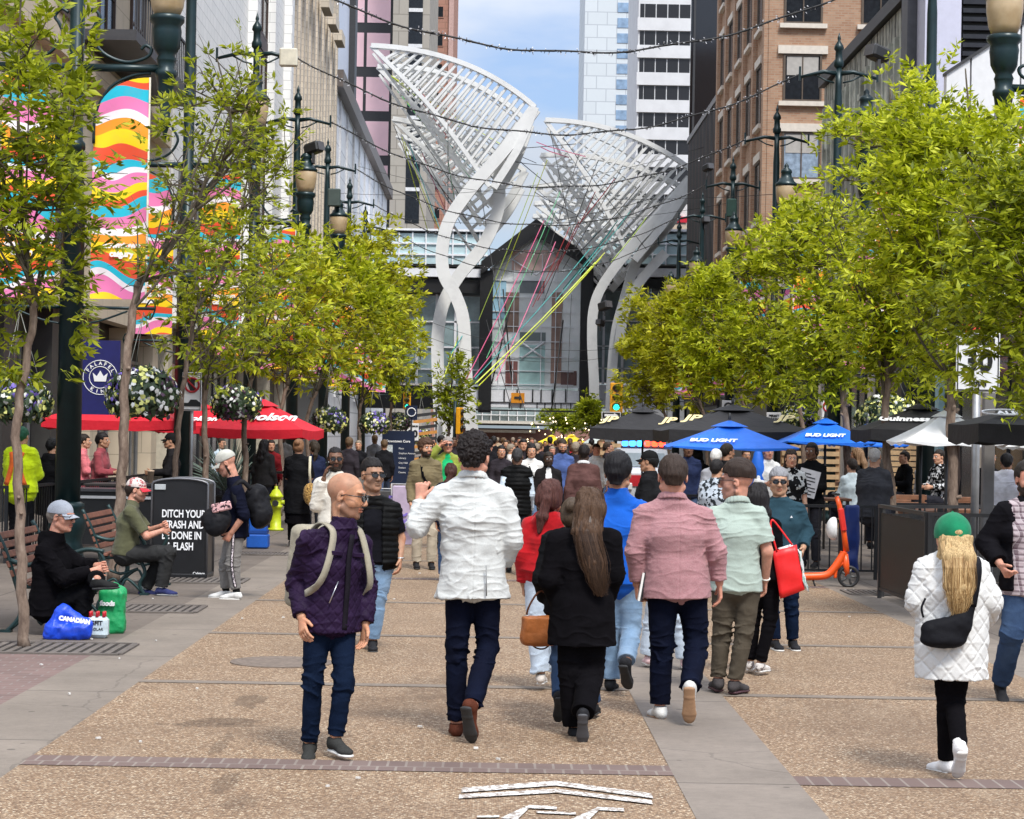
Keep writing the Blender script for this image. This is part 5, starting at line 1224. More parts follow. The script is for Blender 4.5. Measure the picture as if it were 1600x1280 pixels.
    vol('walls', tb, P(fx(652,d), d, 0), P(fx(697,d), d+26, 90), b); vol('corner', M('corner_pink', (.50,.33,.29), .6), P(fx(690,d), d-.3, 0), P(fx(697.5,d), d, 90), b)
    for r in range(9):
        z = fz(19+45*r, d)
        for q in (673,): window(b, P(fx(q,d), d, z), 1.15, 1.2, 'y-', m=glassd, fm=tb, fr=.1)
def build_right():
    brown = brickmat('brown_brick', (.36,.20,.125), (.46,.29,.19), (.40,.31,.23), bw=.26, bh=.095, bstr=.3, msize=.014, var=.3)
    lime = M('limestone', (.66,.60,.52), .7, var=.08)
    b = thing('brick_building', 'brown brick building with white stone sills and lintels', 'building', (XR+6, 90, 0)); o = Vector(b.location); P = lambda x, y, z: (x-o.x, y-o.y, z)
    vol('walls', brown, P(XR, 83, 5), P(XR+30, 101, 27), b); vol('shopfront', M('shopfront_dark', (.03,.028,.026), .4), P(XR+.2, 83.02, 0), P(XR+30, 101, 5), b)
    vol('belt_course', lime, P(XR-.25, 82.8, 5), P(XR+30.1, 101, 5.6), b)
    blind = M('window_blind', (.42,.40,.37), .5, var=.1)
    for xw, i in ((11.85,0), (14.9,1), (18.,2)):
        for r in range(6):
            z = at(1255, 122, 83).z-3.07*(r-2)
            w = window(b, P(xw-.0, 83, z), 1.36, 1.72, 'y-', m=glassd if r != 3 else M('window_curtain', (.28,.36,.46), .2, var=.3), fm=M('frame_bronze', (.10,.075,.055), .5), sill=lime, mull=(2,1), fr=.08)
            MB().b2(P(xw-.62, 82.955, z+.1), P(xw+.62, 82.975, z+.84)).build('blind', blind, w)
    for k in range(5):
        y = 84.6+k*3.55
        for r in range(5):
            z = 8+3.9*r; window(b, P(XR, y+.9, z), 1.35, 2.3, 'x-', fm=M('frame_bronze', ()), sill=lime, fr=.07)
    for k in range(6): vol('pier', brown, P(XR-.18, 83.0+k*3.55-.25+.3, 5.61), P(XR, 83.0+k*3.55+.35+.3, 26.5), b)
    # near modern building with carved panels and louvres
    b = thing('carved_panel_building', 'grey building with weathered carved timber panels and black louvres', 'building', (XR+6, 58, 0)); o = Vector(b.location); P = lambda x, y, z: (x-o.x, y-o.y, z)
    conc = M('dark_zinc', (.07,.07,.075), .5, .3); lil = M('lilac_render', (.50,.50,.60), .6, var=.05)
    vol('walls', conc, P(XR+.35, 54.6, 0), P(XR+30, 68.6, 13.4), b); vol('front_block', M('light_zinc', (.42,.42,.46), .5), P(XR+2.3, 47.5, 0), P(XR+30, 54.55, 9.2), b); vol('roof_edge', M('roof_black', (.02,.02,.02), .5), P(XR-.15, 53.6, 13.4), P(XR+30, 68.8, 13.75), b)
    def carved():
        m, nt, bb = _b('carved_timber'); setp(bb, .7, 0, .3); v = tco(nt); s = sep(nt, v)
        st = mth(nt, 'FRACT', mth(nt, 'MULTIPLY', s[1], 1.1)); n = noise(nt, tco(nt, scale=(1,1.6,.6)), 2.2, 5, .6)
        c = ramp(nt, n, [(.3, (.05,.055,.05)), (.48, (.26,.26,.22)), (.6, (.42,.41,.35)), (.75, (.10,.16,.14))])
        c = mix(nt, mth(nt,'LESS_THAN', st, .12), c, (.02,.02,.02)); nt.links.new(c, bb.inputs['Base Color']); bump(nt, bb, n, 1., .12); return m
    cm = carved()
    for k in range(16): 
        y = 54.6+k*.87; vol('panel', cm, P(XR+.0, y, 5.0), P(XR+.3+.06*math.sin(k*2.3), y+.8, 13.35), b)
    for k in range(16):
        y = 54.6+k*.87; rr = random.Random(k); mb = MB(); 
        mb.b2(P(XR-.12, y+.2, 9.7+.3*rr.random()), P(XR+.0, y+.42, 12.6)); 
        if k % 3: mb.b2(P(XR-.12, y+.42, 12.2-1.4*rr.random()), P(XR, y+.75, 12.55-1.3*rr.random()+.1))
        mb.build('carved_relief', M('relief_weathered', (.40,.41,.35), .8, var=.5, vs=2.), b)
    vol('white_mullion', frame_w, P(XR-.1, 54.2, 0), P(XR+.3, 54.55, 13.6), b)
    vol('lilac_column', lil, P(XR+.0, 52.3, 3.5), P(XR+.9, 54.0, 30), b); vol('grey_column', conc, P(XR-.25, 53.3, 0), P(XR-.01, 54.1, 30), b)
    vol('upper_block', M('light_zinc', (.42,.42,.46), .5), P(XR+2.3, 52.6, 9), P(XR+30, 68, 30), b)
    vol('louvre_back', frame_d, P(XR+.91, 52.55, 9.9), P(XR+2.29, 53.5, 30), b)
    for k in range(26): MB().box(P(XR+3.4, 52.4, 10.3+k*.215), (4.9,.16,.11)).build('louvre', M('louvre_black', (.03,.03,.035), .35, .5), b)
    for k in range(5):
        xa = XR-.55+k*.56; za = 10.15+k*.38; mb = MB(); mb.prism([(xa+.02-o.x, 5), (xa+.54-o.x, 5), (xa+.54-o.x, za+.38), (xa+.02-o.x, za)], .3, off=(0, 47.3-o.y, 0)); mb.build('white_panel', M('canopy_white', (.68,.68,.68), .4, var=.05), b); MB().prism([(xa-o.x, za-.01), (xa+.56-o.x, za+.37), (xa+.56-o.x, za+.45), (xa-o.x, za+.07)], .4, off=(0, 47.3-o.y, 0)).build('panel_rail', frame_d, b)
    vol('shopfront', M('shop_dark_r', (.02,.018,.017), .4), P(XR, 40, 0), P(XR+.34, 68.6, 4.9), b)
    for i, y in enumerate((43, 47.5, 52, 56.5, 61, 65.5)): 
        window(b, P(XR, y, 2.2), 2.7, 3., 'x-', fm=frame_d, mull=(2,1)); vol('pier', (lime, M('pier_blue', (.35,.55,.62), .5))[i == 1], P(XR-.15, y+1.75, 0), P(XR, y+2.25, 4.6), b)
    # black ribbed building
    b = thing('black_ribbed_building', 'low black building clad in vertical ribs', 'building', (XR+6, 108, 0)); o = Vector(b.location); P = lambda x, y, z: (x-o.x, y-o.y, z)
    rb = M('black_rib', (.02,.018,.018), .5); vol('walls', M('black_wall', (.012,.012,.013), .5), P(XR+.1, 101.05, 0), P(XR+20, 117, 18.2), b)
    for k in range(26): vol('rib', rb if k % 3 else M('rib_brown', (.05,.032,.026), .5), P(XR-.1, 101.2+k*.61, 3.5), P(XR+.1, 101.45+k*.61, 18.2), b)
    vol('coping', M('coping_grey', (.2,.2,.2), .5), P(XR-.15, 101.05, 18.2), P(XR+20, 117, 18.5), b)
    b = thing('black_tower', 'black glass tower rising behind the ribbed building', 'tower', (XR+6, 125, 0)); o = Vector(b.location)
    mb = MB(); fp = [(XR+.05,118),(XR+24,118),(XR+24,150),(XR+3.6,150)]; mb.add([(x-o.x, y-o.y, z) for z in (0, 29) for x, y in fp], [(0,1,2,3),(7,6,5,4),(0,4,5,1),(1,5,6,2),(2,6,7,3),(3,7,4,0)]); mb.build('walls', M('black_glass', (.010,.010,.012), .15, spec=.7), b)
    for k in range(12): MB().box((XR+.25+k*1.9-o.x, 117.9-o.y, 15), (.12,.16,27)).build('fin', frame_d, b)
    # white tower with dark ribbon windows
    def fx(px, d): return at(px, 640, d).x
    def fz(py, d): return at(1000, py, d).z
    d = 290.; b = thing('white_tower', 'white office tower with rows of black windows', 'tower', (fx(1020,d), d, 0)); o = Vector(b.location); P = lambda x, y, z: (x-o.x, y-o.y, z)
    wt = M('white_precast', (.60,.61,.62), .6, var=.07, vs=.6); xa, xb = fx(987,d), fx(1110,d)
    mb = MB(); fp = [(xa,d),(xb,d),(xb,d+20),(fx(972,d),d+20)]; mb.add([(x-o.x, y-o.y, z) for z in (0, 75) for x, y in [(xa,d),(xb,d),(xb,d+20),(fx(971,d)*(d+14)/d,d+14)]], [(0,1,2,3),(7,6,5,4),(0,4,5,1),(1,5,6,2),(2,6,7,3),(3,7,4,0)]); mb.build('walls', wt, b)
    for r in range(10):
        zc = fz(17+42.6*r, d); h = 22*d/F_PX
        for i in range(6):
            q = 988+18.8*i+ (0 if i else 0); x0 = fx(q+1.2, d); x1 = fx(q+18.8 if i else q+7, d)
            if i == 0: x0, x1 = fx(989.5,d), fx(996,d)
            else: x0, x1 = fx(996+18.2*(i-1)+1,d), fx(996+18.2*i-.6,d)
            MB().b2(P(x0, d-.06, zc-h/2), P(x1, d+.05, zc+h/2)).build('window', M('tower_window', (.012,.012,.014), .3), b)
        vol('side_window', M('side_glass', (.16,.15,.14), .4), P(fx(973,d)*1.0+.35, d+3.5, zc-h/2), P(fx(984,d)-.2+.15, d+4, zc+h/2), b) if False else None
        vol('spandrel', wt, P(xa-.15, d-.35, zc-h/2-20*d/F_PX), P(xb, d-.07, zc-h/2-.02), b)
    d = 345.; b = thing('pale_tower', 'pale panel tower with a narrow blue glass strip', 'tower', (fx(938,d), d, 0)); o = Vector(b.location); P = lambda x, y, z: (x-o.x, y-o.y, z)
    pp = brickmat('pale_panel', (.58,.62,.64), (.55,.59,.61), (.40,.43,.46), bw=3.2, bh=2.1, bstr=.05, msize=.08, var=.06, rough=.5)
    vol('walls', pp, P(fx(903,d), d, 0), P(fx(992,d), d+24, 95), b)
    for r in range(18): MB().b2(P(fx(954,d), d-.1, fz(212-24*r,d)), P(fx(972,d), d+.02, fz(212-24*r-15,d))).build('window', glassb, b)
    b = thing('red_sign_building', 'low white building with a red fascia beside the glass bridge', 'building', (fx(1045,165), 168, 0)); o = Vector(b.location); P = lambda x, y, z: (x-o.x, y-o.y, z); d = 165.
    vol('walls', M('white_paint', (.62,.60,.58), .6), P(fx(1000,d), d, 0), P(fx(1085,d), d+8, fz(318,d)), b); vol('fascia', M('fascia_red', (.55,.02,.04), .4), P(fx(1035,d), d-.3, fz(347,d)), P(fx(1068,d), d-.02, fz(338,d)), b); vol('buff_band', M('band_buff', (.5,.4,.3), .6), P(fx(1000,d), d-.2, fz(365,d)), P(fx(1085,d), d-.02, fz(350,d)), b)
# ================================================================== skybridge with the black gable
def build_bridge():
    d = 152.; B = lambda x, y, dd=0.: Vector(at(x, y, d+dd))
    t = thing('skybridge', 'glazed footbridge across the street with a black gabled centre', 'bridge', B(838, 680)); o = Vector(t.location); blk = M('gable_black', (.010,.010,.011), .45); wht = M('bridge_white', (.80,.81,.84), .5, var=.05)
    gl = M('bridge_glass', (.50,.66,.70), .15, var=.25, vs=.35, spec=.5); glc = M('gable_glass', (.78,.90,.90), .15, var=.4, vs=.3, spec=.5)
    P = lambda x, y, dd=0.: tuple(B(x, y, dd)-o)
    def bx(nm, x0, y0, x1, y1, d0, d1, m):
        a = B(x0, y0)-o; b_ = B(x1, y1)-o; return MB().b2((a.x, d0, b_.z), (b_.x, d1, a.z)).build(nm, m, t)
    for (xa, xb) in ((560, 762), (914, 1090)):
        bx('roof_trim', xa, 356, xb, 363, -.3, 5, wht); bx('glazing', xa, 363, xb, 414, 0, 4.5, gl); bx('floor_trim', xa, 414, xb, 417, -.2, 5, frame_d); bx('spandrel', xa, 417, xb, 434, -.1, 4.8, wht); bx('soffit_beam', xa, 434, xb, 458 if xa < 800 else 452, .2, 5, blk)
        bx('lower_glazing', xa, 458 if xa < 800 else 452, xb, 600, 1.5, 4.5, M('lower_glass', (.20,.27,.28), .1, var=.6, vs=.5, spec=.8)); bx('lower_panel', xa, 600, xb, 640, 1.2, 4.7, wht if xa > 800 else blk)
        n = int((xb-xa)/21)
        for i in range(n+1): bx('mullion', xa+i*21, 363, xa+i*21+1.2, 414, -.15, 0, wht)
        for y in (380, 397): bx('transom', xa, y, xb, y+1.2, -.12, 0, wht)
        for i in range(int((xb-xa)/30)): bx('lower_mullion', xa+i*30, 458, xa+i*30+1.3, 600, 1.35, 1.5, wht)
        for y in (500, 540, 575): bx('lower_transom', xa, y, xb, y+1.3, 1.35, 1.5, wht)
        for i in range(int((xb-xa)/42)): 
            mb = MB(); x = xa+i*42; mb.tube([P(x, 412, .5), P(x+21, 366, .5), P(x+42, 412, .5)], .12, 5); mb.build('truss', wht, t)
    # gable frame
    mb = MB()
    def poly(pts, y0, y1, nm, m):
        mb = MB(); n = len(pts); vs = [P(x, y, y0) for x, y in pts]+[P(x, y, y1) for x, y in pts]; mb.add(vs, [tuple(range(n)), tuple(range(2*n-1, n-1, -1))]+[(i, (i+1)%n, (i+1)%n+n, i+n) for i in range(n)]); return mb.build(nm, m, t)
    poly([(838,342),(927,405),(927,424),(838,369),(752,428),(752,408)], -2., 5.5, 'gable_roof', blk)
    for (x0, x1) in ((751,767),(907,922)): bx('column', x0, 425, x1, 645, -1.6, 1.0, blk)
    bx('base_beam', 700, 639, 936, 645, -1.7, 1.2, blk); bx('white_apron', 767, 609, 907, 639, -1.3, .5, wht); bx('apron_rail', 767, 606.5, 907, 609, -1.4, -1.31, blk); bx('apron_rail', 767, 629, 907, 630.5, -1.4, -1.31, blk)
    bx('side_apron', 700, 609, 751, 639, -1.3, .5, wht)
    for x in (787, 807, 831, 844, 861, 882): bx('apron_bar', x, 609, x+1.6, 629, -1.4, -1.31, blk)
    for x in (795, 812, 838, 850, 866, 875, 890): bx('apron_bar', x, 630, x+1.3, 639, -1.4, -1.31, blk)
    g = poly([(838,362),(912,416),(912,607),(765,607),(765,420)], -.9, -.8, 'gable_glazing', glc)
    inner = [('pink_reflection', 800, 392, 872, 425, (.80,.52,.46)), ('brown_reflection', 790, 458, 810, 520, (.26,.17,.13)), ('brown_reflection', 862, 458, 876, 600, (.30,.19,.15)), ('brown_reflection', 790, 565, 808, 604, (.22,.09,.08)), ('brown_reflection', 876, 580, 900, 603, (.14,.07,.06)), ('teal_reflection', 812, 540, 850, 604, (.36,.55,.54)), ('dark_reflection', 812, 440, 850, 460, (.15,.17,.18)), ('blue_reflection', 770, 440, 790, 500, (.3,.5,.62)), ('dark_reflection', 812, 520, 852, 535, (.16,.2,.2))]
    for nm, x0, y0, x1, y1, c in inner: bx('painted_reflection', x0, y0, x1, y1, -.96, -.91, M('bay_%02d%02d' % (int(c[0]*99), int(c[1]*99)), c, .25, var=.35, vs=.6))  # reflections in the gable glass, painted as thin coloured slabs
    mul = MB()
    for x in (789, 811, 854, 876): a = 371+abs(x-838)*.79; mul.b2((P(x,0)[0], -1.06, P(0,607)[2]), (P(x+1.1,0)[0], -.97, P(0,a)[2]))
    for y in (424, 450, 473, 496, 519, 543, 565, 586): mul.b2((P(768,0)[0], -1.05, P(0,y+.8)[2]), (P(906,0)[0], -.98, P(0,y-.3)[2]))
    mul.build('mullions', wht, t)
    for pts in (((768,424),(800,405),(838,430),(872,405),(906,424)), ((800,405),(838,372)), ((872,405),(838,372)), ((815,535),(850,560)), ((815,560),(850,535))):
        mb = MB(); mb.tube([P(x, y, -1.1) for x, y in pts], .07, 5); mb.build('brace', wht, t)
    for a in ((786,452,800,600),(800,468,768,600),(880,500,862,640)): mb = MB(); mb.tube([P(a[0],a[1],-1.5), P(a[2],a[3],-1.5)], .05, 5); mb.build('brace', blk, t)
    sg = thing('warning_sign', 'small orange warning sign on the white apron of the footbridge', 'sign', B(809, 622, -1.6)); MB().box((0,0,0), (.95,.08,.72)).build('plate', M('sign_orange', (.75,.28,.01), .5, var=.05), sg); MB().prism([(-.25,.1),(.1,.1),(.1,.22),(.3,0),(.1,-.18),(.1,-.06),(-.25,-.06)], .03, off=(0,-.07,0)).build('arrow', frame_d, sg)
    # far end of the street
    d2 = 250.; b = thing('far_arcade', 'glass fronted building with a cream canopy closing the street', 'building', at(820, 680, d2)); o2 = Vector(b.location)
    def fb(nm, x0, y0, x1, y1, a, c, m): p = at(x0, y0, d2)-o2; q = at(x1, y1, d2)-o2; MB().b2((p.x, a, q.z), (q.x, c, p.z)).build(nm, m, b)
    fb('glass_front', 700, 560, 960, 668, 0, 6, M('far_glass', (.25,.30,.30), .2, var=.5, vs=.3)); fb('canopy', 720, 657, 870, 664, -6, 0, M('canopy_cream', (.55,.50,.42), .6)); fb('base_wall', 700, 668, 960, 706, 0, 6, M('far_brick', (.28,.14,.11), .7, var=.4, vs=.4)); fb('lower_canopy', 740, 671, 836, 677, -3, 0, M('canopy_cream', ()))
    for i in range(12): fb('post', 712+i*13.7, 640, 713+i*13.7, 658, -.3, 0, frame_w)
    fb('rail', 720, 648, 870, 649.5, -.4, -.1, frame_w)
# ================================================================== steel tree sculptures
def bez(p0, p1, p2, n): return [tuple((1-t)**2*a+2*t*(1-t)*b+t*t*c for a, b, c in zip(p0, p1, p2)) for t in [i/n for i in range(n+1)]]
def build_sculptures():
    wh = M('sculpture_white', (.72,.72,.70), .45, var=.06, vs=.6, dirt=.2)
    def tree(label, d, fans, strands, ribs):
        t = thing('steel_tree', label, 'sculpture', at(strands[0][-1][0], 700, d)); t.location.z = 0; o = Vector(t.location)
        W = lambda x, y, dd: Vector(at(x, y, d+dd))-o
        def ribbon(nm, pts, w, th, dd):
            P = [W(*p, dd) for p in smooth2(pts)]; mb = MB(); vs = []
            for i, p in enumerate(P):
                tn = (P[min(i+1,len(P)-1)]-P[max(0,i-1)]).normalized(); sd = Vector((tn.z, 0, -tn.x)); ww = w if not isinstance(w, tuple) else w[0]+(w[1]-w[0])*i/(len(P)-1)
                for (a, b_) in ((-1,-1),(1,-1),(1,1),(-1,1)): vs.append(p+sd*a*ww/2+Vector((0, b_*th/2, 0)))
            k = len(P); mb.add(vs, [(i*4+j, i*4+(j+1)%4, i*4+4+(j+1)%4, i*4+4+j) for i in range(k-1) for j in range(4)]+[(3,2,1,0),(k*4-4,k*4-3,k*4-2,k*4-1)]); return mb.build(nm, wh, t)
        for (tip, ctl, cor, root, dd, nr) in fans:
            top = bez(tip, ctl, cor, 22); ribbon('arched_rim', top, .30, .55, dd); 
            ribbon('lower_chord', [tip, ((tip[0]+root[0])/2+6, (tip[1]+root[1])/2-8), root], .26, .4, dd); ribbon('lower_chord', [(tip[0]+3, tip[1]+12), ((tip[0]+root[0])/2-10, (tip[1]+root[1])/2+8), (root[0]-12, root[1]+14)], .16, .3, dd+1.1)
            ribbon('edge_girder', [cor, ((cor[0]+root[0])/2+10, (cor[1]+root[1])/2), (root[0]+6, root[1]+2)], .5, .6, dd)
            mb = MB(); a = [Vector((*tip, 0)), Vector((*root, 0))]
            for i in range(nr):
                s0 = .10+.86*i/nr; lo = a[0].lerp(a[1], s0); s1 = min(1, .12+.86*(i+1)/nr); hi = top[min(22, int(s1*22))]; fr = s1*22-int(s1*22); h2 = top[min(22, int(s1*22)+1)]; hi = (hi[0]+(h2[0]-hi[0])*fr, hi[1]+(h2[1]-hi[1])*fr)
                p, q = W(lo.x, lo.y, dd), W(*hi, dd); tn = (q-p).normalized(); sd = Vector((tn.z,0,-tn.x))
                for k_, (wd, yy, sh) in enumerate(((.155, 0, 0), (.09, .9, 4))):
                    p2 = p+Vector((0, yy, 0)); q2 = q+Vector((0, yy, 0))+(Vector((-.35,0,-.2)) if k_ else Vector((0,0,0)))
                    vs = []
                    for pp in (p2, q2): 
                        for (u, v) in ((-1,-1),(1,-1),(1,1),(-1,1)): vs.append(pp+sd*u*wd/2+Vector((0, v*.16, 0)))
                    mb.add(vs, [(0,1,5,4),(1,2,6,5),(2,3,7,6),(3,0,4,7),(3,2,1,0),(4,5,6,7)])
            mb.build('rib_panel', wh, t)
            mb = MB()
            for k_ in (.25, .5, .75):
                P = []
                for j in range(9):
                    s0 = .15+.8*j/8; lo = a[0].lerp(a[1], s0); s1 = .15+.85*j/8; hi = top[min(22, int(s1*22))]; P.append(W(lo.x+(hi[0]-lo.x)*k_, lo.y+(hi[1]-lo.y)*k_, dd+.5))
                mb.tube(P, .05, 5)
            mb.build('cross_rail', wh, t)
        for i, st in enumerate(strands): ribbon('trunk_strand', st, .8 if d < 140 else .66, .5, (0, 1.8, .8, 3.)[i % 4])
    def smooth2(pts):
        if len(pts) < 3: return pts
        v = smoothpts([Vector((x, y, 0)) for x, y in pts], 6); return [(p.x, p.y) for p in v]
    globals()['smooth2'] = smooth2
    tree('tall white steel tree sculpture left of the gable leaning over the street', 135., [
        ((580,72),(735,78),(836,168),(765,292),0,19), ((590,105),(735,98),(829,196),(760,318),2.6,17), ((614,186),(735,205),(821,268),(752,352),6.5,14), ((620,212),(730,238),(815,295),(748,378),9.,12)],
        [[(836,170),(790,232),(735,296),(702,345),(691,390),(694,430),(712,462),(724,500),(727,560),(731,620),(742,705)], [(815,225),(782,268),(779,325),(756,382),(718,430),(694,472),(685,515),(684,570),(690,700)], [(700,640),(703,705)]], 0)
    tree('shorter white steel tree sculpture right of the gable with a spread fan', 142., [
        ((852,188),(985,190),(1087,271),(985,405),0,19), ((845,243),(965,235),(1078,300),(975,425),2.4,16), ((838,292),(940,280),(1060,335),(965,432),5.,14), ((835,318),(930,312),(1040,352),(955,440),7.5,12), ((833,338),(915,335),(1010,372),(948,452),10.,10)],
        [[(1087,272),(1035,333),(985,388),(945,440),(928,480),(925,530),(928,600),(930,705)], [(1030,352),(1010,380),(990,420),(975,470),(962,520),(955,600),(952,705)], [(1040,395),(1000,440),(975,490),(968,540)]], 0)
def build_ribbons():
    cols = {'yellow': (.70,.78,.06), 'teal': (.02,.30,.28), 'pink': (.60,.10,.22), 'red': (.50,.05,.06), 'green': (.05,.30,.12), 'black': (.01,.01,.01), 'lime': (.55,.72,.12)}
    L_ = [('yellow',945,395,745,598),('yellow',940,402,748,603),('lime',930,410,742,600),('teal',925,385,742,592),('pink',868,378,775,595),('pink',850,345,720,610),('red',905,345,840,470),('red',890,355,832,480),('green',875,300,760,560),('teal',965,345,880,452),('teal',955,360,868,470),
          ('yellow',855,250,770,470),('lime',840,270,748,500),('green',868,330,830,430),('black',860,205,905,420),('black',880,215,1010,390),('black',905,240,845,430),('black',935,250,850,470),('red',930,300,870,420),('pink',845,230,900,250),('pink',838,222,915,245),('black',780,232,900,225),('black',790,250,905,262),('teal',985,330,905,430),('lime',1010,340,955,410),('red',960,280,905,350),('black',970,265,880,420),('black',1000,290,900,400),('black',1020,310,870,345),
          ('yellow',600,110,700,240),('yellow',606,115,790,230),('lime',612,120,720,200),('green',604,120,745,290),('black',590,108,735,330),('black',615,195,680,350),('yellow',628,215,668,360),('yellow',632,222,690,370),('teal',640,225,690,365),('pink',660,240,705,350),('red',655,140,690,180),('red',660,160,700,215),('black',640,200,720,350),('teal',665,180,760,290),('black',650,240,730,345),('green',700,250,715,340),('black',700,190,700,330),
          ('black',750,290,800,600),('black',770,470,820,640),('black',760,500,800,640),('black',880,470,865,640),('black',893,460,885,640),('black',800,240,870,300),('black',838,255,740,205),('black',835,300,900,335),('lime',705,600,690,640),('yellow',730,480,690,600),('teal',735,500,700,560),('pink',790,520,740,590)]
    for i, (c, x0, y0, x1, y1) in enumerate(L_):
        d0 = 134+((i*7) % 9); d1 = 136+((i*5) % 8) if y1 < 560 else 128
        a, b = at(x0, y0, d0), at(x1, y1, d1); m_ = (a+b)/2+Vector((0,0,-.012*(a-b).length)); mb = MB()
        w = .032 if c not in ('black',) else .028
        mb.tube([a, a.lerp(m_, .5)+Vector((0,0,-.05)), m_, m_.lerp(b, .5), b], w, 4, smooth=False)
        o = mb.build('ribbon', M('ribbon_'+c, cols[c], .6, var=.1)); c0 = Vector((a+b)/2); o.data.transform(Matrix.Translation(-c0)); o.location = c0
        z = lambda x, y: ('the left fan' if x < 700 else 'the left trunk' if x < 775 else 'the gable' if x < 850 else 'the gable gap' if x < 905 else 'the right fan')+(' top' if y < 200 else ' middle' if y < 330 else ' foot' if y > 500 else '')
        tag(o, ('%s cord from %s to %s' if c == 'black' else '%s ribbon from %s to %s') % (c, z(x0, y0), z(x1, y1)), 'ribbon', 'ribbons and cords on the steel trees')
# ================================================================== lamp posts, cables, banners, baskets
green_m = M('lamp_green', (.006,.022,.024), .35, .2, var=.25, vs=5, dirt=.3, spec=.5)
def glob():
    m, nt, b = _b('lamp_globe'); setp(b, .35, 0, .5, **{'Transmission Weight': .0, 'Subsurface Weight': .3}); b.inputs['Subsurface Radius'].default_value = (.1,.08,.05)
    v = tco(nt); c = ramp(nt, noise(nt, v, 3, 4), [(.3, (.36,.25,.13)), (.7, (.55,.42,.26))]); nt.links.new(c, b.inputs['Base Color']); return m
glob_m = glob()
def banner_mat():
    m, nt, b = _b('banner_waves'); setp(b, .6, 0, .3, **{'Transmission Weight': 0.}); s = sep(nt, tco(nt))
    x, z = s[0], s[2]
    w1 = mth(nt,'MULTIPLY', mth(nt,'SINE', mth(nt,'ADD', mth(nt,'MULTIPLY', x, 7.), mth(nt,'MULTIPLY', z, 2.1))), .055)
    w2 = mth(nt,'MULTIPLY', mth(nt,'SINE', mth(nt,'ADD', mth(nt,'MULTIPLY', x, 3.2), mth(nt,'MULTIPLY', z, -3.7))), .07)
    w3 = mth(nt,'MULTIPLY', mth(nt,'SINE', mth(nt,'ADD', mth(nt,'MULTIPLY', x, 12.), mth(nt,'MULTIPLY', z, 6.3))), .010)
    q = mth(nt,'ADD', mth(nt,'ADD', z, w1), mth(nt,'ADD', w2, w3))
    f = mth(nt,'FRACT', mth(nt,'DIVIDE', mth(nt,'ADD', q, 20.), 1.5))
    O, T, W_, P_, Y, Rd = (.90,.30,.02), (.02,.48,.62), (.86,.78,.80), (.80,.20,.42), (.93,.62,.01), (.80,.085,.03)
    c = ramp(nt, f, [(0, Rd), (.10, Y), (.20, O), (.29, W_), (.37, P_), (.50, T), (.62, Rd), (.69, Y), (.78, P_), (.89, W_), (.94, T)], True)
    c = mix(nt, ramp(nt, noise(nt, tco(nt), 4, 5), [(.5, 0), (.8, .25)]), c, (.3,.2,.15))
    nt.links.new(c, b.inputs['Base Color']); MATS['banner'] = m; return m
ban_m = banner_mat()
def banner_obj(par, x0, x1, z0, z1, flip=1):
    w = x1-x0; n, k = 10, 26; vs = []; fs = []; r = w*.9
    for lay in (0,1):
        for j in range(k+1):
            for i in range(n+1):
                u = i/n; z = z0+(z1-z0)*j/k; lim = z1-r*(1-math.sqrt(max(0, 1-(1-u)**2))) if True else z1
                z = z0+(lim-z0)*j/k
                y = .018*math.sin(u*5+j*.35)+.012*math.sin(j*.9)+lay*.006
                vs.append((x0+w*u if flip > 0 else x1-w*u, y, z))
    m_ = (n+1)*(k+1)
    for lay in (0,1):
        for j in range(k):
            for i in range(n): a = lay*m_+j*(n+1)+i; fs.append((a, a+1, a+n+2, a+n+1))
    mb = MB(); mb.add(vs, fs, True); return mb.build('banner', ban_m, par)
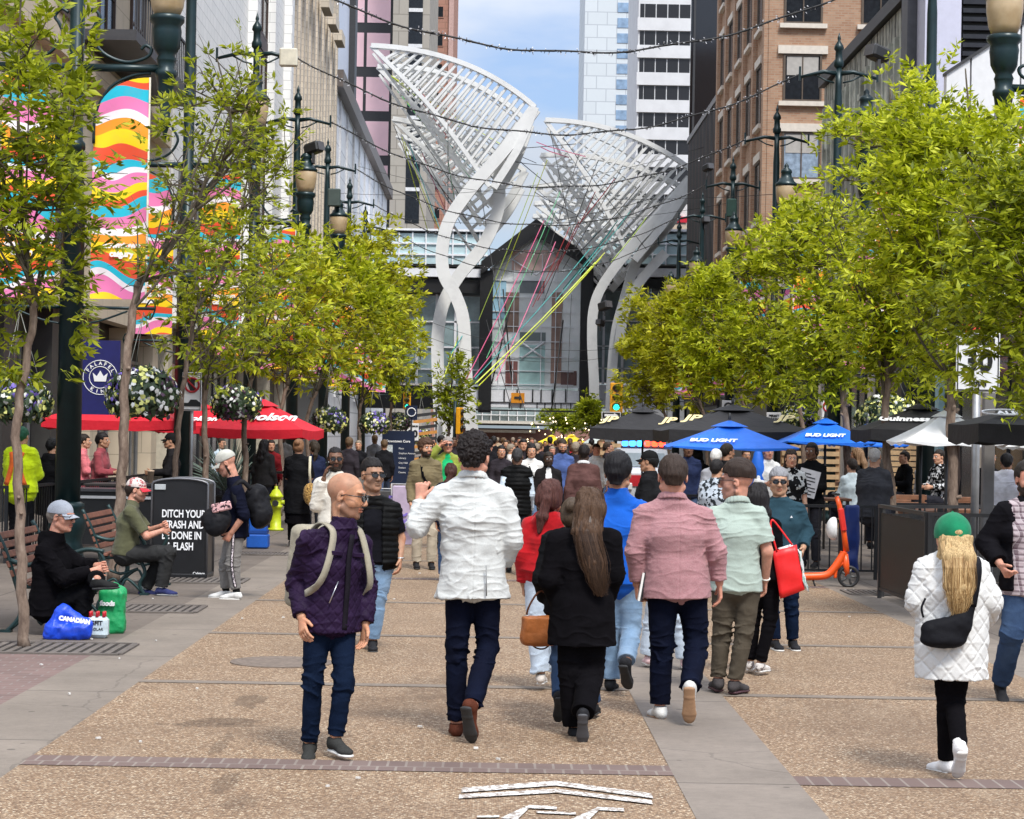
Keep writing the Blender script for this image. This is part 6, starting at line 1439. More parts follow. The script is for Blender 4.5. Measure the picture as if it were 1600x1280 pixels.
def make_lamp(s):
    "street side is +X*s"
    t = thing('street_lamp', 'dark green ornate lamp post', 'lamp post')
    mb = MB(); mb.lathe([(.27,0),(.27,.10),(.24,.14),(.22,.2),(.235,.26),(.20,.34),(.215,.45),(.255,.55),(.245,.68),(.20,.78),(.225,.82),(.225,.87),(.175,.9)], n=24, flute=0); mb.build('base', green_m, t)
    mb = MB(); mb.lathe([(.17,.9),(.155,4.6),(.18,4.62),(.18,4.72),(.135,4.76),(.12,5.6),(.14,5.62),(.14,5.7),(.105,5.74),(.095,9.9),(.075,10.3),(.075,10.75)], n=20); mb.build('shaft', green_m, t)
    mb = MB(); mb.lathe([(.075,10.75),(.12,10.8),(.12,10.9),(.09,10.95),(.08,11.15),(.12,11.2),(.105,11.28),(.03,11.4),(.045,11.45),(.004,11.6)], n=14); mb.build('finial', green_m, t)
    mb = MB(); 
    for q in (-1,1):
        mb.tube([(q*.05,0,10.62),(q*.35,0,10.66),(q*.9,0,10.52)], [.06,.05,.035], 8); mb.box((q*.92,0,10.6), (.05,.05,.34)); mb.tube([(q*.1,0,10.4),(q*.3,0,10.45),(q*.55,0,10.58)], .02, 6)
    mb.build('cross_arm', green_m, t)
    for q in ((s, -s)):
        mb = MB(); mb.tube([(q*.08,0,6.72),(q*1.18,0,6.72)], .055, 10); 
        mb.tube(smoothpts([(q*.12,0,7.45),(q*.22,0,7.5),(q*.3,0,7.4),(q*.24,0,7.3),(q*.2,0,7.15),(q*.35,0,6.92),(q*.65,0,6.80),(q*.92,0,6.86),(q*1.0,0,6.97),(q*.92,0,7.03),(q*.86,0,6.97)], 4), .024, 6)
        mb.tube(smoothpts([(q*.25,0,5.7),(q*.27,0,6.1),(q*.45,0,6.45),(q*.75,0,6.62),(q*1.0,0,6.66)], 4), .022, 6)
        mb.tube([(q*.1,0,3.5),(q*1.12,0,3.5)], .022, 8); mb.tube(smoothpts([(q*.15,0,3.28),(q*.4,0,3.33),(q*.75,0,3.46)], 4), .014, 6); mb.tube(smoothpts([(q*.98,0,3.5),(q*1.06,0,3.62),(q*1.12,0,3.52),(q*1.06,0,3.36),(q*.98,0,3.4)], 4), .012, 6)
        mb.build('banner_arm', green_m, t)
        bo = banner_obj(t, min(q*.24, q*.98), max(q*.24, q*.98), 3.62, 6.60, q)
        if q == s: MB().box((q*.99,0,5.1), (.022,.03,3.0)).build('banner_edge', M('banner_hem', (.8,.75,.6), .6), t)
        tx = text('lettering', 'downtown\ncalgary', .115, M('banner_text', (.85,.82,.8), .6), (q*.66, -.045, 4.28), parent=bo, bold=.006)
    for q in (s,):
        x = q*1.2; mb = MB(); mb.lathe([(.012,5.72),(.03,5.85),(.05,5.93),(.085,5.97),(.06,6.02),(.095,6.35),(.13,6.6),(.145,6.62),(.15,6.68),(.11,6.72),(.125,6.82),(.135,6.84),(.11,6.9),(.15,6.95),(.185,7.02),(.20,7.22),(.185,7.30),(.235,7.36),(.235,7.42),(.19,7.44)], (x,0,0), 20, flute=1, fr=(6.95,7.2)); lp = mb.build('lamp_holder', green_m, t)
        mb = MB(); mb.lathe([(.17,7.44),(.215,7.55),(.245,7.75),(.25,7.9),(.24,7.92)], (x,0,0), 20); mb.build('globe', glob_m, lp)
        mb = MB(); mb.lathe([(.26,7.92),(.27,7.97),(.19,8.03),(.165,8.1),(.13,8.13),(.12,8.22),(.14,8.25),(.12,8.3),(.05,8.36),(.06,8.4),(.004,8.48)], (x,0,0), 20); mb.build('cap', green_m, lp)
    return t
LP_L = [28.3, 38.6, 49., 59.2, 69.8, 80.3, 90.]; LP_R = [28.5, 39.2, 50, 61, 72.3, 83., 93.5]; XPL, XPR = -5.7, 8.0
ORD = ['nearest','second','third','fourth','fifth','sixth','seventh']
def build_lamps():
    a = make_lamp(1); b = make_lamp(-1)
    for i, y in enumerate(LP_L):
        o = a if i == 0 else copy_tree(a); o.location = (XPL, y, 0); o['label'] = '%s dark green lamp post with wavy banners on the side of the red umbrellas' % ORD[i]; o['group'] = 'ornate lamp posts along the street'
        o.rotation_euler = (0, 0, 0)
    for i, y in enumerate(LP_R):
        o = b if i == 0 else copy_tree(b); o.location = (XPR, y, 0); o['label'] = '%s dark green lamp post with wavy banners on the side of the blue umbrellas' % ORD[i]; o['group'] = 'ornate lamp posts along the street'
    # power boxes and speakers on some posts
    for (px, py, d, w, h, c, lab) in ((451,90,49.,.42,.42,(.62,.58,.46),'cream square panel fixed high on the third lamp post'),(522,309,59.2,.36,.5,(.05,.07,.06),'dark green equipment box on the fourth lamp post of the red umbrella side'),(1143,325,72.3,.34,.62,(.02,.06,.045),'green equipment box on the fifth lamp post of the blue umbrella side')):
        t = thing('equipment_box', lab, 'equipment box', at(px, py, d-.25)); MB().box((0,0,0),(w,.18,h), bev=.03).build('casing', M('box_%d' % px, c, .6), t); MB().box((0,.12,0),(.06,.1,.3)).build('bracket', frame_d, t)
    for (px, py, d, rz, lab) in ((1372,84,38.9,R(-60),'black speaker on the lamp post in front of the carved panels'),(490,232,49.,R(60),'black floodlight on the lamp post beside the buff building'),(945,478,92.,R(40),'large black loudspeaker above the traffic signal'),(1101,345,83.,R(20),'black floodlight on a lamp post beside the brick building'),(938,505,92.5,R(-30),'small black spotlight above the traffic signal'),(1106,262,80.,R(30),'dark floodlight beside the brown brick building corner')):
        t = thing('floodlight', lab, 'floodlight', at(px, py, d)); sc_ = 1.35 if px == 945 else 1.; 
        rt = Matrix.Rotation(rz, 3, 'Z') @ Matrix.Rotation(R(-14), 3, 'X'); MB().box((0,0,0), (.30*sc_,.42*sc_,.26*sc_), rot=rt, bev=.05).build('housing', M('speaker_black', (.012,.012,.012), .5), t); MB().box((.0,.0,-.24*sc_), (.05,.3,.22)).build('bracket', frame_d, t)
        MB().box(rt @ Vector((0,-.22*sc_,0)), (.25*sc_,.01,.21*sc_), rot=rt).build('face', M('speaker_face', (.08,.08,.085), .3), t)
def build_cables():
    blkc = M('cable_black', (.012,.012,.012), .6); bulb = M('fairy_bulb', (.55,.55,.58), .3, var=.2)
    for i in range(1, 7):
        yl, yr = LP_L[i], LP_R[i] if i < 7 else LP_R[-1]
        a = Vector((XPL+.9, yl, 10.6)); b = Vector((XPR-.9, yr, 10.6)); n = 60; pts = []
        for k in range(n+1):
            u = k/n; p = a.lerp(b, u); p.z -= 4*1.62*u*(1-u)-.025*math.sin(u*37+i*2); pts.append(p)
        t = thing('string_lights', '%s string of small lights sagging across the street' % ORD[i-1], 'string lights', (a+b)/2, 0, 'strings of lights over the street'); o = Vector(t.location)
        mb = MB(); mb.tube([p-o for p in pts], .018, 5); mb.tube([p-o+Vector((0,.02,.015*math.sin(k*1.7))) for k, p in enumerate(pts)], .012, 4); mb.build('cable', blkc, t)
        rr = random.Random(i); c1 = MB(); c2 = MB()
        for k in range(330 if i < 4 else 180):
            u = rr.random(); j = int(u*n); p = pts[j].lerp(pts[min(n, j+1)], u*n-j)-o; v = Vector((rr.uniform(-1,1), rr.uniform(-.6,.6), rr.uniform(-1,.7))).normalized()
            c1.tube([p, p+v*.055], .007, 3, smooth=False); 
            if rr.random() < .55: c2.tube([p+v*.05, p+v*.085], [.010,.008], 4, smooth=False)
        c1.build('bulb_sockets', blkc, t)['kind'] = 'stuff'; c2.build('bulbs', bulb, t)['kind'] = 'stuff'
    for i, (x0, y0, d0, x1, y1, d1) in enumerate(((300,-40,40,800,-30,38),(500,300,90,1100,230,90),(560,260,110,1260,300,64),(540,330,100,1150,315,95),(600,470,95,960,545,95),(612,500,95,940,560,95))):
        if i == 0: continue
        a, b = at(x0,y0,d0), at(x1,y1,d1); mb = MB(); P = []
        for k in range(25): u = k/24; p = a.lerp(b,u); p.z -= 4*.8*u*(1-u); P.append(p-(a+b)/2)
        mb.tube(P, .012, 4); o = mb.build('overhead_wire', blkc); o.location = (a+b)/2; tag(o, 'thin bare overhead wire, %s of those crossing the street' % ORD[i-1], 'wire', 'thin wires over the street')
    # fairy lights wound round the nearest posts
def basket(x, y, z, r, seed, mixc, label):
    t = thing('hanging_basket', label, 'flower basket', (x, y, z), 0, 'hanging flower baskets on the lamp posts')
    g = np.random.default_rng(seed); n = 1500
    mb = MB(); mb.lathe([(.05,-.30*r/.5),(.25*r/.5,-.22),(.36*r/.5,0),(.34*r/.5,.02)], n=14); mb.build('basket', M('basket_soil', (.03,.025,.02), .9), t)
    for k, (nm, cols, cnt, sz) in enumerate((('foliage', [(.035,.07,.02)], 900, .055), ('flowers', None, 620, .036))):
        th = g.random(cnt)*2*PI; ph = np.arccos(g.uniform(-.75, 1, cnt)); rr = r*(.80+.24*g.random(cnt)); 
        dirs = np.stack([np.sin(ph)*np.cos(th), np.sin(ph)*np.sin(th), np.cos(ph)*.78], 1); dirs[:, 2] -= .12
        C = dirs*rr[:, None]*(1.0 if k else .96); C += g.normal(0, .012, C.shape)
        C[:, 2] *= 1.0
        vs, T, mi = [], [], []
        a = g.normal(size=(cnt,3)); a /= np.linalg.norm(a, axis=1, keepdims=True); nrm_ = dirs+.5*a; nrm_ /= np.linalg.norm(nrm_, axis=1, keepdims=True)
        u = np.cross(nrm_, a); u /= np.linalg.norm(u, axis=1, keepdims=True)+1e-9; w = np.cross(nrm_, u)
        m5 = 5 if k else 4; V = [C+nrm_*.008]
        for j in range(m5):
            an = 2*PI*j/m5; s1 = sz*(.7+.6*g.random(cnt))*(1 if k else (1.4 if j % 2 else .6)); V.append(C+(u*math.cos(an)+w*math.sin(an))*s1[:, None])
        V = np.stack(V, 1); base = np.arange(cnt)*(m5+1)
        T = np.concatenate([np.stack([base, base+1+j, base+1+(j+1) % m5], 1) for j in range(m5)])
        if k:
            # clumps of one colour
            s = np.sin(th*1.5+mixc*2)+.8*dirs[:, 2]+g.normal(0, .25, cnt); ci = np.where(s > .75, 0, np.where(s > -.5, 1, 2)); ci = np.where(g.random(cnt) < .3, 3, ci); mi = np.tile(ci, m5)
            if mixc >= 5: ci = np.where(g.random(cnt) < .75, 1, 3); mi = np.tile(ci, m5)
            link(nm, np_mesh(nm, V.reshape(-1,3), None, mi, T), [M('petal_violet', (.16,.11,.42), .6, var=.3), M('petal_lemon', (.72,.72,.22), .6, var=.2), M('petal_dark', (.06,.02,.05), .6, var=.3), M('petal_white', (.72,.72,.68), .6)], t)
        else: link(nm, np_mesh(nm, V.reshape(-1,3), None, np.zeros(len(T), int), T), [M('basket_leaf', (.03,.055,.02), .6, var=.5, vs=9)], t)
    mb = MB()
    for a_ in (0, 2.1, 4.2): mb.tube([(r*.7*math.cos(a_), r*.7*math.sin(a_), .1), (0,0,max(.9, 3.45-z))], .006, 4)
    mb.build('chain', M('chain_grey', (.25,.25,.22), .5, .5), t)
def build_baskets():
    i = 0
    names = ['violet and lemon flower basket behind the nearest left trunk','violet and lemon flower basket hanging over the olive shirted man','dark and lemon flower basket above the man in the pale cap','violet and white flower basket left of the fourth post','violet flower basket right of the fourth post','lemon flower basket beyond the red umbrellas','small white flower basket near the speed sign','white flower basket beside the far sculpture']
    for (px, py, d, r, mc) in ((28,622,28.3,.46,0),(222,612,28.3,.50,1),(369,628,38.6,.46,2),(318,640,49.,.3,3),(515,655,49.,.42,3),(585,660,59.2,.44,0),(622,658,69.8,.42,1),(657,682,90.,.5,4)):
        p = at(px, py, d); 
        if px in (318,): i += 1; continue
        basket(p.x, d, p.z, r, 10+i, mc, names[i]); i += 1
    for (px, py, d, r, mc, lab) in ((1246,655,61.,.62,0,'lemon and violet flower basket above the left blue umbrella'),(1388,650,39.2,.62,6,'big lemon flower basket above the right blue umbrella')):
        p = at(px, py, d); basket(p.x, d, p.z, r, 30+i, mc, lab); i += 1
# ================================================================== trees
def leaf_mat(name, c1, c2, c3):
    m, nt, b = _b(name); setp(b, .5, 0, .35, **{'Subsurface Weight': 0.})
    g = nt.nodes.new('ShaderNodeNewGeometry'); c = ramp(nt, g.outputs['Random Per Island'], [(0, c1), (.5, c2), (1, c3)])
    nt.links.new(c, b.inputs['Base Color']); tr = nt.nodes.new('ShaderNodeBsdfTranslucent'); nt.links.new(mix(nt, .0, c, (1,1,1)), tr.inputs[0])
    ms = nt.nodes.new('ShaderNodeMixShader'); ms.inputs[0].default_value = .46; nt.links.new(b.outputs[0], ms.inputs[1]); nt.links.new(tr.outputs[0], ms.inputs[2]); nt.links.new(ms.outputs[0], nt.nodes['Material Output'].inputs[0]); return m
leaf_bright = leaf_mat('leaf_bright', (.12,.16,.004), (.42,.48,.008), (.78,.80,.06)); leaf_dark = leaf_mat('leaf_dark', (.09,.12,.004), (.27,.32,.010), (.52,.55,.03)); leaf_yel = leaf_mat('leaf_yellow', (.16,.18,.004), (.46,.47,.012), (.74,.71,.05))
def bark():
    m, nt, b = _b('bark'); setp(b, .85, 0, .2); v = tco(nt, scale=(1,1,.35)); n = noise(nt, v, 16, 6, .65); c = ramp(nt, n, [(.3, (.09,.06,.045)), (.55, (.22,.16,.12)), (.8, (.36,.29,.23))]); nt.links.new(c, b.inputs['Base Color']); bump(nt, b, n, .8, .02); return m
bark_m = bark()
def make_tree(name, label, base, path, H, crown, seed, nclus, leaf_m, lsize=.11, r0=.05, nbr=26, low=None, cs=1., dens=1.):
    """base xyz; path: trunk points relative to base (last = fork); crown (cx, cy, cz, rx, ry, rz) relative to base"""
    rr = random.Random(seed); g = np.random.default_rng(seed)
    t = thing(name, label, 'tree', base); mb = MB()
    P = smoothpts(path, 5); rad = [r0*(1.25 if i == 0 else 1)*(1-.35*i/len(P)) for i in range(len(P))]
    P = [p+Vector((.012*math.sin(i*1.9+seed), 0, 0)) for i, p in enumerate(P)]; mb.tube(P, rad, 10)
    for k in range(5):
        j = rr.randrange(2, max(3, len(P)-1)); p = P[j]; v = Vector((rr.uniform(-1,1), rr.uniform(-1,1), .2)).normalized(); mb.tube([p, p+v*r0*1.6], [r0*.5, r0*.25], 6)
    cx, cy, cz, rx, ry, rz = crown; top = P[-1]; tips = []; mb2 = MB()
    leader = [top, top.lerp(Vector((cx, cy, cz)), .5), Vector((cx+rr.uniform(-.2,.2)*rx, cy, cz+.35*rz)), Vector((cx, cy, cz+rz*.92))]
    LP_ = smoothpts(leader, 6); mb2.tube(LP_, [r0*.62*(1-.85*i/len(LP_)) for i in range(len(LP_))], 7)
    twigs = []
    for k in range(nbr):
        u = rr.uniform(0, .85); s = LP_[int(u*(len(LP_)-1))] if rr.random() < .8 else P[int(len(P)*rr.uniform(.72, .98))]
        for _ in range(40):
            a = rr.uniform(0, 2*PI); e = Vector((cx+rx*math.cos(a)*rr.uniform(.5,1), cy+ry*math.sin(a)*rr.uniform(.5,1), cz+rz*rr.uniform(-.85,.85)))
            q = ((e.x-cx)/rx)**2+((e.y-cy)/ry)**2+((e.z-cz)/rz)**2
            if q < 1.05 and e.z > s.z-.15*rz: break
        m1 = s.lerp(e, .45)+Vector((0,0,-.10*(e-s).length*rr.uniform(-.5,1))); pts = smoothpts([s, m1, e], 5); L_ = (e-s).length
        mb2.tube(pts, [max(.004, r0*.34*(1-.9*i/len(pts))) for i in range(len(pts))], 5)
        for q_ in range(7):
            i0 = rr.randrange(3, len(pts)-1); v = Vector((rr.uniform(-1,1), rr.uniform(-1,1), rr.uniform(-.3,1))).normalized(); ln = L_*rr.uniform(.15,.4); f = pts[i0]+v*ln
            mb2.tube([pts[i0], pts[i0].lerp(f,.5)+Vector((0,0,.03)), f], [.008,.006,.003], 4); twigs.append((pts[i0], f))
        twigs.append((m1, e))
    mb.build('trunk', bark_m, t); mb2.build('branches', M('twig_bark', (.10,.08,.055), .9, var=.3), t)
    # leaf clusters: along twigs, plus filling the volume in uneven clumps
    A = np.array([list(a) for a, b in twigs]); Bt = np.array([list(b) for a, b in twigs]); n1 = int(nclus*.55*dens); k = g.integers(0, len(A), n1); u = g.uniform(.35, 1.08, (n1, 1))
    C1 = A[k]*(1-u)+Bt[k]*u+g.normal(0, .06*cs, (n1, 3))
    n2 = int(nclus*.45*dens*2.2); th = g.normal(size=(n2, 3)); th /= np.linalg.norm(th, axis=1, keepdims=True); rad_ = g.uniform(.25, 1.0, (n2, 1))**.55
    C2 = th*rad_*np.array([rx, ry, rz])+np.array([cx, cy, cz]); edge = 1+.28*vn(th*2.3+seed); C2 = (C2-[cx,cy,cz])*edge[:, None]+[cx,cy,cz]
    keep = vn(C2*(1.5/cs)+seed*3) > (.06 if cs >= 1 else .0); C2 = C2[keep]
    C = np.concatenate([C1, C2]); 
    if low is not None: C = C[C[:, 2] > low]
    n = len(C); nl = 6
    ax = g.normal(size=(n, 3)); ax[:, 2] = np.abs(ax[:, 2])*.5+.1; ax += (C-[cx,cy,cz])/np.array([rx,ry,rz])*.9; ax /= np.linalg.norm(ax, axis=1, keepdims=True)
    up = np.tile([0,0,1.], (n, 1))+g.normal(0, .5, (n, 3)); s1 = np.cross(ax, up); s1 /= np.linalg.norm(s1, axis=1, keepdims=True)+1e-9; n1_ = np.cross(s1, ax)
    VV = []; 
    for j in range(nl):
        sd = (1 if j % 2 else -1) if j else 0; along = .0+.022*(nl-j)*cs*(0 if j == 0 else 1); ang = .95 if j else 0; sz = lsize*g.uniform(.7, 1.25, (n, 1))
        o = C+ax*(lsize*(.75-.3*(j//2) if j else .85))*.8
        d = ax*math.cos(ang)+s1*(sd*math.sin(ang))+n1_*g.normal(-.15, .28, (n, 1)); d /= np.linalg.norm(d, axis=1, keepdims=True)
        w = np.cross(d, n1_+g.normal(0, .35, (n, 3))); w /= np.linalg.norm(w, axis=1, keepdims=True)+1e-9; nn = np.cross(w, d)
        VV.append(np.stack([o, o+d*sz*.42+w*sz*.17-nn*sz*.05, o+d*sz+nn*sz*-.12, o+d*sz*.42-w*sz*.17-nn*sz*.05, o+d*sz*.45], 1))
    V = np.concatenate(VV).reshape(-1, 3); base_ = (np.arange(n*nl)*5)[:, None]
    Q = np.concatenate([base_+[0,1,4,0], base_+[1,2,4,4], ], 0)[:0]
    T = np.concatenate([base_+[0,1,4], base_+[1,2,4], base_+[0,4,3], base_+[4,2,3]])
    link('crown', np_mesh('crown', V, None, np.zeros(len(T), int), T), [leaf_m], t)
    return t
def build_trees():
    def X(px, d, py=640): return at(px, py, d).x
    def Z(py, d, px=500): return at(px, py, d).z
    # nearest left, trunk at x=40
    b = gnd(38, 1012); d = b.y; s = F_PX/d
    def rel(pts): return [Vector((at(px, py, d).x-b.x, dd, at(px, py, d).z)) for px, py, dd in pts]
    make_tree('street_tree', 'slender street tree by the man on the near bench', b, rel([(38,1012,0),(34,900,0),(30,780,0),(26,660,0),(40,560,.05),(52,470,.1)]), 6, ((at(18,330,d).x-b.x), .2, Z(300,d,60), .86, .9, 2.05), 3, 1500, leaf_dark, .115, .048, 30, low=Z(600,d,60), cs=.8, dens=.85)
    b = gnd(178, 907); d = b.y
    make_tree('street_tree', 'slim brown trunked tree between the two benches', b, rel([(177,907,0),(186,800,0),(193,700,0),(195,600,0),(205,500,.05),(215,440,.1)]), 6, ((at(325,300,d).x-b.x), .6, Z(295,d,250), 1.02, 1.1, 1.9), 9, 620, leaf_dark, .115, .07, 30, low=Z(560,d,250), cs=.8, dens=.8)
    b = gnd(266, 885); d = b.y
    make_tree('street_tree', 'knobbly leaning tree in front of the litter bin', b, rel([(264,885,0),(268,800,0),(275,720,0),(282,640,0),(292,560,.05),(305,480,.1)]), 6, ((at(385,270,d).x-b.x), .8, Z(345,d,330), 1.05, 1.2, 2.0), 17, 620, leaf_dark, .12, .045, 32, low=Z(590,d,330), cs=.85, dens=.8)
    k = 0
    rows = [('young tree behind the man in the pale cap', 322, 838, 36., (330,470), (120,120), 1.1, 250, leaf_dark), ('pale trunk tree below the third lamp post', 384, 838, 39., (420,470), (110,120), 1.25, 420, leaf_bright),
            ('yellow green tree behind the red umbrella tip', 440, 815, 47., (470,500), (100,130), 1.45, 620, leaf_yel), ('yellow green tree right of the fourth lamp post', 482, 790, 53., (525,490), (105,125), 1.6, 950, leaf_bright),
            ('dense yellow green tree at the middle of the left row', 563, 780, 61., (575,470), (78,135), 1.5, 1150, leaf_yel), ('dense tree next to the far left banners', 612, 765, 69., (612,520), (55,95), 1.1, 750, leaf_bright)]
    for lab, px, py, d, (cx, cyp), (wx, hy), rx, nc, lm in rows:
        k += 1; b = Vector((X(px, d), d, 0)); cz = Z(cyp, d, cx); cxm = X(cx, d, cyp)-b.x
        make_tree('street_tree', lab, b, [(0,0,0), (.02,0,1.2), (-.03,0,2.2), (cxm*.3,.0,2.9)], 6, (cxm, .2, cz, wx*d/F_PX if wx < 119 else wx*d/F_PX, 1.3, hy*d/F_PX), 20+k, nc, lm, .13+.0012*d, .06, 22, low=Z(645, d, cx), cs=1.1)
    # right row: big dense crowns
    rows = [('tall tree at the right edge over the white quilted coat', 1640, 21.5, (1640,440), (190,250), 2200, leaf_dark, .115), ('broad green tree behind the speed limit sign', 1488, 26.5, (1510,350), (170,270), 3000, leaf_bright, .12), ('dense tree with a leaning pale trunk by the mesh screen', 1392, 30.5, (1375,370), (140,262), 2600, leaf_bright, .125),
            ('dense tree over the scooter with a straight trunk', 1323, 36., (1288,455), (98,190), 1900, leaf_bright, .135), ('round topped tree behind the blue umbrella', 1255, 44., (1196,500), (78,150), 1450, leaf_bright, .15), ('full tree above the black umbrellas', 1170, 53., (1125,520), (66,122), 1300, leaf_bright, .17),
            ('tree left of the full tree above the black umbrellas', 1105, 63., (1062,545), (58,108), 1150, leaf_yel, .2), ('small tree behind the traffic signal', 1045, 74., (1008,560), (48,105), 1100, leaf_yel, .23)]
    for i, (lab, px, d, (cx, cyp), (wx, hy), nc, lm, ls) in enumerate(rows):
        b = Vector((X(px, d), d, 0)); cz = Z(cyp, d, cx); cxm = X(cx, d, cyp)-b.x
        pth = [(0,0,0), (-.10,0,1.0), (-.22,0,2.0), (-.2,0,3.0)] if i == 2 else [(0,0,0), (.03,0,1.2), (-.02,0,2.3), (cxm*.3,.1,3.1)]
        if i == 2: b = gnd(1400, 884+0); b = Vector((X(1408,30.5), 30.5, 0))
        t = make_tree('street_tree', lab, b, pth, 6, (cxm, .2, cz, wx*d/F_PX, wx*d/F_PX*.8, hy*d/F_PX), 50+i, nc, lm, ls, .075 if i in (1,2,3) else .06, 34, low=Z(655 if i < 4 else 645, d, cx), cs=1.25)
    # brownish thin tree before the left sculpture, and trees far down the street
    for i, (lab, px, d, (cx, cyp), (wx, hy), nc, lm) in enumerate((('sparse brownish tree at the foot of the tall sculpture', 700, 118., (705,610), (45,62), 420, leaf_dark), ('dark tree under the footbridge', 880, 175., (880,655), (45,22), 700, leaf_dark), ('small dark tree beyond the yellow umbrellas', 930, 120., (922,650), (18,32), 260, leaf_dark))):
        b = Vector((X(px, d), d, 0)); cz = Z(cyp, d, cx); cxm = X(cx, d, cyp)-b.x
        make_tree('street_tree', lab, b, [(0,0,0),(0,0,1.2),(.1,0,2.2)], 6, (cxm, .2, cz, wx*d/F_PX, 1.6, hy*d/F_PX), 80+i, nc, lm, .32, .1, 20, cs=1.3)
# ================================================================== street furniture
def umbrella(label, px, py_apex, py_rim, wpx, d, m, txt=None, tm=None, n=6, rot=0., group=None, ribs=True, valance=.16, name='patio_umbrella', tsz=.2, tb=.01, shear=0., pole=True, tx=None, oval=False):
    "px of the centre, pixel rows of apex and rim"
    a = at(px, py_apex, d); zr = at(px, py_rim, d).z; r = wpx*d/F_PX/2/ (math.cos(PI/n) if n == 4 else 1); H = a.z-zr; t = thing(name, label, 'umbrella', (a.x, d, 0), 0, group)
    vs = []; fs = []; K = 5; sub = 4; N_ = n*sub
    for k in range(K+1):
        u = k/K
        for j in range(N_):
            th = 2*PI*j/N_+rot; w = (j % sub)/sub; e = math.cos(PI/n)/math.cos((w-.5)*2*PI/n) ; rr = r*u*e; sag = .05*H*math.sin(PI*u)*0+ (.10*H*math.sin(PI*w)*u)
            vs.append((rr*math.cos(th), rr*math.sin(th), zr+H*(1-u)**1.08-sag*.6+.0))
    for j in range(N_):
        th = 2*PI*j/N_+rot; w = (j % sub)/sub; e = math.cos(PI/n)/math.cos((w-.5)*2*PI/n); rr = r*e*1.0; vs.append((rr*math.cos(th), rr*math.sin(th), zr-.06*H*math.sin(PI*w)-valance-(.03 if j % 2 else 0)))
    for k in range(K+1):
        for j in range(N_): fs.append((k*N_+j, k*N_+(j+1)%N_, (k+1)*N_+(j+1)%N_, (k+1)*N_+j))
    mb = MB(); mb.add(vs, fs); cn = mb.build('canopy', m, t, fix=False)
    vt = MB(); vt.lathe([(r*.22, zr+H*.80),(r*.12, zr+H*.93),(.03, zr+H*1.04)], n=N_, smooth=False) if H > .25 else None
    if H > .25: vt.build('vent_cap', m, t)
    pb = MB(); 
    if pole: pb.tube([(0,0,.05),(0,0,a.z+.08)], .022, 8)
    pb.lathe([(.015,a.z+.02),(.03,a.z+.05),(.02,a.z+.12),(.004,a.z+.14)], n=8); pb.build('pole', M('umbrella_pole', (.05,.05,.05), .4, .3), t)
    for j in range(n):
        th = 2*PI*j/n+rot; MB().tube([(0,0,zr+H*.8),(r*.95*math.cos(th), r*.95*math.sin(th), zr+H*.03-.02)], .010, 4).build('rib', M('umbrella_rib', (.2,.2,.2), .5), t)
    if txt:
        for (xo, u, s_) in (tx or [(0, .72, 1)]):
            # lettering lies on the slope of the panel that faces the street
            sl = math.atan2(H, r*math.cos(PI/n)); z = zr+H*(1-u)**1.08
            yy = -r*u*math.cos(PI/n)-.03
            o = text('lettering', txt, tsz*s_, tm, (xo*r, yy, z+.02), rot=(sl+.0+R(4), 0, 0), parent=cn, bold=tb, shear=shear)
            if oval:
                q = MB(); q.tube([(xo*r+tsz*2.0*math.cos(b), yy+tsz*.7*math.sin(b)*math.cos(sl), z+.025+tsz*.7*math.sin(b)*math.sin(sl)) for b in [i/20*2*PI for i in range(21)]], .012, 4); q.build('emblem_ring', tm, cn)
    return t
def table(label, x, y, w, l, h, m, rz=0, legs=True, group=None):
    t = thing('patio_table', label, 'table', (x, y, 0), rz, group); 
    for k in range(5): MB().box((0, -l/2+l*(k+.5)/5, h), (w, l/5-.015, .04), bev=.006).build('board', m, t)
    for sx in (-1,1):
        for sy in (-1,1): MB().box((sx*(w/2-.06), sy*(l/2-.06), (h-.02)/2), (.05,.05,h-.02)).build('leg', frame_d, t)
    return t
def railing(label, a, b, h=1.0, n=None, name='patio_railing', m=None, group=None, bars=True, mesh_=False):
    a, b = Vector(a), Vector(b); c = (a+b)/2; t = thing(name, label, 'railing', c, math.atan2(b.y-a.y, b.x-a.x), group); L_ = (b-a).length; m = m or M('rail_black', (.015,.015,.016), .45)
    for s_ in (-1,1): MB().box((s_*(L_/2-.02),0,h/2), (.045,.045,h)).build('post', m, t)
    mb = MB(); mb.box((0,0,h), (L_,.06,.04)); mb.box((0,0,.12), (L_-.05,.03,.03)); mb.build('rails', m, t)
    if mesh_: MB().box((0,0,h/2+.03), (L_-.08,.012,h-.22)).build('mesh_panel', mesh_, t)
    elif bars:
        n = n or int(L_/.14); mb = MB()
        for i in range(n): mb.box((-L_/2+L_*(i+.5)/n,0,h/2+.05), (.018,.018,h-.14))
        mb.build('balusters', m, t)
    return t
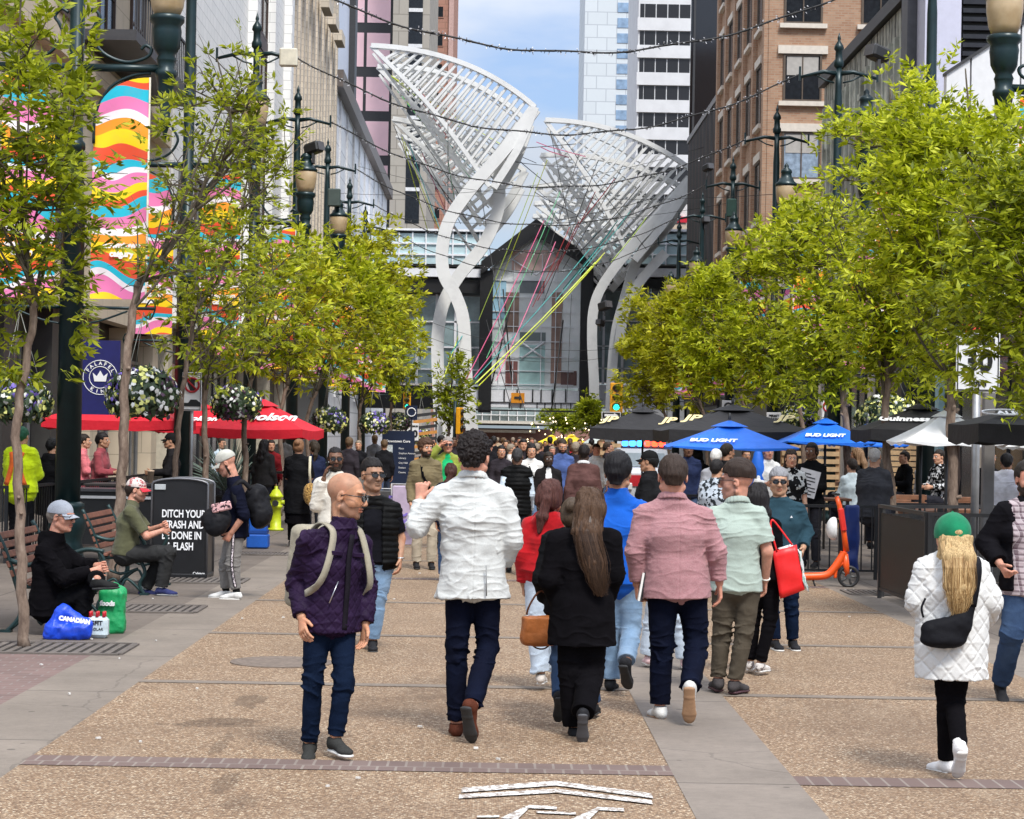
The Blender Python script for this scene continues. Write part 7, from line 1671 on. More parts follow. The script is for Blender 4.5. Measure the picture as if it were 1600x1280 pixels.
def bench(label, x, y, rz):
    t = thing('park_bench', label, 'bench', (x, y, 0), rz, 'green iron benches with red brown slats'); ir = M('bench_iron', (.012,.035,.035), .4, .3); wd = M('bench_wood', (.16,.06,.035), .6, var=.35, vs=12)
    # local: seat runs along x, sitter faces -y
    for k in range(5): MB().box((0, -.22+.1*k, .44+.006*abs(k-2)), (1.7,.075,.03), bev=.006).build('seat_slat', wd, t)
    for k in range(5): MB().box((0, .27+.035*k, .54+.085*k), (1.7,.025,.065), rot=Matrix.Rotation(R(-22), 3, 'X'), bev=.006).build('back_slat', wd, t)
    for s_ in (-.8, .8):
        mb = MB(); mb.tube(smoothpts([(s_,-.28,.0),(s_,-.22,.12),(s_,-.28,.26),(s_,-.22,.42),(s_,-.27,.56),(s_,-.22,.66)], 4), .022, 7); mb.tube(smoothpts([(s_,.32,0),(s_,.2,.14),(s_,.2,.3),(s_,.24,.45),(s_,.34,.75),(s_,.45,.96)], 4), .022, 7)
        mb.tube([(s_,-.24,.42),(s_,.24,.42)], .02, 7); mb.tube(smoothpts([(s_,-.27,.66),(s_,-.1,.68),(s_,.12,.62),(s_,.3,.66)], 4), .024, 7); mb.tube(smoothpts([(s_,-.25,.03),(s_,-.08,.18),(s_,0,.08),(s_,.08,.18),(s_,.28,.03)], 4), .018, 6); mb.tube(smoothpts([(s_,-.2,.3),(s_,0,.24),(s_,.18,.3)], 4), .016, 6)
        mb.tube([(s_+.07*math.cos(q)*0, .05*math.cos(q)*1.3, .3+.07*math.sin(q)) for q in [i/12*2*PI for i in range(13)]], .012, 5); mb.box((s_,-.28,.012),(.1,.1,.024)); mb.box((s_,.32,.012),(.1,.1,.024)); mb.build('end_frame', ir, t)
    return t
def sign_post(label, px, py, d, w, h, mk, cat='road sign', name='road_sign', post=True, pr=.03, pm=None):
    p = at(px, py, d); t = thing(name, label, cat, (p.x, d, 0)); 
    if post: MB().tube([(0,.05,0),(0,.05,p.z+h/2)], pr, 8).build('post', pm or M('galv_post', (.35,.35,.35), .4, .6), t)
    MB().box((0,0,p.z), (w,.02,h), bev=.008).build('plate', M('sign_white', (.74,.74,.74), .4, var=.04), t); mk(t, p.z); return t
def no_stop(t, z, w=.45, h=.7):
    rd = M('sign_red', (.42,.01,.02), .4); bk = M('sign_black', (.01,.01,.01), .4); mb = MB(); r = w*.36
    mb.tube([(r*math.cos(a), -.02, z+h*.17+r*math.sin(a)) for a in [i/20*2*PI for i in range(21)]], .020, 6); mb.tube([(-r*.65,-.02,z+h*.17+r*.65),(r*.65,-.02,z+h*.17-r*.65)], .018, 6); mb.build('ring', rd, t)
    MB().prism([(-.03,-.10),(.05,-.10),(.05,.10),(-.06,.10),(-.08,.02)], .01, off=(0,-.016,z+h*.17)).build('symbol', bk, t)
    MB().prism([(-.15,-.28),(.16,-.28),(.16,-.22),(.08,-.16),(-.02,-.16),(-.06,-.22),(-.15,-.22)], .01, off=(0,-.016,z+.02)).build('tow_symbol', bk, t)
    mb = MB(); e = .012
    for s_ in (-1,1): mb.box((s_*(w/2-.02),-.013,z),(e,.008,h-.05)); mb.box((0,-.013,z+s_*(h/2-.02)),(w-.04,.008,e))
    mb.build('border', bk, t)
def build_props():
    red_c = M('umbrella_red', (.62,.006,.022), .7, var=.08, bs=.3, bsc=9, bd=.03); blk_c = M('umbrella_black', (.012,.011,.012), .75, var=.2, bs=.3, bsc=9, bd=.03); blu_c = M('umbrella_blue', (.004,.13,.62), .6, var=.08, bs=.3, bsc=9, bd=.03); wht_c = M('umbrella_white', (.74,.74,.73), .7, var=.03); yel_c = M('umbrella_yellow', (.85,.62,.01), .6, var=.06)
    wl = M('print_white', (.8,.8,.8), .6, var=.02); gl = M('print_gold', (.75,.62,.30), .6)
    umbrella('red umbrella behind the nearest lamp post', 190, 612, 656, 205, 40., red_c, 'Molson', wl, 4, R(45), 'red patio umbrellas', tsz=.34, tb=.012, shear=.35, tx=[(-.2,.62,1)])
    umbrella('red umbrella above the litter bin and the pale cap', 318, 632, 664, 130, 46., red_c, 'Molson', wl, 4, R(45), 'red patio umbrellas', tsz=.26, tb=.01, shear=.35)
    umbrella('red umbrella whose right corner reaches past the third post', 412, 626, 670, 160, 42.5, red_c, 'Molson', wl, 4, R(38), 'red patio umbrellas', tsz=.36, tb=.014, shear=.35, tx=[(.12,.60,1)])
    umbrella('wide black umbrella nearest the police lights', 1005, 638, 670, 160, 44., blk_c, 'JP', gl, 4, R(40), 'black patio umbrellas', valance=.22, tsz=.36, tb=.012, shear=.4, tx=[(-.5,.6,1),(.3,.6,1)])
    umbrella('wide black umbrella behind the blue one', 1145, 634, 673, 225, 38., blk_c, 'JP', gl, 4, R(47), 'black patio umbrellas', valance=.2, tsz=.36, tb=.012, shear=.4, tx=[(-.45,.55,1),(.45,.5,1)])
    umbrella('blue umbrella above the mint shirt and pink blazer', 1140, 659, 698, 192, 33., blu_c, 'BUD LIGHT', wl, 4, R(45), 'blue patio umbrellas', valance=.02, tsz=.14, tb=.006, shear=.3, tx=[(-.25,.78,1)])
    umbrella('blue umbrella above the woman reading a menu', 1290, 655, 690, 135, 36., blu_c, 'BUD LIGHT', wl, 4, R(45), 'blue patio umbrellas', valance=.02, tsz=.13, tb=.006, shear=.3, tx=[(-.1,.75,1)])
    umbrella('blue umbrella partly behind the leaning trunk', 1355, 664, 694, 110, 38., blu_c, None, None, 4, R(45), 'blue patio umbrellas', valance=.02)
    umbrella('black umbrella with white script beside the white one', 1440, 632, 672, 190, 31., blk_c, 'Guinness', wl, 4, R(45), 'black patio umbrellas', valance=.16, tsz=.2, tb=.008, shear=.3, tx=[(-.3,.62,1)])
    wu = umbrella('white umbrella printed with black leaves', 1480, 642, 690, 160, 27., wht_c, None, None, 4, R(45), 'pale patio umbrellas', valance=.02)
    r_ = .5*160*27/F_PX
    for i, (x, z, a) in enumerate(((-.02,.20,.3),(.10,.22,-.2),(.16,.17,-.9),(.05,.14,.9),(-.12,.15,1.2),(.2,.24,-.5),(-.22,.10,.8),(.02,.09,-1.6))):
        zz = 1.80+z*.9; yy = -(r_)*(1-z/.40)*1.0-.03; mb = MB(); pts = [(0,-.07),(.022,-.02),(.018,.03),(0,.08),(-.018,.03),(-.022,-.02)]; pts = [(px_*math.cos(a)-pz*math.sin(a)+x-.05, px_*math.sin(a)*.8+pz*math.cos(a)*.8) for px_, pz in pts]
        mb.add([(px_, yy+(-pz)*-1.6, zz+pz) for px_, pz in pts], [tuple(range(6))]); mb.build('leaf_print', M('print_black', (.01,.01,.01), .6), wu)
    umbrella('black umbrella with an oval emblem at the right edge', 1612, 630, 664, 215, 23.5, blk_c, 'ALE', wl, 4, R(45), 'black patio umbrellas', valance=.20, tsz=.14, tb=.006, tx=[(-.35,.55,1)], oval=True)
    umbrella('white umbrella tip under the right edge black umbrella', 1650, 668, 698, 150, 29., wht_c, None, None, 4, R(45), 'pale patio umbrellas', valance=.02)
    for i, (px, w, lab) in enumerate(((862, 42, 'small yellow umbrella at the left of the yellow group'), (893, 46, 'larger yellow umbrella at the right of the yellow group'))): umbrella(lab, px, 680-i, 691, w, 95.+3*i, yel_c, None, None, 4, R(45), 'yellow umbrellas far down the street', valance=.05)
    umbrella('pale grey umbrella beside the yellow ones', 930, 678, 692, 36, 88., M('umbrella_grey', (.5,.55,.52), .7), None, None, 6, 0, None, valance=.05)
    fu = thing('closed_umbrella', 'furled blue umbrella between the mint shirt and the teal sweater', 'umbrella', (at(1184,740,35.).x, 35., 0)); mb = MB(); mb.lathe([(.015,.0),(.02,.9),(.10,1.0),(.17,1.12),(.13,1.45),(.07,1.68),(.02,1.75)], n=14, flute=1, fr=(1.,2.)); mb.build('folded_canopy', blu_c, fu)
    for (x, y, w, d_, ) in (): pass
    # litter bin with lettering
    d = gnd(290, 904).y; t = thing('litter_bin', 'black litter bin with a curved top and white lettering', 'litter bin', (at(281, 800, d).x, d+.3, 0)); kb = M('bin_black', (.010,.010,.011), .35, bs=.1); W_ = 86*d/F_PX; H_ = at(281,748,d).z
    n = 10; arc = [(-W_/2, .05), (W_/2, .05)]+[(W_/2*math.cos(a), H_-.07+.07*math.sin(a)) for a in [PI*i/n for i in range(n+1)]]
    MB().prism(arc, .60, off=(0,0,0)).build('casing', kb, t); arc2 = [(x*1.03, z if z < .1 else z+.02) for x, z in arc]; rim = MB(); 
    for y0 in (-.31,.31): rim.tube([(x*1.01, y0, z) for x, z in arc[1:]+[arc[0]]], .016, 6)
    rim.build('edge_trim', M('bin_trim', (.16,.16,.17), .35, .6), t); MB().box((0,-.0,.03), (W_*1.04,.66,.06), bev=.01).build('plinth', kb, t); MB().box((-W_*.36,-.315,H_-.11), (.14,.012,.07), bev=.004).build('label_plate', M('label_grey', (.4,.42,.42), .4), t)
    for i, (s_, xo) in enumerate((('DITCH YOUR',.02),('TRASH AND',.03),('BE DONE IN',.0),('A FLASH',-.02))): text('lettering', s_, .135, wl, (xo+.03, -.308, H_-.45-.138*i), parent=t, bold=.003, sx=.68)
    for i, s_ in enumerate(('Calgary','Downtown','Association')): text('small_print', s_, .05, wl, (.18, -.308, H_-1.20-.055*i), parent=t, bold=.001, align='LEFT')
    # benches
    bench('green iron bench under the man in the black hooded coat', at(80, 900, 19.9).x, 20.3, R(90)); bench('green iron bench under the man in the olive T-shirt', at(200, 900, 24.6).x, 24.9, R(90))
    # bags beside the near bench
    D = gnd(100, 1000).y; o = gnd(102, 1001); t = thing('shopping_bag', 'crumpled royal blue shopping bag with white lettering by the near bench', 'bag', o); bl = M('bag_blue', (.005,.06,.62), .45, var=.1, bs=.5, bsc=14, bd=.02)
    q = SDF(); A = rotm(R(6)); q.rc([-.13,.12,.06], [-.05,.12,.26], .10, .045, .03); q.rc([-.1,.12,.06], [.13,.12,.07], .09, .085, .04); q.rc([-.05,.12,.24], [.16,.12,.15], .06, .04, .05); q.cuts.append((np.zeros(3), np.array([0,0,-1.]))); sdf_obj('bag_body', q, .008, bl, t, lambda V: .020*np.abs(vn(V*8))-.018*np.abs(vn(V*13+2))+.004*vn(V*30)); text('lettering', 'CANADIAN', .052, wl, (.085,-.035,.185), rot=(R(80),R(8),R(8)), parent=t, bold=.004, ext=.004)
    o = gnd(168, 992); t = thing('shopping_bag', 'upright green shopping bag behind the bottle pack', 'bag', (o.x, o.y+.1, 0)); gr = M('bag_green', (.005,.28,.085), .5, var=.1, bs=.5, bsc=14, bd=.02)
    q = SDF(); q.bx([0,.1,.20], rotm(R(-4)), np.array([.07,.06,.16]), .05, .03); q.el([.03,.1,.38], A, np.array([.07,.05,.09]), .06); sdf_obj('bag_body', q, .008, gr, t, lambda V: .022*np.abs(vn(V*8))-.020*np.abs(vn(V*12+2))+.004*vn(V*30)); text('lettering', 'foods', .06, wl, (-.02,-.03,.28), parent=t, bold=.003, ext=.012)
    o = gnd(152, 997); t = thing('bottle_pack', 'shrink wrapped pack of small bottles with red caps', 'bottle pack', (o.x, o.y, 0)); MB().box((0,0,.10), (.20,.13,.19), bev=.03).build('wrap', M('pack_wrap', (.55,.65,.68), .25, var=.25, vs=14), t); text('lettering', 'GFIT', .055, M('print_black', ()), (0,-.068,.14), parent=t, bold=.002); text('lettering', 'SOLAR', .035, M('print_black', ()), (0.01,-.068,.085), parent=t)
    for i in range(6): MB().lathe([(.018,.19),(.012,.215),(.013,.218),(.013,.24),(.002,.242)], ((i%3-1)*.06, (i//3-.5)*.06, 0), 10).build('cap', M('cap_red', (.5,.01,.02), .4), t)
    # hydrant and blue bollard
    d = gnd(430, 829).y; t = thing('fire_hydrant', 'yellow green fire hydrant beside the patio railing', 'hydrant', (at(431,800,d).x, d, 0)); t.scale = (.8,.8,.77); yg = M('hydrant_yellow', (.50,.58,.015), .4, var=.15, dirt=.4)
    mb = MB(); mb.lathe([(.19,0),(.19,.05),(.13,.07),(.125,.55),(.16,.57),(.16,.62),(.125,.64),(.12,.8),(.17,.82),(.17,.86),(.14,.9),(.08,1.0),(.04,1.03),(.04,1.09),(.003,1.1)], n=18); mb.build('barrel', yg, t); mb = MB(); mb.tube([(0,-.1,.68),(0,-.22,.68)], .075, 12); mb.build('nozzle_cap', M('hydrant_dark', (.02,.02,.02), .4), t)
    for s_ in (-1,1): MB().tube([(s_*.1,0,.7),(s_*.2,0,.7)], .05, 10).build('side_nozzle', yg, t)
    d = gnd(402, 858).y; t = thing('utility_box', 'blue plastic box standing behind the man in the pale cap', 'utility box', (at(402,800,d).x, d+.2, 0)); bb = M('box_blue', (.006,.09,.42), .5, var=.1, dirt=.3); MB().box((0,0,.45),(.28,.3,.75), bev=.02).build('body', bb, t); MB().box((0,0,.12),(.34,.36,.22), bev=.02).build('foot', bb, t); MB().box((0,0,.27),(.31,.33,.05)).build('band', M('box_blue_dark', (.004,.05,.25), .5), t)
    # left patio
    for i, (a, b) in enumerate((((-8.6,29.2,0),(-6.7,29.2,0)),((-6.6,29.3,0),(-6.35,35.5,0)),((-6.35,35.7,0),(-6.35,42,0)),((-6.35,42.2,0),(-6.35,48,0)))):
        railing(('black railing of the red umbrella patio facing the benches','black railing behind the nearest lamp post','black railing beside the hydrant','black railing beyond the hydrant')[i], a, b, 1.05, m=M('rail_black', ()) if False else None, group='black patio railings')
    for i, px in enumerate((30, 160, 215, 262, 440)):
        d = (31,31.5,32,36,44)[i]; railing('black railing panel at pixelless spot', (at(px-25,700,d).x,d,0), (at(px+25,700,d).x,d,0), 1.05) if False else None
    st = M('steel_edge', (.45,.45,.46), .4, .6)
    t = thing('serving_cart', 'black serving counter with steel edges on the left patio', 'counter', (at(182,760,30.6).x, 30.6, 0)); MB().box((0,0,.6),(1.35,.6,.75)).build('body', M('cart_black', (.012,.012,.012), .5), t); MB().box((0,0,1.0),(1.5,.7,.04)).build('top', M('cart_top', (.08,.08,.085), .3), t)
    for x in (-.62,.62): MB().box((x,-.32,.5),(.05,.05,1.0)).build('leg', st, t)
    MB().box((0,-.315,.90),(1.2,.02,.04)).build('slot_strip', M('strip_white', (.6,.6,.6), .5), t)
    for i, (px, d, lab) in enumerate(((268, 34., 'dark table in front of the seated man in black'), (150, 33.5, 'dark table by the man in the red plaid shirt'), (430, 43., 'dark high table below the red umbrella tip'))): table(lab, at(px,740,d).x, d, 1.1, .8, 1.0 if i < 2 else 1.05, M('table_dark', (.035,.03,.028), .5), group='dark patio tables')
    cup = thing('drink_cup', 'cream takeaway cup on the dark patio table', 'cup', at(236, 716, 34.)); cup.location.z = 1.02; MB().lathe([(.04,0),(.055,.18),(.058,.18),(.058,.2),(.01,.205)], n=14).build('cup_body', M('cup_cream', (.55,.4,.28), .6), cup)
    # dark figures of planters by the doors
    t = thing('planter', 'grey green spiky plant in a pot behind the pale cap', 'planter', (at(357,700,44.).x, 44., 0)); MB().lathe([(.2,0),(.27,.5),(.29,.52),(.24,.53),(.23,.48)], n=16).build('pot', M('pot_dark', (.05,.05,.05), .6), t); mb = MB(); rr = random.Random(8)
    for i in range(90):
        a, e = rr.uniform(0, 2*PI), rr.uniform(.3, 1.5); L_ = rr.uniform(.8, 1.4); v = Vector((math.cos(a)*math.cos(e), math.sin(a)*math.cos(e), math.sin(e))); b_ = Vector((0,0,.6)); mb.tube([b_, b_+v*L_*.6, b_+v*L_+Vector((0,0,-.12))], [.016,.014,.003], 3, smooth=False)
    mb.build('blades', M('agave_leaf', (.17,.23,.19), .6, var=.3), t)
    # Falafel King banner
    p = at(157, 590, 37.); t = thing('shop_banner', 'navy banner with a round white crest behind the nearest post', 'shop sign', p); MB().box((0,0,0),(.68,.05,1.30)).build('panel', M('banner_navy', (.006,.007,.10), .6), t); c_ = MB()
    for r_ in (.30,.19): c_.tube([(r_*math.cos(a), -.03, -.0+r_*math.sin(a)) for a in [i/28*2*PI for i in range(29)]], .008, 5)
    c_.prism([(-.10,-.07),(.10,-.07),(.13,.08),(.06,.02),(.0,.12),(-.06,.02),(-.13,.08)], .01, off=(0,-.03,0)); c_.build('crest', wl, t); 
    for i, ch in enumerate('FALAFEL'): a = R(150-20*i); text('lettering', ch, .085, wl, (.245*math.cos(a), -.032, .245*math.sin(a)), rot=(R(90), R(90)-a if True else 0, 0), parent=t, bold=.003)
    for i, ch in enumerate('KING'): a = R(-125+23*i); text('lettering', ch, .085, wl, (.245*math.cos(a), -.032, .245*math.sin(a)), rot=(R(90), -(a+R(90)), 0), parent=t, bold=.003)
    MB().box((-.38,.0,.0),(.05,.06,1.9)).build('banner_pole', frame_d, t)
    # road signs
    sign_post('no stopping tow away sign beside the second lamp post', 300, 612, 37.2, .34, .68, lambda t, z: no_stop(t, z, .34, .68), post=True)
    sign_post('small no stopping sign above the black umbrellas', 1138, 636, 70., .42, .42, lambda t, z: MB().tube([(.13*math.cos(a),-.02,z+.13*math.sin(a)) for a in [i/16*2*PI for i in range(17)]], .03, 5).build('ring', M('sign_black', (.01,.01,.01), .4), t))
    sign_post('no stopping sign behind the leaning trunk', 1296, 642, 50., .40, .6, lambda t, z: no_stop(t, z, .4, .6)); sign_post('small white notice left of the lemon baskets', 1209, 655, 60., .42, .38, lambda t, z: text('lettering', 'PERMIT\nPARKING\nONLY', .09, M('sign_black', ()), (0,-.02,z), parent=t, bold=.004))
    def maxs(t, z):
        text('lettering', 'MAXIMUM', .105, M('sign_black', ()), (0,-.016,z+.24), parent=t, bold=.005, sx=.8); text('lettering', '30', .34, M('sign_black', ()), (0,-.016,z+.0), parent=t, bold=.012); text('lettering', 'km/h', .10, M('sign_black', ()), (0,-.016,z-.25), parent=t, bold=.004)
        mb = MB(); 
        for s_ in (-1,1): mb.box((s_*.24,-.013,z),(.012,.008,.66)); mb.box((0,-.013,z+s_*.33),(.49,.008,.012))
        mb.build('border', M('sign_black', ()), t)
    sign_post('speed limit sign half covered by leaves at the right', 1528, 566, 25., .52, .70, maxs, pr=.05)
    sign_post('thirty speed limit sign beside the map board', 645, 675, 76., .42, .62, lambda t, z: (text('lettering', '30', .34, M('sign_black', ()), (0,-.016,z-.08), parent=t, bold=.02), text('lettering', 'MAXIMUM', .08, M('sign_black', ()), (0,-.016,z+.2), parent=t, bold=.006)))
    t = thing('speed_limit_stand', 'x', 'x') if False else None
    # traffic signals
    def signal(label, px, py, d, lit, rz=0, s_=1.):
        p = at(px, py, d); t = thing('traffic_signal', label, 'traffic signal', (p.x, d, 0), rz); y_ = M('signal_yellow', (.80,.36,.01), .45, var=.05); MB().box((0,0,p.z),(.56*s_,.22,1.35*s_), bev=.04).build('backboard', y_, t); MB().tube([(0,.25,0),(0,.25,p.z+1.)], .09, 10).build('post', green_m, t)
        for i in range(3):
            z = p.z+(.4-.4*i)*s_; MB().tube([(0,-.11,z),(0,-.13,z)], .14*s_, 14).build('lens', emis('signal_green_lit', (.02,.75,.55), 2.2) if i == lit else M('lens_off', (.05,.02,.02), .3), t); mb = MB(); mb.tube([(.16*s_*math.cos(a), -.26, z+.16*s_*math.sin(a)) for a in [PI*i_/10 for i_ in range(11)]], .02, 4); mb.tube([(.16*s_*math.cos(a), -.16, z+.16*s_*math.sin(a)) for a in [PI*i_/10 for i_ in range(11)]], .05, 4); mb.build('visor', M('visor_dark', (.03,.025,.01), .5), t)
        return t
    signal('yellow traffic signal showing green right of the gable', 963, 622, 93.5, 2); signal('yellow traffic signal showing green left of the banners', 636, 626, 95.5, 2, 0, .6); signal('yellow traffic signal seen edge-on by the sculpture foot', 718, 658, 106., 9, R(70), 1.)
    p = at(955, 649, 93.2); t = thing('arrow_sign', 'black and white one way arrow sign under the traffic signal', 'road sign', p); MB().box((0,0,0),(.84,.03,.30)).build('plate', M('sign_white', ()), t); MB().box((0,-.02,0),(.78,.02,.24)).build('face', M('sign_black', ()), t); MB().prism([(-.3,-.05),(.12,-.05),(.12,-.1),(.32,0),(.12,.1),(.12,.05),(-.3,.05)], .01, off=(0,-.036,0)).build('arrow', wl, t); MB().box((.43,.05,-.2),(.04,.04,1.)).build('bracket', frame_d, t)
    p = at(977, 654, 93.); t = thing('maple_sign', 'small black sign with a white leaf beside the one way arrow', 'road sign', p); MB().box((0,0,0),(.36,.03,.50)).build('plate', M('sign_black', ()), t); MB().prism([(0,.16),(.05,.08),(.14,.07),(.09,-.01),(.1,-.1),(.02,-.07),(.02,-.15),(-.02,-.15),(-.02,-.07),(-.1,-.1),(-.09,-.01),(-.14,.07),(-.05,.08)], .01, off=(0,-.02,0)).build('leaf_symbol', wl, t)
    # street map board
    d = 62.; p = at(622, 712, d); t = thing('map_board', 'navy street map board behind the puffer vest', 'map board', (p.x, d, 0)); z = at(622,684,d).z; MB().box((0,0,z/2+.3),(.95,.14,z-.2)).build('cabinet', M('board_navy', (.008,.016,.045), .4), t); MB().box((-.26,-.08,z*.62),(.20,.01,.9)).build('map_sheet', M('map_sheet', (.55,.6,.6), .5, var=.4, vs=18), t); text('lettering', 'Downtown Core', .10, wl, (.0,-.08,z*.94), parent=t, bold=.003)
    for i in range(6): text('small_print', ('Plaza','Stephen Avenue','Library','City Hall','Station','Centre')[i], .075, wl, (.02,-.08,z*.82-.14*i), parent=t, align='LEFT')
    t = thing('info_sign', 'round white emblem sign above the map board', 'sign', at(643, 645, 76.)); MB().box((0,0,0),(.42,.06,.52)).build('plate', M('board_navy', ()), t); MB().tube([(.15*math.cos(a),-.04,.02+.15*math.sin(a)) for a in [i/16*2*PI for i in range(17)]], .02, 5).build('ring', wl, t); MB().box((0,.0,-1.2),(.06,.06,2.)).build('post', frame_d, t)
    # sandwich boards
    for (px, d, w, h, c, lab, tx_) in ((634, 36., .42, 1.0, (.55,.45,.6), 'purple and white sandwich board behind the puffer vest', 'PATIO\nNOW\nOPEN'), (607, 36.5, .5, .9, (.08,.08,.08), 'dark sandwich board beside the purple one', None)):
        t = thing('sandwich_board', lab, 'sandwich board', (at(px,760,d).x, d, 0)); rt = Matrix.Rotation(R(-10), 3, 'X')
        for s_ in (-1,1): MB().box((0,s_*.14,h/2),(w,.03,h), rot=Matrix.Rotation(R(-10)*-s_*-1, 3, 'X')).build('panel', M('board_%d' % px, c, .5), t)
        fr_ = MB(); fr_.tube([(-w/2-.02,-.1,.02),(-w/2-.02,-.02,h+.03),(w/2+.02,-.02,h+.03),(w/2+.02,-.1,.02)], .02, 6); fr_.build('frame', frame_w, t)
        if tx_: text('lettering', tx_, .2, M('board_ink', (.15,.1,.4), .6), (0,-.16,h*.55), rot=(R(80),0,0), parent=t, bold=.008)
    # mesh screen fence at the right
    ms, nt, bb = _b('mesh_screen'); setp(bb, .5); v = tco(nt); s = sep(nt, v); bb.inputs['Base Color'].default_value = (.018,.017,.015,1); bb.inputs['Alpha'].default_value = .80
    c0 = gnd(1376, 938); d2 = c0.y-2.1; e0 = Vector((at(1447, 900, d2).x, d2, 0))
    MATS['mesh'] = ms
    t1 = railing('dark mesh screen panel turned towards the roadway', (at(1374,900,25.6).x, 25.6, 0), (at(1447,900,23.0).x, 23.0, 0), 1.12, mesh_=ms, m=M('screen_frame', (.03,.028,.026), .5), group='dark mesh screens of the right patio')
    railing('dark mesh screen panel behind the blonde woman', (at(1449,900,22.95).x, 22.95, 0), (at(1449,900,22.95).x+2.2, 22.6, 0), 1.12, m=M('screen_frame', ()), group='dark mesh screens of the right patio')
    railing('dark mesh screen panel below the third umbrella', (at(1376,900,25.8).x, 25.8, 0), (at(1376,900,25.8).x+2.4, 27.2, 0), 1.10, mesh_=ms, m=M('screen_frame', ()), group='dark mesh screens of the right patio')
    for i, (xa, xb, d, lab) in enumerate(((1240,1372,29.,'black patio railing behind the orange scooter'),(1372,1470,30.5,'black patio railing under the black umbrellas'),(1470,1640,30.5,'black patio railing by the lamp post base'),(1040,1150,33.,'black patio railing beyond the pink blazer'))):
        railing(lab, (at(xa,760,d).x,d,0), (at(xb,760,d).x,d,0), 1.0, group='black patio railings')
    wd = M('picnic_wood', (.20,.085,.04), .6, var=.3, vs=10); wl2 = M('slat_wood', (.45,.30,.16), .7, var=.2, vs=8)
    for i, (px, d, w, lab) in enumerate(((1395, 32., 1.5, 'reddish wooden table by the man in grey'), (1510, 33., 1.7, 'reddish wooden table behind the furled umbrella'), (1270, 32.5, 1.1, 'wooden table in front of the woman with the menu'), (1450, 38., 1.6, 'reddish table under the white umbrella'))): table(lab, at(px,740,d).x, d, w, .75, .85 if i != 2 else 1.0, wd, group='reddish wooden patio tables')
    for i, (px, d, lab) in enumerate(((1530, 33.9, 'wooden chair back beside the pink bag'), (1412, 34.6, 'wooden chair back right of the leaning trunk'))):
        t = thing('patio_chair', lab, 'chair', (at(px,740,d).x, d, 0), 0, 'wooden patio chairs')
        for k in range(3): MB().box((0,.2,.75+.12*k),(.85,.03,.08), bev=.006).build('back_slat', wd, t)
        MB().box((0,0,.5),(.85,.45,.05)).build('seat', wd, t)
        for sx in (-1,1):
            for sy in (-1,1): MB().box((sx*.36,sy*.18,.25 if sy < 0 else .52),(.05,.05,.5 if sy < 0 else 1.04)).build('leg', wd, t)
    for i, (x0, x1, y0, y1, d, lab) in enumerate(((1222,1310,690,800,46,'slatted timber screen behind the women'),(1388,1452,694,775,48,'rattan weave screen at the back of the patio'),(938,975,690,800,52,'slatted timber stall beside the police vehicle'))):
        a, b = at(x0,y0,d), at(x1,y1,d); t = thing('timber_screen', lab, 'screen', ((a.x+b.x)/2, d, 0)); w = b.x-a.x; n = 9
        for k in range(n): MB().box((0,0,max(.1,b.z)+(a.z-max(.1,b.z))*(k+.5)/n),(w,.03,.10)).build('slat', wl2, t)
        for s_ in (-1,0,1): MB().box((s_*w/2*.96,.04,a.z/2),(.09,.05,a.z)).build('post', M('screen_post', (.30,.17,.08), .7), t)
    # timber post and furled parasol by the lamp post at right
    t = thing('furled_parasol', 'slim brown furled parasol on a dark wooden pole', 'umbrella', (at(1488,800,27.5).x, 27.5, 0)); MB().lathe([(.05,0),(.045,1.15),(.07,1.2),(.10,1.45),(.09,1.8),(.05,2.3),(.02,2.4)], n=12).build('folded_canopy', M('parasol_brown', (.07,.035,.02), .6, var=.4, vs=14), t)
    t = thing('metal_post', 'grey square patio post under the black oval emblem umbrella', 'post', (at(1543,760,24.6).x, 24.6, 0)); MB().box((0,0,1.25),(.13,.13,2.5), bev=.01).build('shaft', M('post_grey', (.17,.16,.15), .5), t); MB().box((0,0,.02),(.3,.3,.04)).build('foot_plate', M('post_grey', ()), t)
    # scooter
    d = gnd(1324, 918).y; X0 = at(1328, 890, d).x; t = thing('electric_scooter', 'orange kick scooter with a white helmet parked by the railing', 'scooter', (X0-.45, d, 0)); og = M('scooter_orange', (.85,.10,.012), .35, var=.05); kb2 = M('scooter_black', (.015,.015,.016), .5); k_ = d/F_PX
    def S(px, py): return ((px-1328)*k_+.45, 0, at(px, py, d).z)
    rw = 20*k_
    def wheel(cx, cz, r, nm='wheel'):
        mb = MB(); mb.tube([(cx+r*.86*math.cos(a), 0, cz+r*.86*math.sin(a)) for a in [i/24*2*PI for i in range(25)]], r*.15, 8, caps=False); w = mb.build('wheel', kb2, t); sp = MB(); 
        for i in range(5): a = i/5*2*PI; sp.tube([(cx,0,cz),(cx+r*.75*math.cos(a),0,cz+r*.75*math.sin(a))], .016, 6)
        sp.tube([(cx,-.04,cz),(cx,.04,cz)], .035, 10); sp.build('hub', M('hub_grey', (.12,.12,.12), .4, .5), w)
    wheel(.45-2*k_, 17*k_+.0, 17.5*k_); wheel(.45-98*k_, 16*k_, 15*k_)
    mb = MB(); mb.tube(smoothpts([S(1236,901), S(1262,901), S(1290,899), S(1303,888), S(1316,868), S(1318,862)], 5), [.05]*26, 10); mb.build('deck_frame', og, t); mb = MB(); mb.tube([S(1322,862), S(1318,835), S(1310,790), S(1305,776)], [.042,.036,.034,.03], 10); mb.build('stem', og, t); MB().box((S(1314,820)[0]-.0,-.04,S(1313,812)[2]), (.075,.05,.30), rot=Matrix.Rotation(R(-9),3,'Y'), bev=.015).build('stem_panel', M('panel_red', (.7,.03,.02), .4), t)
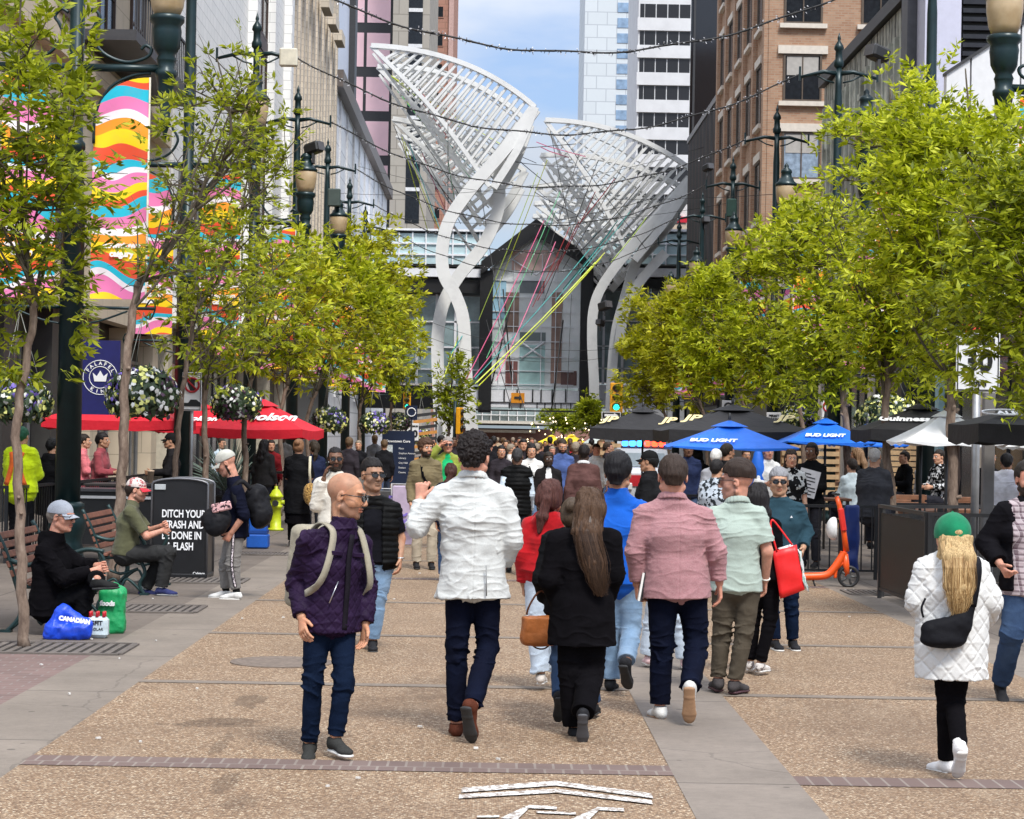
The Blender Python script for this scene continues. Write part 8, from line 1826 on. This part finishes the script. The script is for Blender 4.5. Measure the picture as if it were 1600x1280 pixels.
    mb = MB(); mb.tube([S(1320,866), S(1322,885), S(1324,900)], [.04,.045,.03], 8); mb.build('fork', og, t); mb = MB(); mb.tube(smoothpts([((-22*math.cos(a)-0)*k_+.44, 0, 18*k_+22*k_*math.sin(a)) for a in (R(-10), R(25), R(60), R(85))], 4), .022, 6); mb.build('mudguard', og, t)
    mb = MB(); mb.tube([(S(1304,775)[0],-.25,S(0+1304,772)[2]), (S(1304,775)[0],.25,S(1304,772)[2])], .016, 8); mb.build('handlebar', kb2, t); mb = MB(); mb.tube([S(1270,905), S(1276,922)], .012, 6); mb.build('kickstand', kb2, t)
    hp = thing('helmet', 'white cycle helmet hanging from the scooter stem', 'helmet', at(1303, 826, d-.1)); q = SDF(); q.el([0,0,0], np.eye(3), np.array([.10,.11,.15]), .02); q.bx([.09,0,0], np.eye(3), np.array([.06,.2,.2]), .0, .02, True); q.rc([-.12,-.04,.12],[-.12,-.04,-.12],.02,.02,.01,0,0,True); q.rc([-.12,.04,.12],[-.12,.04,-.12],.02,.02,.01,0,0,True); sdf_obj('shell', q, .008, M('helmet_white', (.7,.7,.68), .3), hp)
    t = thing('folded_cloth', 'blue plastic sack hanging on the railing behind the scooter', 'sack', at(1330, 842, 28.7)); t2 = SDF(); t2.bx([0,0,0], np.eye(3), np.array([.05,.03,.42]), .05, .02); sdf_obj('sack_body', t2, .014, M('sack_blue', (.004,.022,.14), .5), t, lambda V: .03*vn(V*7))
    # police vehicle
    d = 46.; p = at(1012, 740, d); t = thing('emergency_vehicle', 'white and red emergency vehicle with blue and red roof lights', 'vehicle', (p.x, d+2.3, 0)); wv_ = M('van_white', (.55,.57,.60), .35, var=.04); rv = M('van_red', (.5,.02,.03), .35)
    w = 88*d/F_PX*1.0; zt = at(1012,703,d).z
    MB().box((0,0,.85),(w,4.4,.75), bev=.12).build('body', wv_, t); MB().prism([(-w/2*.98,1.2),(w/2*.98,1.2),(w/2*.84,zt),(-w/2*.84,zt)], 2.6, off=(0,.3,0)).build('cabin', wv_, t); MB().prism([(-w/2*.86,1.24),(w/2*.86,1.24),(w/2*.74,zt-.08),(-w/2*.74,zt-.08)], .06, off=(0,-1.03,0)).build('windscreen', M('van_glass', (.30,.35,.38), .1, spec=.8), t); MB().box((0,-2.215,.95),(w*.9,.03,.24)).build('red_band', rv, t)
    for s_ in (-1,1): 
        MB().box((s_*w*.38,-2.22,.82),(.28,.06,.16), bev=.02).build('headlight', M('headlight', (.7,.7,.7), .1), t)
        for yy in (-1.4,1.4): wm = MB(); wm.tube([(s_*(w/2-.12),yy,.34),(s_*(w/2+.02),yy,.34)], .34, 18); wm.build('wheel', M('tyre', (.02,.02,.02), .8), t)
    lb = MB().box((0,-.7,zt+.04),(w*.8,.3,.05)).build('light_bar', frame_d, t)
    for i in range(6): MB().box((-w*.34+w*.136*i,-.86,zt+.13),(w*.11,.1,.13), bev=.03).build('lamp', emis('lamp_blue_lit', (.02,.2,1.), 7.) if i < 3 else emis('lamp_red_lit', (1.,.03,.01), 7.), lb)
    # black planter ball of fairy lights far away
    t = thing('striped_planter', 'orange and black slatted screen at the foot of the tall sculpture', 'screen', (at(664,690,88.).x, 88., 0))
    for k in range(9): MB().box((0,0,.6+.26*k),(1.0,.06,.13), rot=Matrix.Rotation(R(-8),3,'Y')).build('slat', M('slat_orange', (.55,.24,.05), .6) if k % 2 else frame_d, t)
    MB().box((-.45,.05,1.5),(.06,.06,3.)).build('post', frame_d, t); MB().box((.45,.05,1.5),(.06,.06,3.)).build('post', frame_d, t)
    rr = random.Random(2); mb = MB(); c0 = at(870, 680, 110.)
    for i in range(60): x, z = rr.uniform(-1.6,2.6), rr.uniform(.6,2.9); mb.lathe([(.001,-.05),(.05,0),(.001,.05)], (x, rr.uniform(0,1), z), 5)
    o = mb.build('fairy_lights', emis('fairy_lit', (1.,.8,.5), 2.)); o.location = (c0.x, 112, 0); tag(o, 'warm fairy lights glowing in the tree above the yellow umbrellas', 'fairy lights')
    bs_ = thing('menu_card', 'grey printed menu held up by the woman in black', 'menu', at(1262, 755, 30.9)); MB().box((0,0,0),(.30,.01,.40), rot=Matrix.Rotation(R(14),3,'Y')).build('card', M('menu_grey', (.42,.42,.44), .6), bs_)
    for k in range(7): MB().box((0+.0,-.008,.14-.05*k),(.22 if k%3 else .1,.004,.014), rot=Matrix.Rotation(R(14),3,'Y')).build('print_line', M('print_black', ()), bs_)
    t = thing('glass_panel', 'x', 'x') if False else None
# ================================================================== people further back
def gen(x, y, yaw, h=1.72, pose='stand', seed=0, S=None, z0=0., hf=1.):
    rr = random.Random(seed*7+1); S = S or h/1.76; f = np.array([math.sin(yaw), math.cos(yaw), 0]); r = np.array([math.cos(yaw), -math.sin(yaw), 0]); u = np.array([0,0,1.]); o = np.array([x, y, z0])
    P = lambda a, b, c: o+r*a*S+f*b*S+u*c*S
    J = {}; sit = pose.startswith('sit'); hz_ = .93 if not sit else .52
    lean = rr.uniform(-.02,.03); top = 1.0 if not sit else .59
    st = {'stand': (.03,-.03), 'walk': (.28,-.26), 'walk2': (-.26,.28)}.get(pose, (.02,-.02))
    J['head'] = P(0, .03+lean, top+.655); J['neck'] = P(0, lean, top+.50); J['shL'] = P(-.15, lean, top+.42); J['shR'] = P(.15, lean, top+.42)
    J['hipL'] = P(-.09,0,hz_-.02); J['hipR'] = P(.09,0,hz_-.02)
    if sit:
        J['knL'] = P(-.13,.44,.52); J['knR'] = P(.13,.44,.52); J['anL'] = P(-.12,.40,.10); J['anR'] = P(.14,.46,.10)
    else:
        for s_, q, sx in (('L', st[0], -1), ('R', st[1], 1)):
            J['kn'+s_] = P(sx*.10, q*.55+.05, .51); J['an'+s_] = P(sx*.10, q, .10+(.10 if q < -.2 else 0))
    arm = pose.split('_')[1] if '_' in pose else 'down'
    for s_, sx in (('L',-1),('R',1)):
        sw = -st[0]*.5*(1 if s_ == 'L' else -1) if pose.startswith('walk') else rr.uniform(-.03,.08)
        J['el'+s_] = P(sx*.195, -.02+sw*.4+lean, top+.13); J['wr'+s_] = P(sx*.20, .10+sw, top-.10)
        if sit or arm == 'table' or arm == 'hold': J['el'+s_] = P(sx*.20, .08, top+.15); J['wr'+s_] = P(sx*.12, .30, top+.14)
        if arm == 'brow' and s_ == 'R': J['el'+s_] = P(sx*.33,.12,top+.42); J['wr'+s_] = P(sx*.13,.16,top+.64)
    J['S'] = np.array(S); J['z0'] = np.array(z0); return J
def crowd():
    T = lambda n, c, **k: dict(mat=cl(n, c), o=k.pop('o', .022), **k)
    B = lambda n='trouser_dark', c=(.02,.02,.025), **k: dict(mat=cl(n, c), o=.014, w=(0,.008,.012), **k)
    shoe_ = dict(mat=sh_blk, sole=sole_b); shw = dict(mat=sh_wht, sole=sole_w)
    Hh = lambda c=(.02,.014,.01), k='short', **q: dict(kind=k, col=c, **q)
    def add(label, px, d, yaw, h, pose, top, bot=None, skn='light', sex='m', hair=None, vox=None, seed=0, z0=0., **k):
        x = at(px, 720, d).x; J = gen(x, d, R(yaw), h, pose, seed, z0=z0)
        return person(label, J, R(yaw), R(k.pop('hy', yaw)), R(k.pop('hp', 0)), 0, skn, sex, vox=vox or min(.02, max(.009, d*.00036)), top=top, bot=bot or B(), shoe=k.pop('shoe', shoe_), hair=hair or Hh(), seat=pose.startswith('sit'), hs=k.pop('hs', 1.05), seed=seed+200, hands=(.4,.4), **k)
    def hivis(root, rl, J, K):
        f, sd, ud, c = K['fwd'], K['side'], K['ud'], K['chest']; og_ = cl('hi_vis_orange', (.85,.16,.03))
        for sg in (-1,1): strapf([p-Vector(rl) for p in smoothpts([Vector(q_) for q_ in (c+ud*.18+sd*.08*sg-f*.13, c+sd*.05*sg-f*.185, K['hm']+sd*.14*sg-f*.17+ud*.1)], 4)], .035, og_, 'orange_band', .012, root, Vector(-f))
        strapf([Vector(K['hm']+ud*.06-rl)+Vector(sd)*(.21*math.sin(a))-Vector(f)*(.175*math.cos(a)) for a in [-1.4+i*.28 for i in range(11)]], .055, og_, 'orange_hem', .012, root, Vector(-f))
    add('worker in yellow and orange high visibility jacket seen from behind', 33, 30, 12, 1.86, 'stand_hold', T('hi_vis_yellow', (.62,.80,.01), o=.045, hem=.0), B('trouser_black', (.012,.012,.014)), hair=Hh((.02,.10,.05)), seed=1, fat=1.15, parts=(hivis,))
    add('figure in a long black hooded coat behind the nearest lamp post', 78, 31.5, 40, 1.70, 'stand', T('black_coat_b', (.01,.01,.011), hem=.3, o=.04, hood=True), hair=Hh((.008,.008,.008)), seed=2, fat=1.1)
    add('man in red plaid shirt seated under the red umbrella', 155, 35, 100, 1.78, 'sit_table', T('red_plaid', (.26,.05,.06), hem=.05), skn='tan', hair=Hh((.01,.008,.008)), seed=3, z0=.42)
    add('diner in pink top half hidden by the nearest lamp post', 128, 36, 80, 1.74, 'sit_table', T('pink_top', (.62,.16,.18), hem=.05), skn='light', sex='f', seed=4, z0=.42)
    add('man in black cap and jacket seated at the dark table', 268, 35, -100, 1.80, 'sit_table', T('black_jacket_c', (.014,.013,.014), hem=.05), skn='tan', hair=Hh((.008,.008,.008)), cap=dict(mat=cl('black_cap', (.01,.01,.01)), back=False), seed=5, z0=.42)
    add('person in pale blue shirt behind the pale cap man', 345, 45, 120, 1.70, 'stand', T('pale_blue', (.45,.55,.62)), seed=6)
    add('woman in dark hooded top left of the smiling man', 412, 41, 20, 1.70, 'stand', T('dark_hood', (.03,.028,.028), hood=True, o=.03), hair=Hh((.012,.01,.01), 'long', len=.25, name='hair_black'), sex='f', seed=7)
    add('man with dark hair smiling below the red umbrella tip', 423, 44, 165, 1.68, 'stand', T('maroon_top', (.16,.012,.015)), skn='light', seed=8)
    add('man in open grey shirt at the back of the left patio', 441, 50, 178, 1.86, 'stand', T('grey_shirt', (.16,.15,.14)), skn='dark', seed=9)
    add('woman in black dress with fair hair in a bun and straw bag', 466, 34.5, 8, 1.74, 'stand_hold', T('black_dress', (.008,.008,.009), hem=.35, o=.03, sleeve=1.0), hair=Hh((.20,.10,.05), 'bun'), sex='f', seed=10, bot=dict(mat=black, skirt=.1, sw=.22, o=.02))
    p = at(488, 767, 34.2); t = thing('straw_bag', 'woven straw shoulder bag on the woman in the black dress', 'bag', p); q = SDF(); q.el([0,0,-.05], np.eye(3), np.array([.15,.10,.20]), .02); q.bx([0,0,.2], np.eye(3), np.array([.3,.3,.08]), 0, .02, True); sdf_obj('bag_body', q, .012, cl('straw', (.50,.30,.09), 'pattern', (.12,.06,.02), sc_=2.2), t, lambda V: .006*vn(V*30)); strapf([(-.03,0,.08),(-.05,0,.3),(-.045,0,.56)], .02, M('strap_pale', (.6,.55,.4), .7), 'strap', .006, t, (0,-1,0))
    add('woman in navy T-shirt beside the black dress', 492, 38, -30, 1.70, 'stand', T('navy_tee', (.015,.02,.045), sleeve=.8), hair=Hh((.03,.02,.012), 'pony'), sex='f', seed=11)
    add('curly bearded man in olive sweater with crossbody strap', 665, 29.5, 172, 1.80, 'stand', T('olive_knit', (.16,.125,.065), hem=.03), B('khaki_pale', (.42,.36,.27)), hair=Hh((.07,.035,.02), 'curly', t=.022), beard='dark', seed=12, hy=150, parts=(lambda root, rl, J, K: strapf([Vector(K['nb']+K['side']*.08+K['ud']*.02-rl), Vector(K['chest']+K['side']*.05+K['fwd']*.155-rl), Vector(K['hm']-K['side']*.13+K['fwd']*.13+K['ud']*.05-rl)], .018, black, 'crossbody_strap', .006, root, Vector(K['fwd'])),))
    add('man in lime jacket and green shirt shading his eyes', 699, 35, 175, 1.82, 'stand_brow', [T('green_polo', (.01,.42,.14), o=.016), T('lime_jacket', (.26,.30,.05), o=.03, open=.08, hem=.05)], skn='pink', hair=Hh((.25,.22,.2)), glasses=True, seed=13)
    add('man with dark beard behind the olive sweater', 673, 46, 180, 1.72, 'stand', T('black_tee', (.012,.012,.013)), beard='dark', seed=14)
    add('woman with brown hair low beside the white blazer', 705, 27, 0, 1.50, 'walk', T('dark_navy_top', (.014,.016,.03)), B('jean_mid', (.04,.09,.2)), hair=Hh((.05,.02,.015), 'pony'), sex='f', seed=15)
    add('man in black puffer vest with shaved grey hair walking away', 808, 28.8, 2, 1.70, 'walk', [T('pale_shirt', (.5,.58,.65), o=.018), dict(mat=C_['black_puffer'], o=.036, hem=.05, sleeve=0, vest=True, puff=.06, name='puffer_vest')], skn='brown', hair=Hh((.035,.033,.033), t=.002), seed=16)
    add('woman with long black hair and white blouse facing the camera', 830, 37, 178, 1.72, 'stand', T('white_blouse', (.72,.71,.68), hem=.06), B('mid_jean_b', (.10,.16,.26)), hair=Hh((.01,.008,.008), 'long', len=.25, name='hair_black'), sex='f', seed=17, parts=(lambda root, rl, J, K: strapf([Vector(K['nb']+K['side']*.08+K['ud']*.02-rl), Vector(K['chest']+K['fwd']*.16-rl), Vector(K['hm']-K['side']*.13+K['fwd']*.14+K['ud']*.1-rl)], .012, black, 'bag_strap', .006, root, Vector(K['fwd'])),))
    add('man with short black hair and open black jacket facing the camera', 857, 33, 176, 1.62, 'walk', [T('white_tee', (.65,.65,.63), o=.012), T('black_jkt', (.015,.013,.013), open=.04, o=.028)], skn='dark', beard='dark', seed=18)
    add('bearded man in blue shirt with crossbody strap looking down', 878, 38, 172, 1.82, 'walk', T('blue_shirt', (.06,.10,.26), sleeve=1.2), skn='light', beard='dark', hair=Hh((.03,.02,.015), t=.004), seed=19, hp=-18)
    add('man in brown blazer and pale collar walking away', 912, 30, 8, 1.76, 'walk', T('brown_blazer', (.10,.05,.045), hem=.1, o=.028, lapel=True, cmat=cl('collar_pale', (.6,.6,.6))), skn='dark', hair=Hh((.012,.008,.008), t=.006), seed=20, fat=1.08)
    add('man in black cap and black jacket left of the pink blazer', 1017, 24.5, -70, 1.72, 'stand', T('black_jkt2', (.012,.012,.013), o=.035), skn='tan', cap=dict(mat=C_['black_cap']), hair=Hh((.01,.01,.01)), seed=21, fat=1.1)
    add('white haired man in grey shirt seated beyond the mint polo', 1118, 31, 20, 1.72, 'stand', T('grey_check', (.28,.28,.30)), skn='pink', hair=Hh((.62,.6,.56)), seed=22)
    add('man in black and white flannel shirt behind the mint polo', 1120, 26, 30, 1.62, 'stand', dict(mat=cl('bw_flannel', (.45,.5,.55), 'pattern', (.02,.025,.03), sc_=.7), o=.03), hair=Hh((.012,.01,.01)), seed=23, fat=1.1)
    add('dark haired person behind the white haired man', 1135, 32, 60, 1.80, 'stand', T('black_tee', ()), skn='tan', seed=24)
    add('server in white shirt with a bag strap by the furled blue umbrella', 1200, 35, 170, 1.80, 'stand_hold', T('white_blouse', ()), skn='pink', seed=25)
    add('smiling woman in black printed T-shirt behind the teal sweater', 1236, 29.5, 178, 1.74, 'stand', dict(mat=cl('black_print', (.012,.012,.012), 'pattern', (.55,.55,.52), sc_=.5), o=.02, sleeve=.9), hair=Hh((.03,.018,.012), 'long', len=.18, name='hair_dark_brown'), sex='f', seed=26)
    add('woman with hair in a bun reading the grey menu', 1268, 31.4, -150, 1.84, 'stand_hold', T('black_jersey', ()), skn='brown', hair=Hh((.01,.008,.007), 'bun'), sex='f', seed=27)
    add('blonde woman in black seated left of the leaning trunk', 1341, 37, -60, 1.74, 'sit_table', T('black_top_q', (.012,.012,.012)), hair=Hh((.22,.13,.07), 'long', len=.3, name='hair_dark_blonde'), sex='f', seed=28, z0=.42)
    add('person in pale hooded top behind the scooter tree', 1332, 34, -20, 1.62, 'sit_table', T('pale_top', (.55,.62,.62)), seed=29, z0=.35)
    add('broad man in dark grey shirt seated with his back turned', 1366, 29.6, 22, 1.86, 'sit_table', T('charcoal_polo', (.045,.045,.05), sleeve=1.0, hem=.05), skn='tan', hair=Hh((.3,.28,.26), t=.002), seed=30, z0=.36, fat=1.25)
    add('boy in black top with red strap at the back of the patio', 1414, 40, -110, 1.70, 'sit_table', T('black_jersey', ()), skn='light', seed=31, z0=.4)
    add('woman in patterned black top behind the lamp post', 1470, 36, -120, 1.74, 'sit_table', dict(mat=cl('black_zigzag', (.01,.01,.01), 'pattern', (.5,.5,.5), sc_=.8), o=.025), seed=32, z0=.42)
    add('person in white puffy jacket seated at the right edge', 1573, 30, 10, 1.80, 'sit_table', T('white_puffy', (.66,.66,.72), o=.06), hair=Hh((.012,.01,.01)), skn='tan', seed=33, z0=.36, fat=1.15)
    add('person in dark clothing seated behind the white puffy jacket', 1545, 33, 60, 1.78, 'sit_table', T('black_jersey', ()), skn='tan', seed=34, z0=.42)
    add('man in grey seen beyond the lamp post at right', 1440, 42, 90, 1.78, 'stand', T('grey_mid', (.2,.2,.22)), seed=35)
    # the distant crowd
    rr = random.Random(12); cols = [('c_black', (.012,.012,.014)), ('c_white', (.68,.67,.64)), ('c_navy', (.018,.025,.06)), ('c_grey', (.15,.15,.16)), ('c_rust', (.35,.12,.06)), ('c_blue', (.08,.15,.35)), ('c_tan', (.42,.32,.22)), ('c_red', (.45,.03,.04)), ('c_dark', (.03,.025,.03))]
    words_ = {'c_black': 'black', 'c_white': 'white', 'c_navy': 'navy', 'c_grey': 'grey', 'c_rust': 'rust coloured', 'c_blue': 'blue', 'c_tan': 'tan', 'c_red': 'red', 'c_dark': 'dark'}
    spots = [(722,44,0),(745,52,2),(752,66,5),(764,46,0),(771,58,0),(783,40,8),(790,62,0),(797,48,1),(806,72,4),(814,55,8),(820,84,1),(826,60,6),(838,50,0),(846,66,3),(851,90,1),(862,52,4),(868,74,0),(874,60,8),(884,46,1),(893,62,7),(899,42,8),(905,80,0),(916,54,2),(924,66,8),(931,44,1),(940,58,0),(709,60,8),(694,72,3),(688,56,0),(672,66,2),(759,95,1),(777,100,6),(793,88,7),(835,98,0),(855,102,4),(880,96,1),(911,92,8),(948,48,8),(560,52,0),(585,60,3),(600,50,0),(545,46,8),(985,60,0),(1090,38,0),(1075,44,8),(1165,40,3),(1075,36,2),(736,78,0),(742,60,8),(757,70,0),(786,78,0),(801,90,8),(812,64,0),(830,76,2),(843,58,8),(859,66,0),(890,70,8),(902,60,0),(922,78,0),(936,70,8),(817,46,8),(872,86,0),(715,72,8),(700,66,0),(944,64,2)]
    hc = [(.012,.01,.008),(.04,.025,.015),(.1,.06,.03),(.25,.2,.15)]
    seen = {}
    for i, (px, d, ci) in enumerate(spots):
        f_ = rr.random() < .5; nm, c = cols[ci]; yaw = rr.choice((0, 8, -10, 172, 180, 188, 90)); hk = rr.choice(('short','short','long')) if f_ else 'short'
        hcol = rr.choice(hc); w = words_[nm]; side_ = ('walking away' if abs(yaw) < 20 else 'coming this way' if yaw > 100 else 'standing sideways')
        ref = ('left of the white blazer' if px < 720 else 'right of the white blazer' if px < 800 else 'below the warning sign' if px < 850 else 'under the yellow umbrellas' if px < 912 else 'by the timber stall' if px < 960 else 'among the right patio railings')
        dist = 'near' if d < 50 else 'middle distance' if d < 70 else 'far off'
        lab = 'distant %s in %s top %s, %s, %s' % ('woman' if f_ else 'man', w, side_, dist, ref); seen[lab] = seen.get(lab, 0)+1
        if seen[lab] > 1: lab = lab.replace('distant', 'another distant')
        hd = dict(kind=hk, col=hcol, len=.22) if hk == 'long' else Hh(hcol)
        add(lab, px, d, yaw, rr.uniform(1.58,1.72) if f_ else rr.uniform(1.68,1.84), rr.choice(('walk','walk2','stand')), T(nm, c, hem=.05), B('c_trouser%d' % (i % 3), ((.02,.02,.025),(.05,.08,.15),(.12,.11,.10))[i % 3]), skn=rr.choice(('light','tan','brown','pink','light')), sex='f' if f_ else 'm', hair=hd, vox=max(.013, d*.00034), seed=300+i, group='people in the distant crowd')
build_ground(); build_left(); build_right(); build_bridge(); build_sculptures(); build_ribbons()
build_lamps(); build_cables(); build_baskets(); build_trees(); build_props(); cast_front(); crowd()
# look-alikes that still share a label are told apart by their order from the left
_by = {}
for _o in sc.objects:
    if _o.parent is None and _o.get('label'): _by.setdefault(_o['label'], []).append(_o)
for _l, _os in _by.items():
    if len(_os) > 1:
        for _i, _o in enumerate(sorted(_os, key=lambda q: q.location.x)): _o['label'] = _l+', '+('leftmost', 'second from left', 'third from left', 'fourth from left', 'fifth from left')[min(_i, 4)]
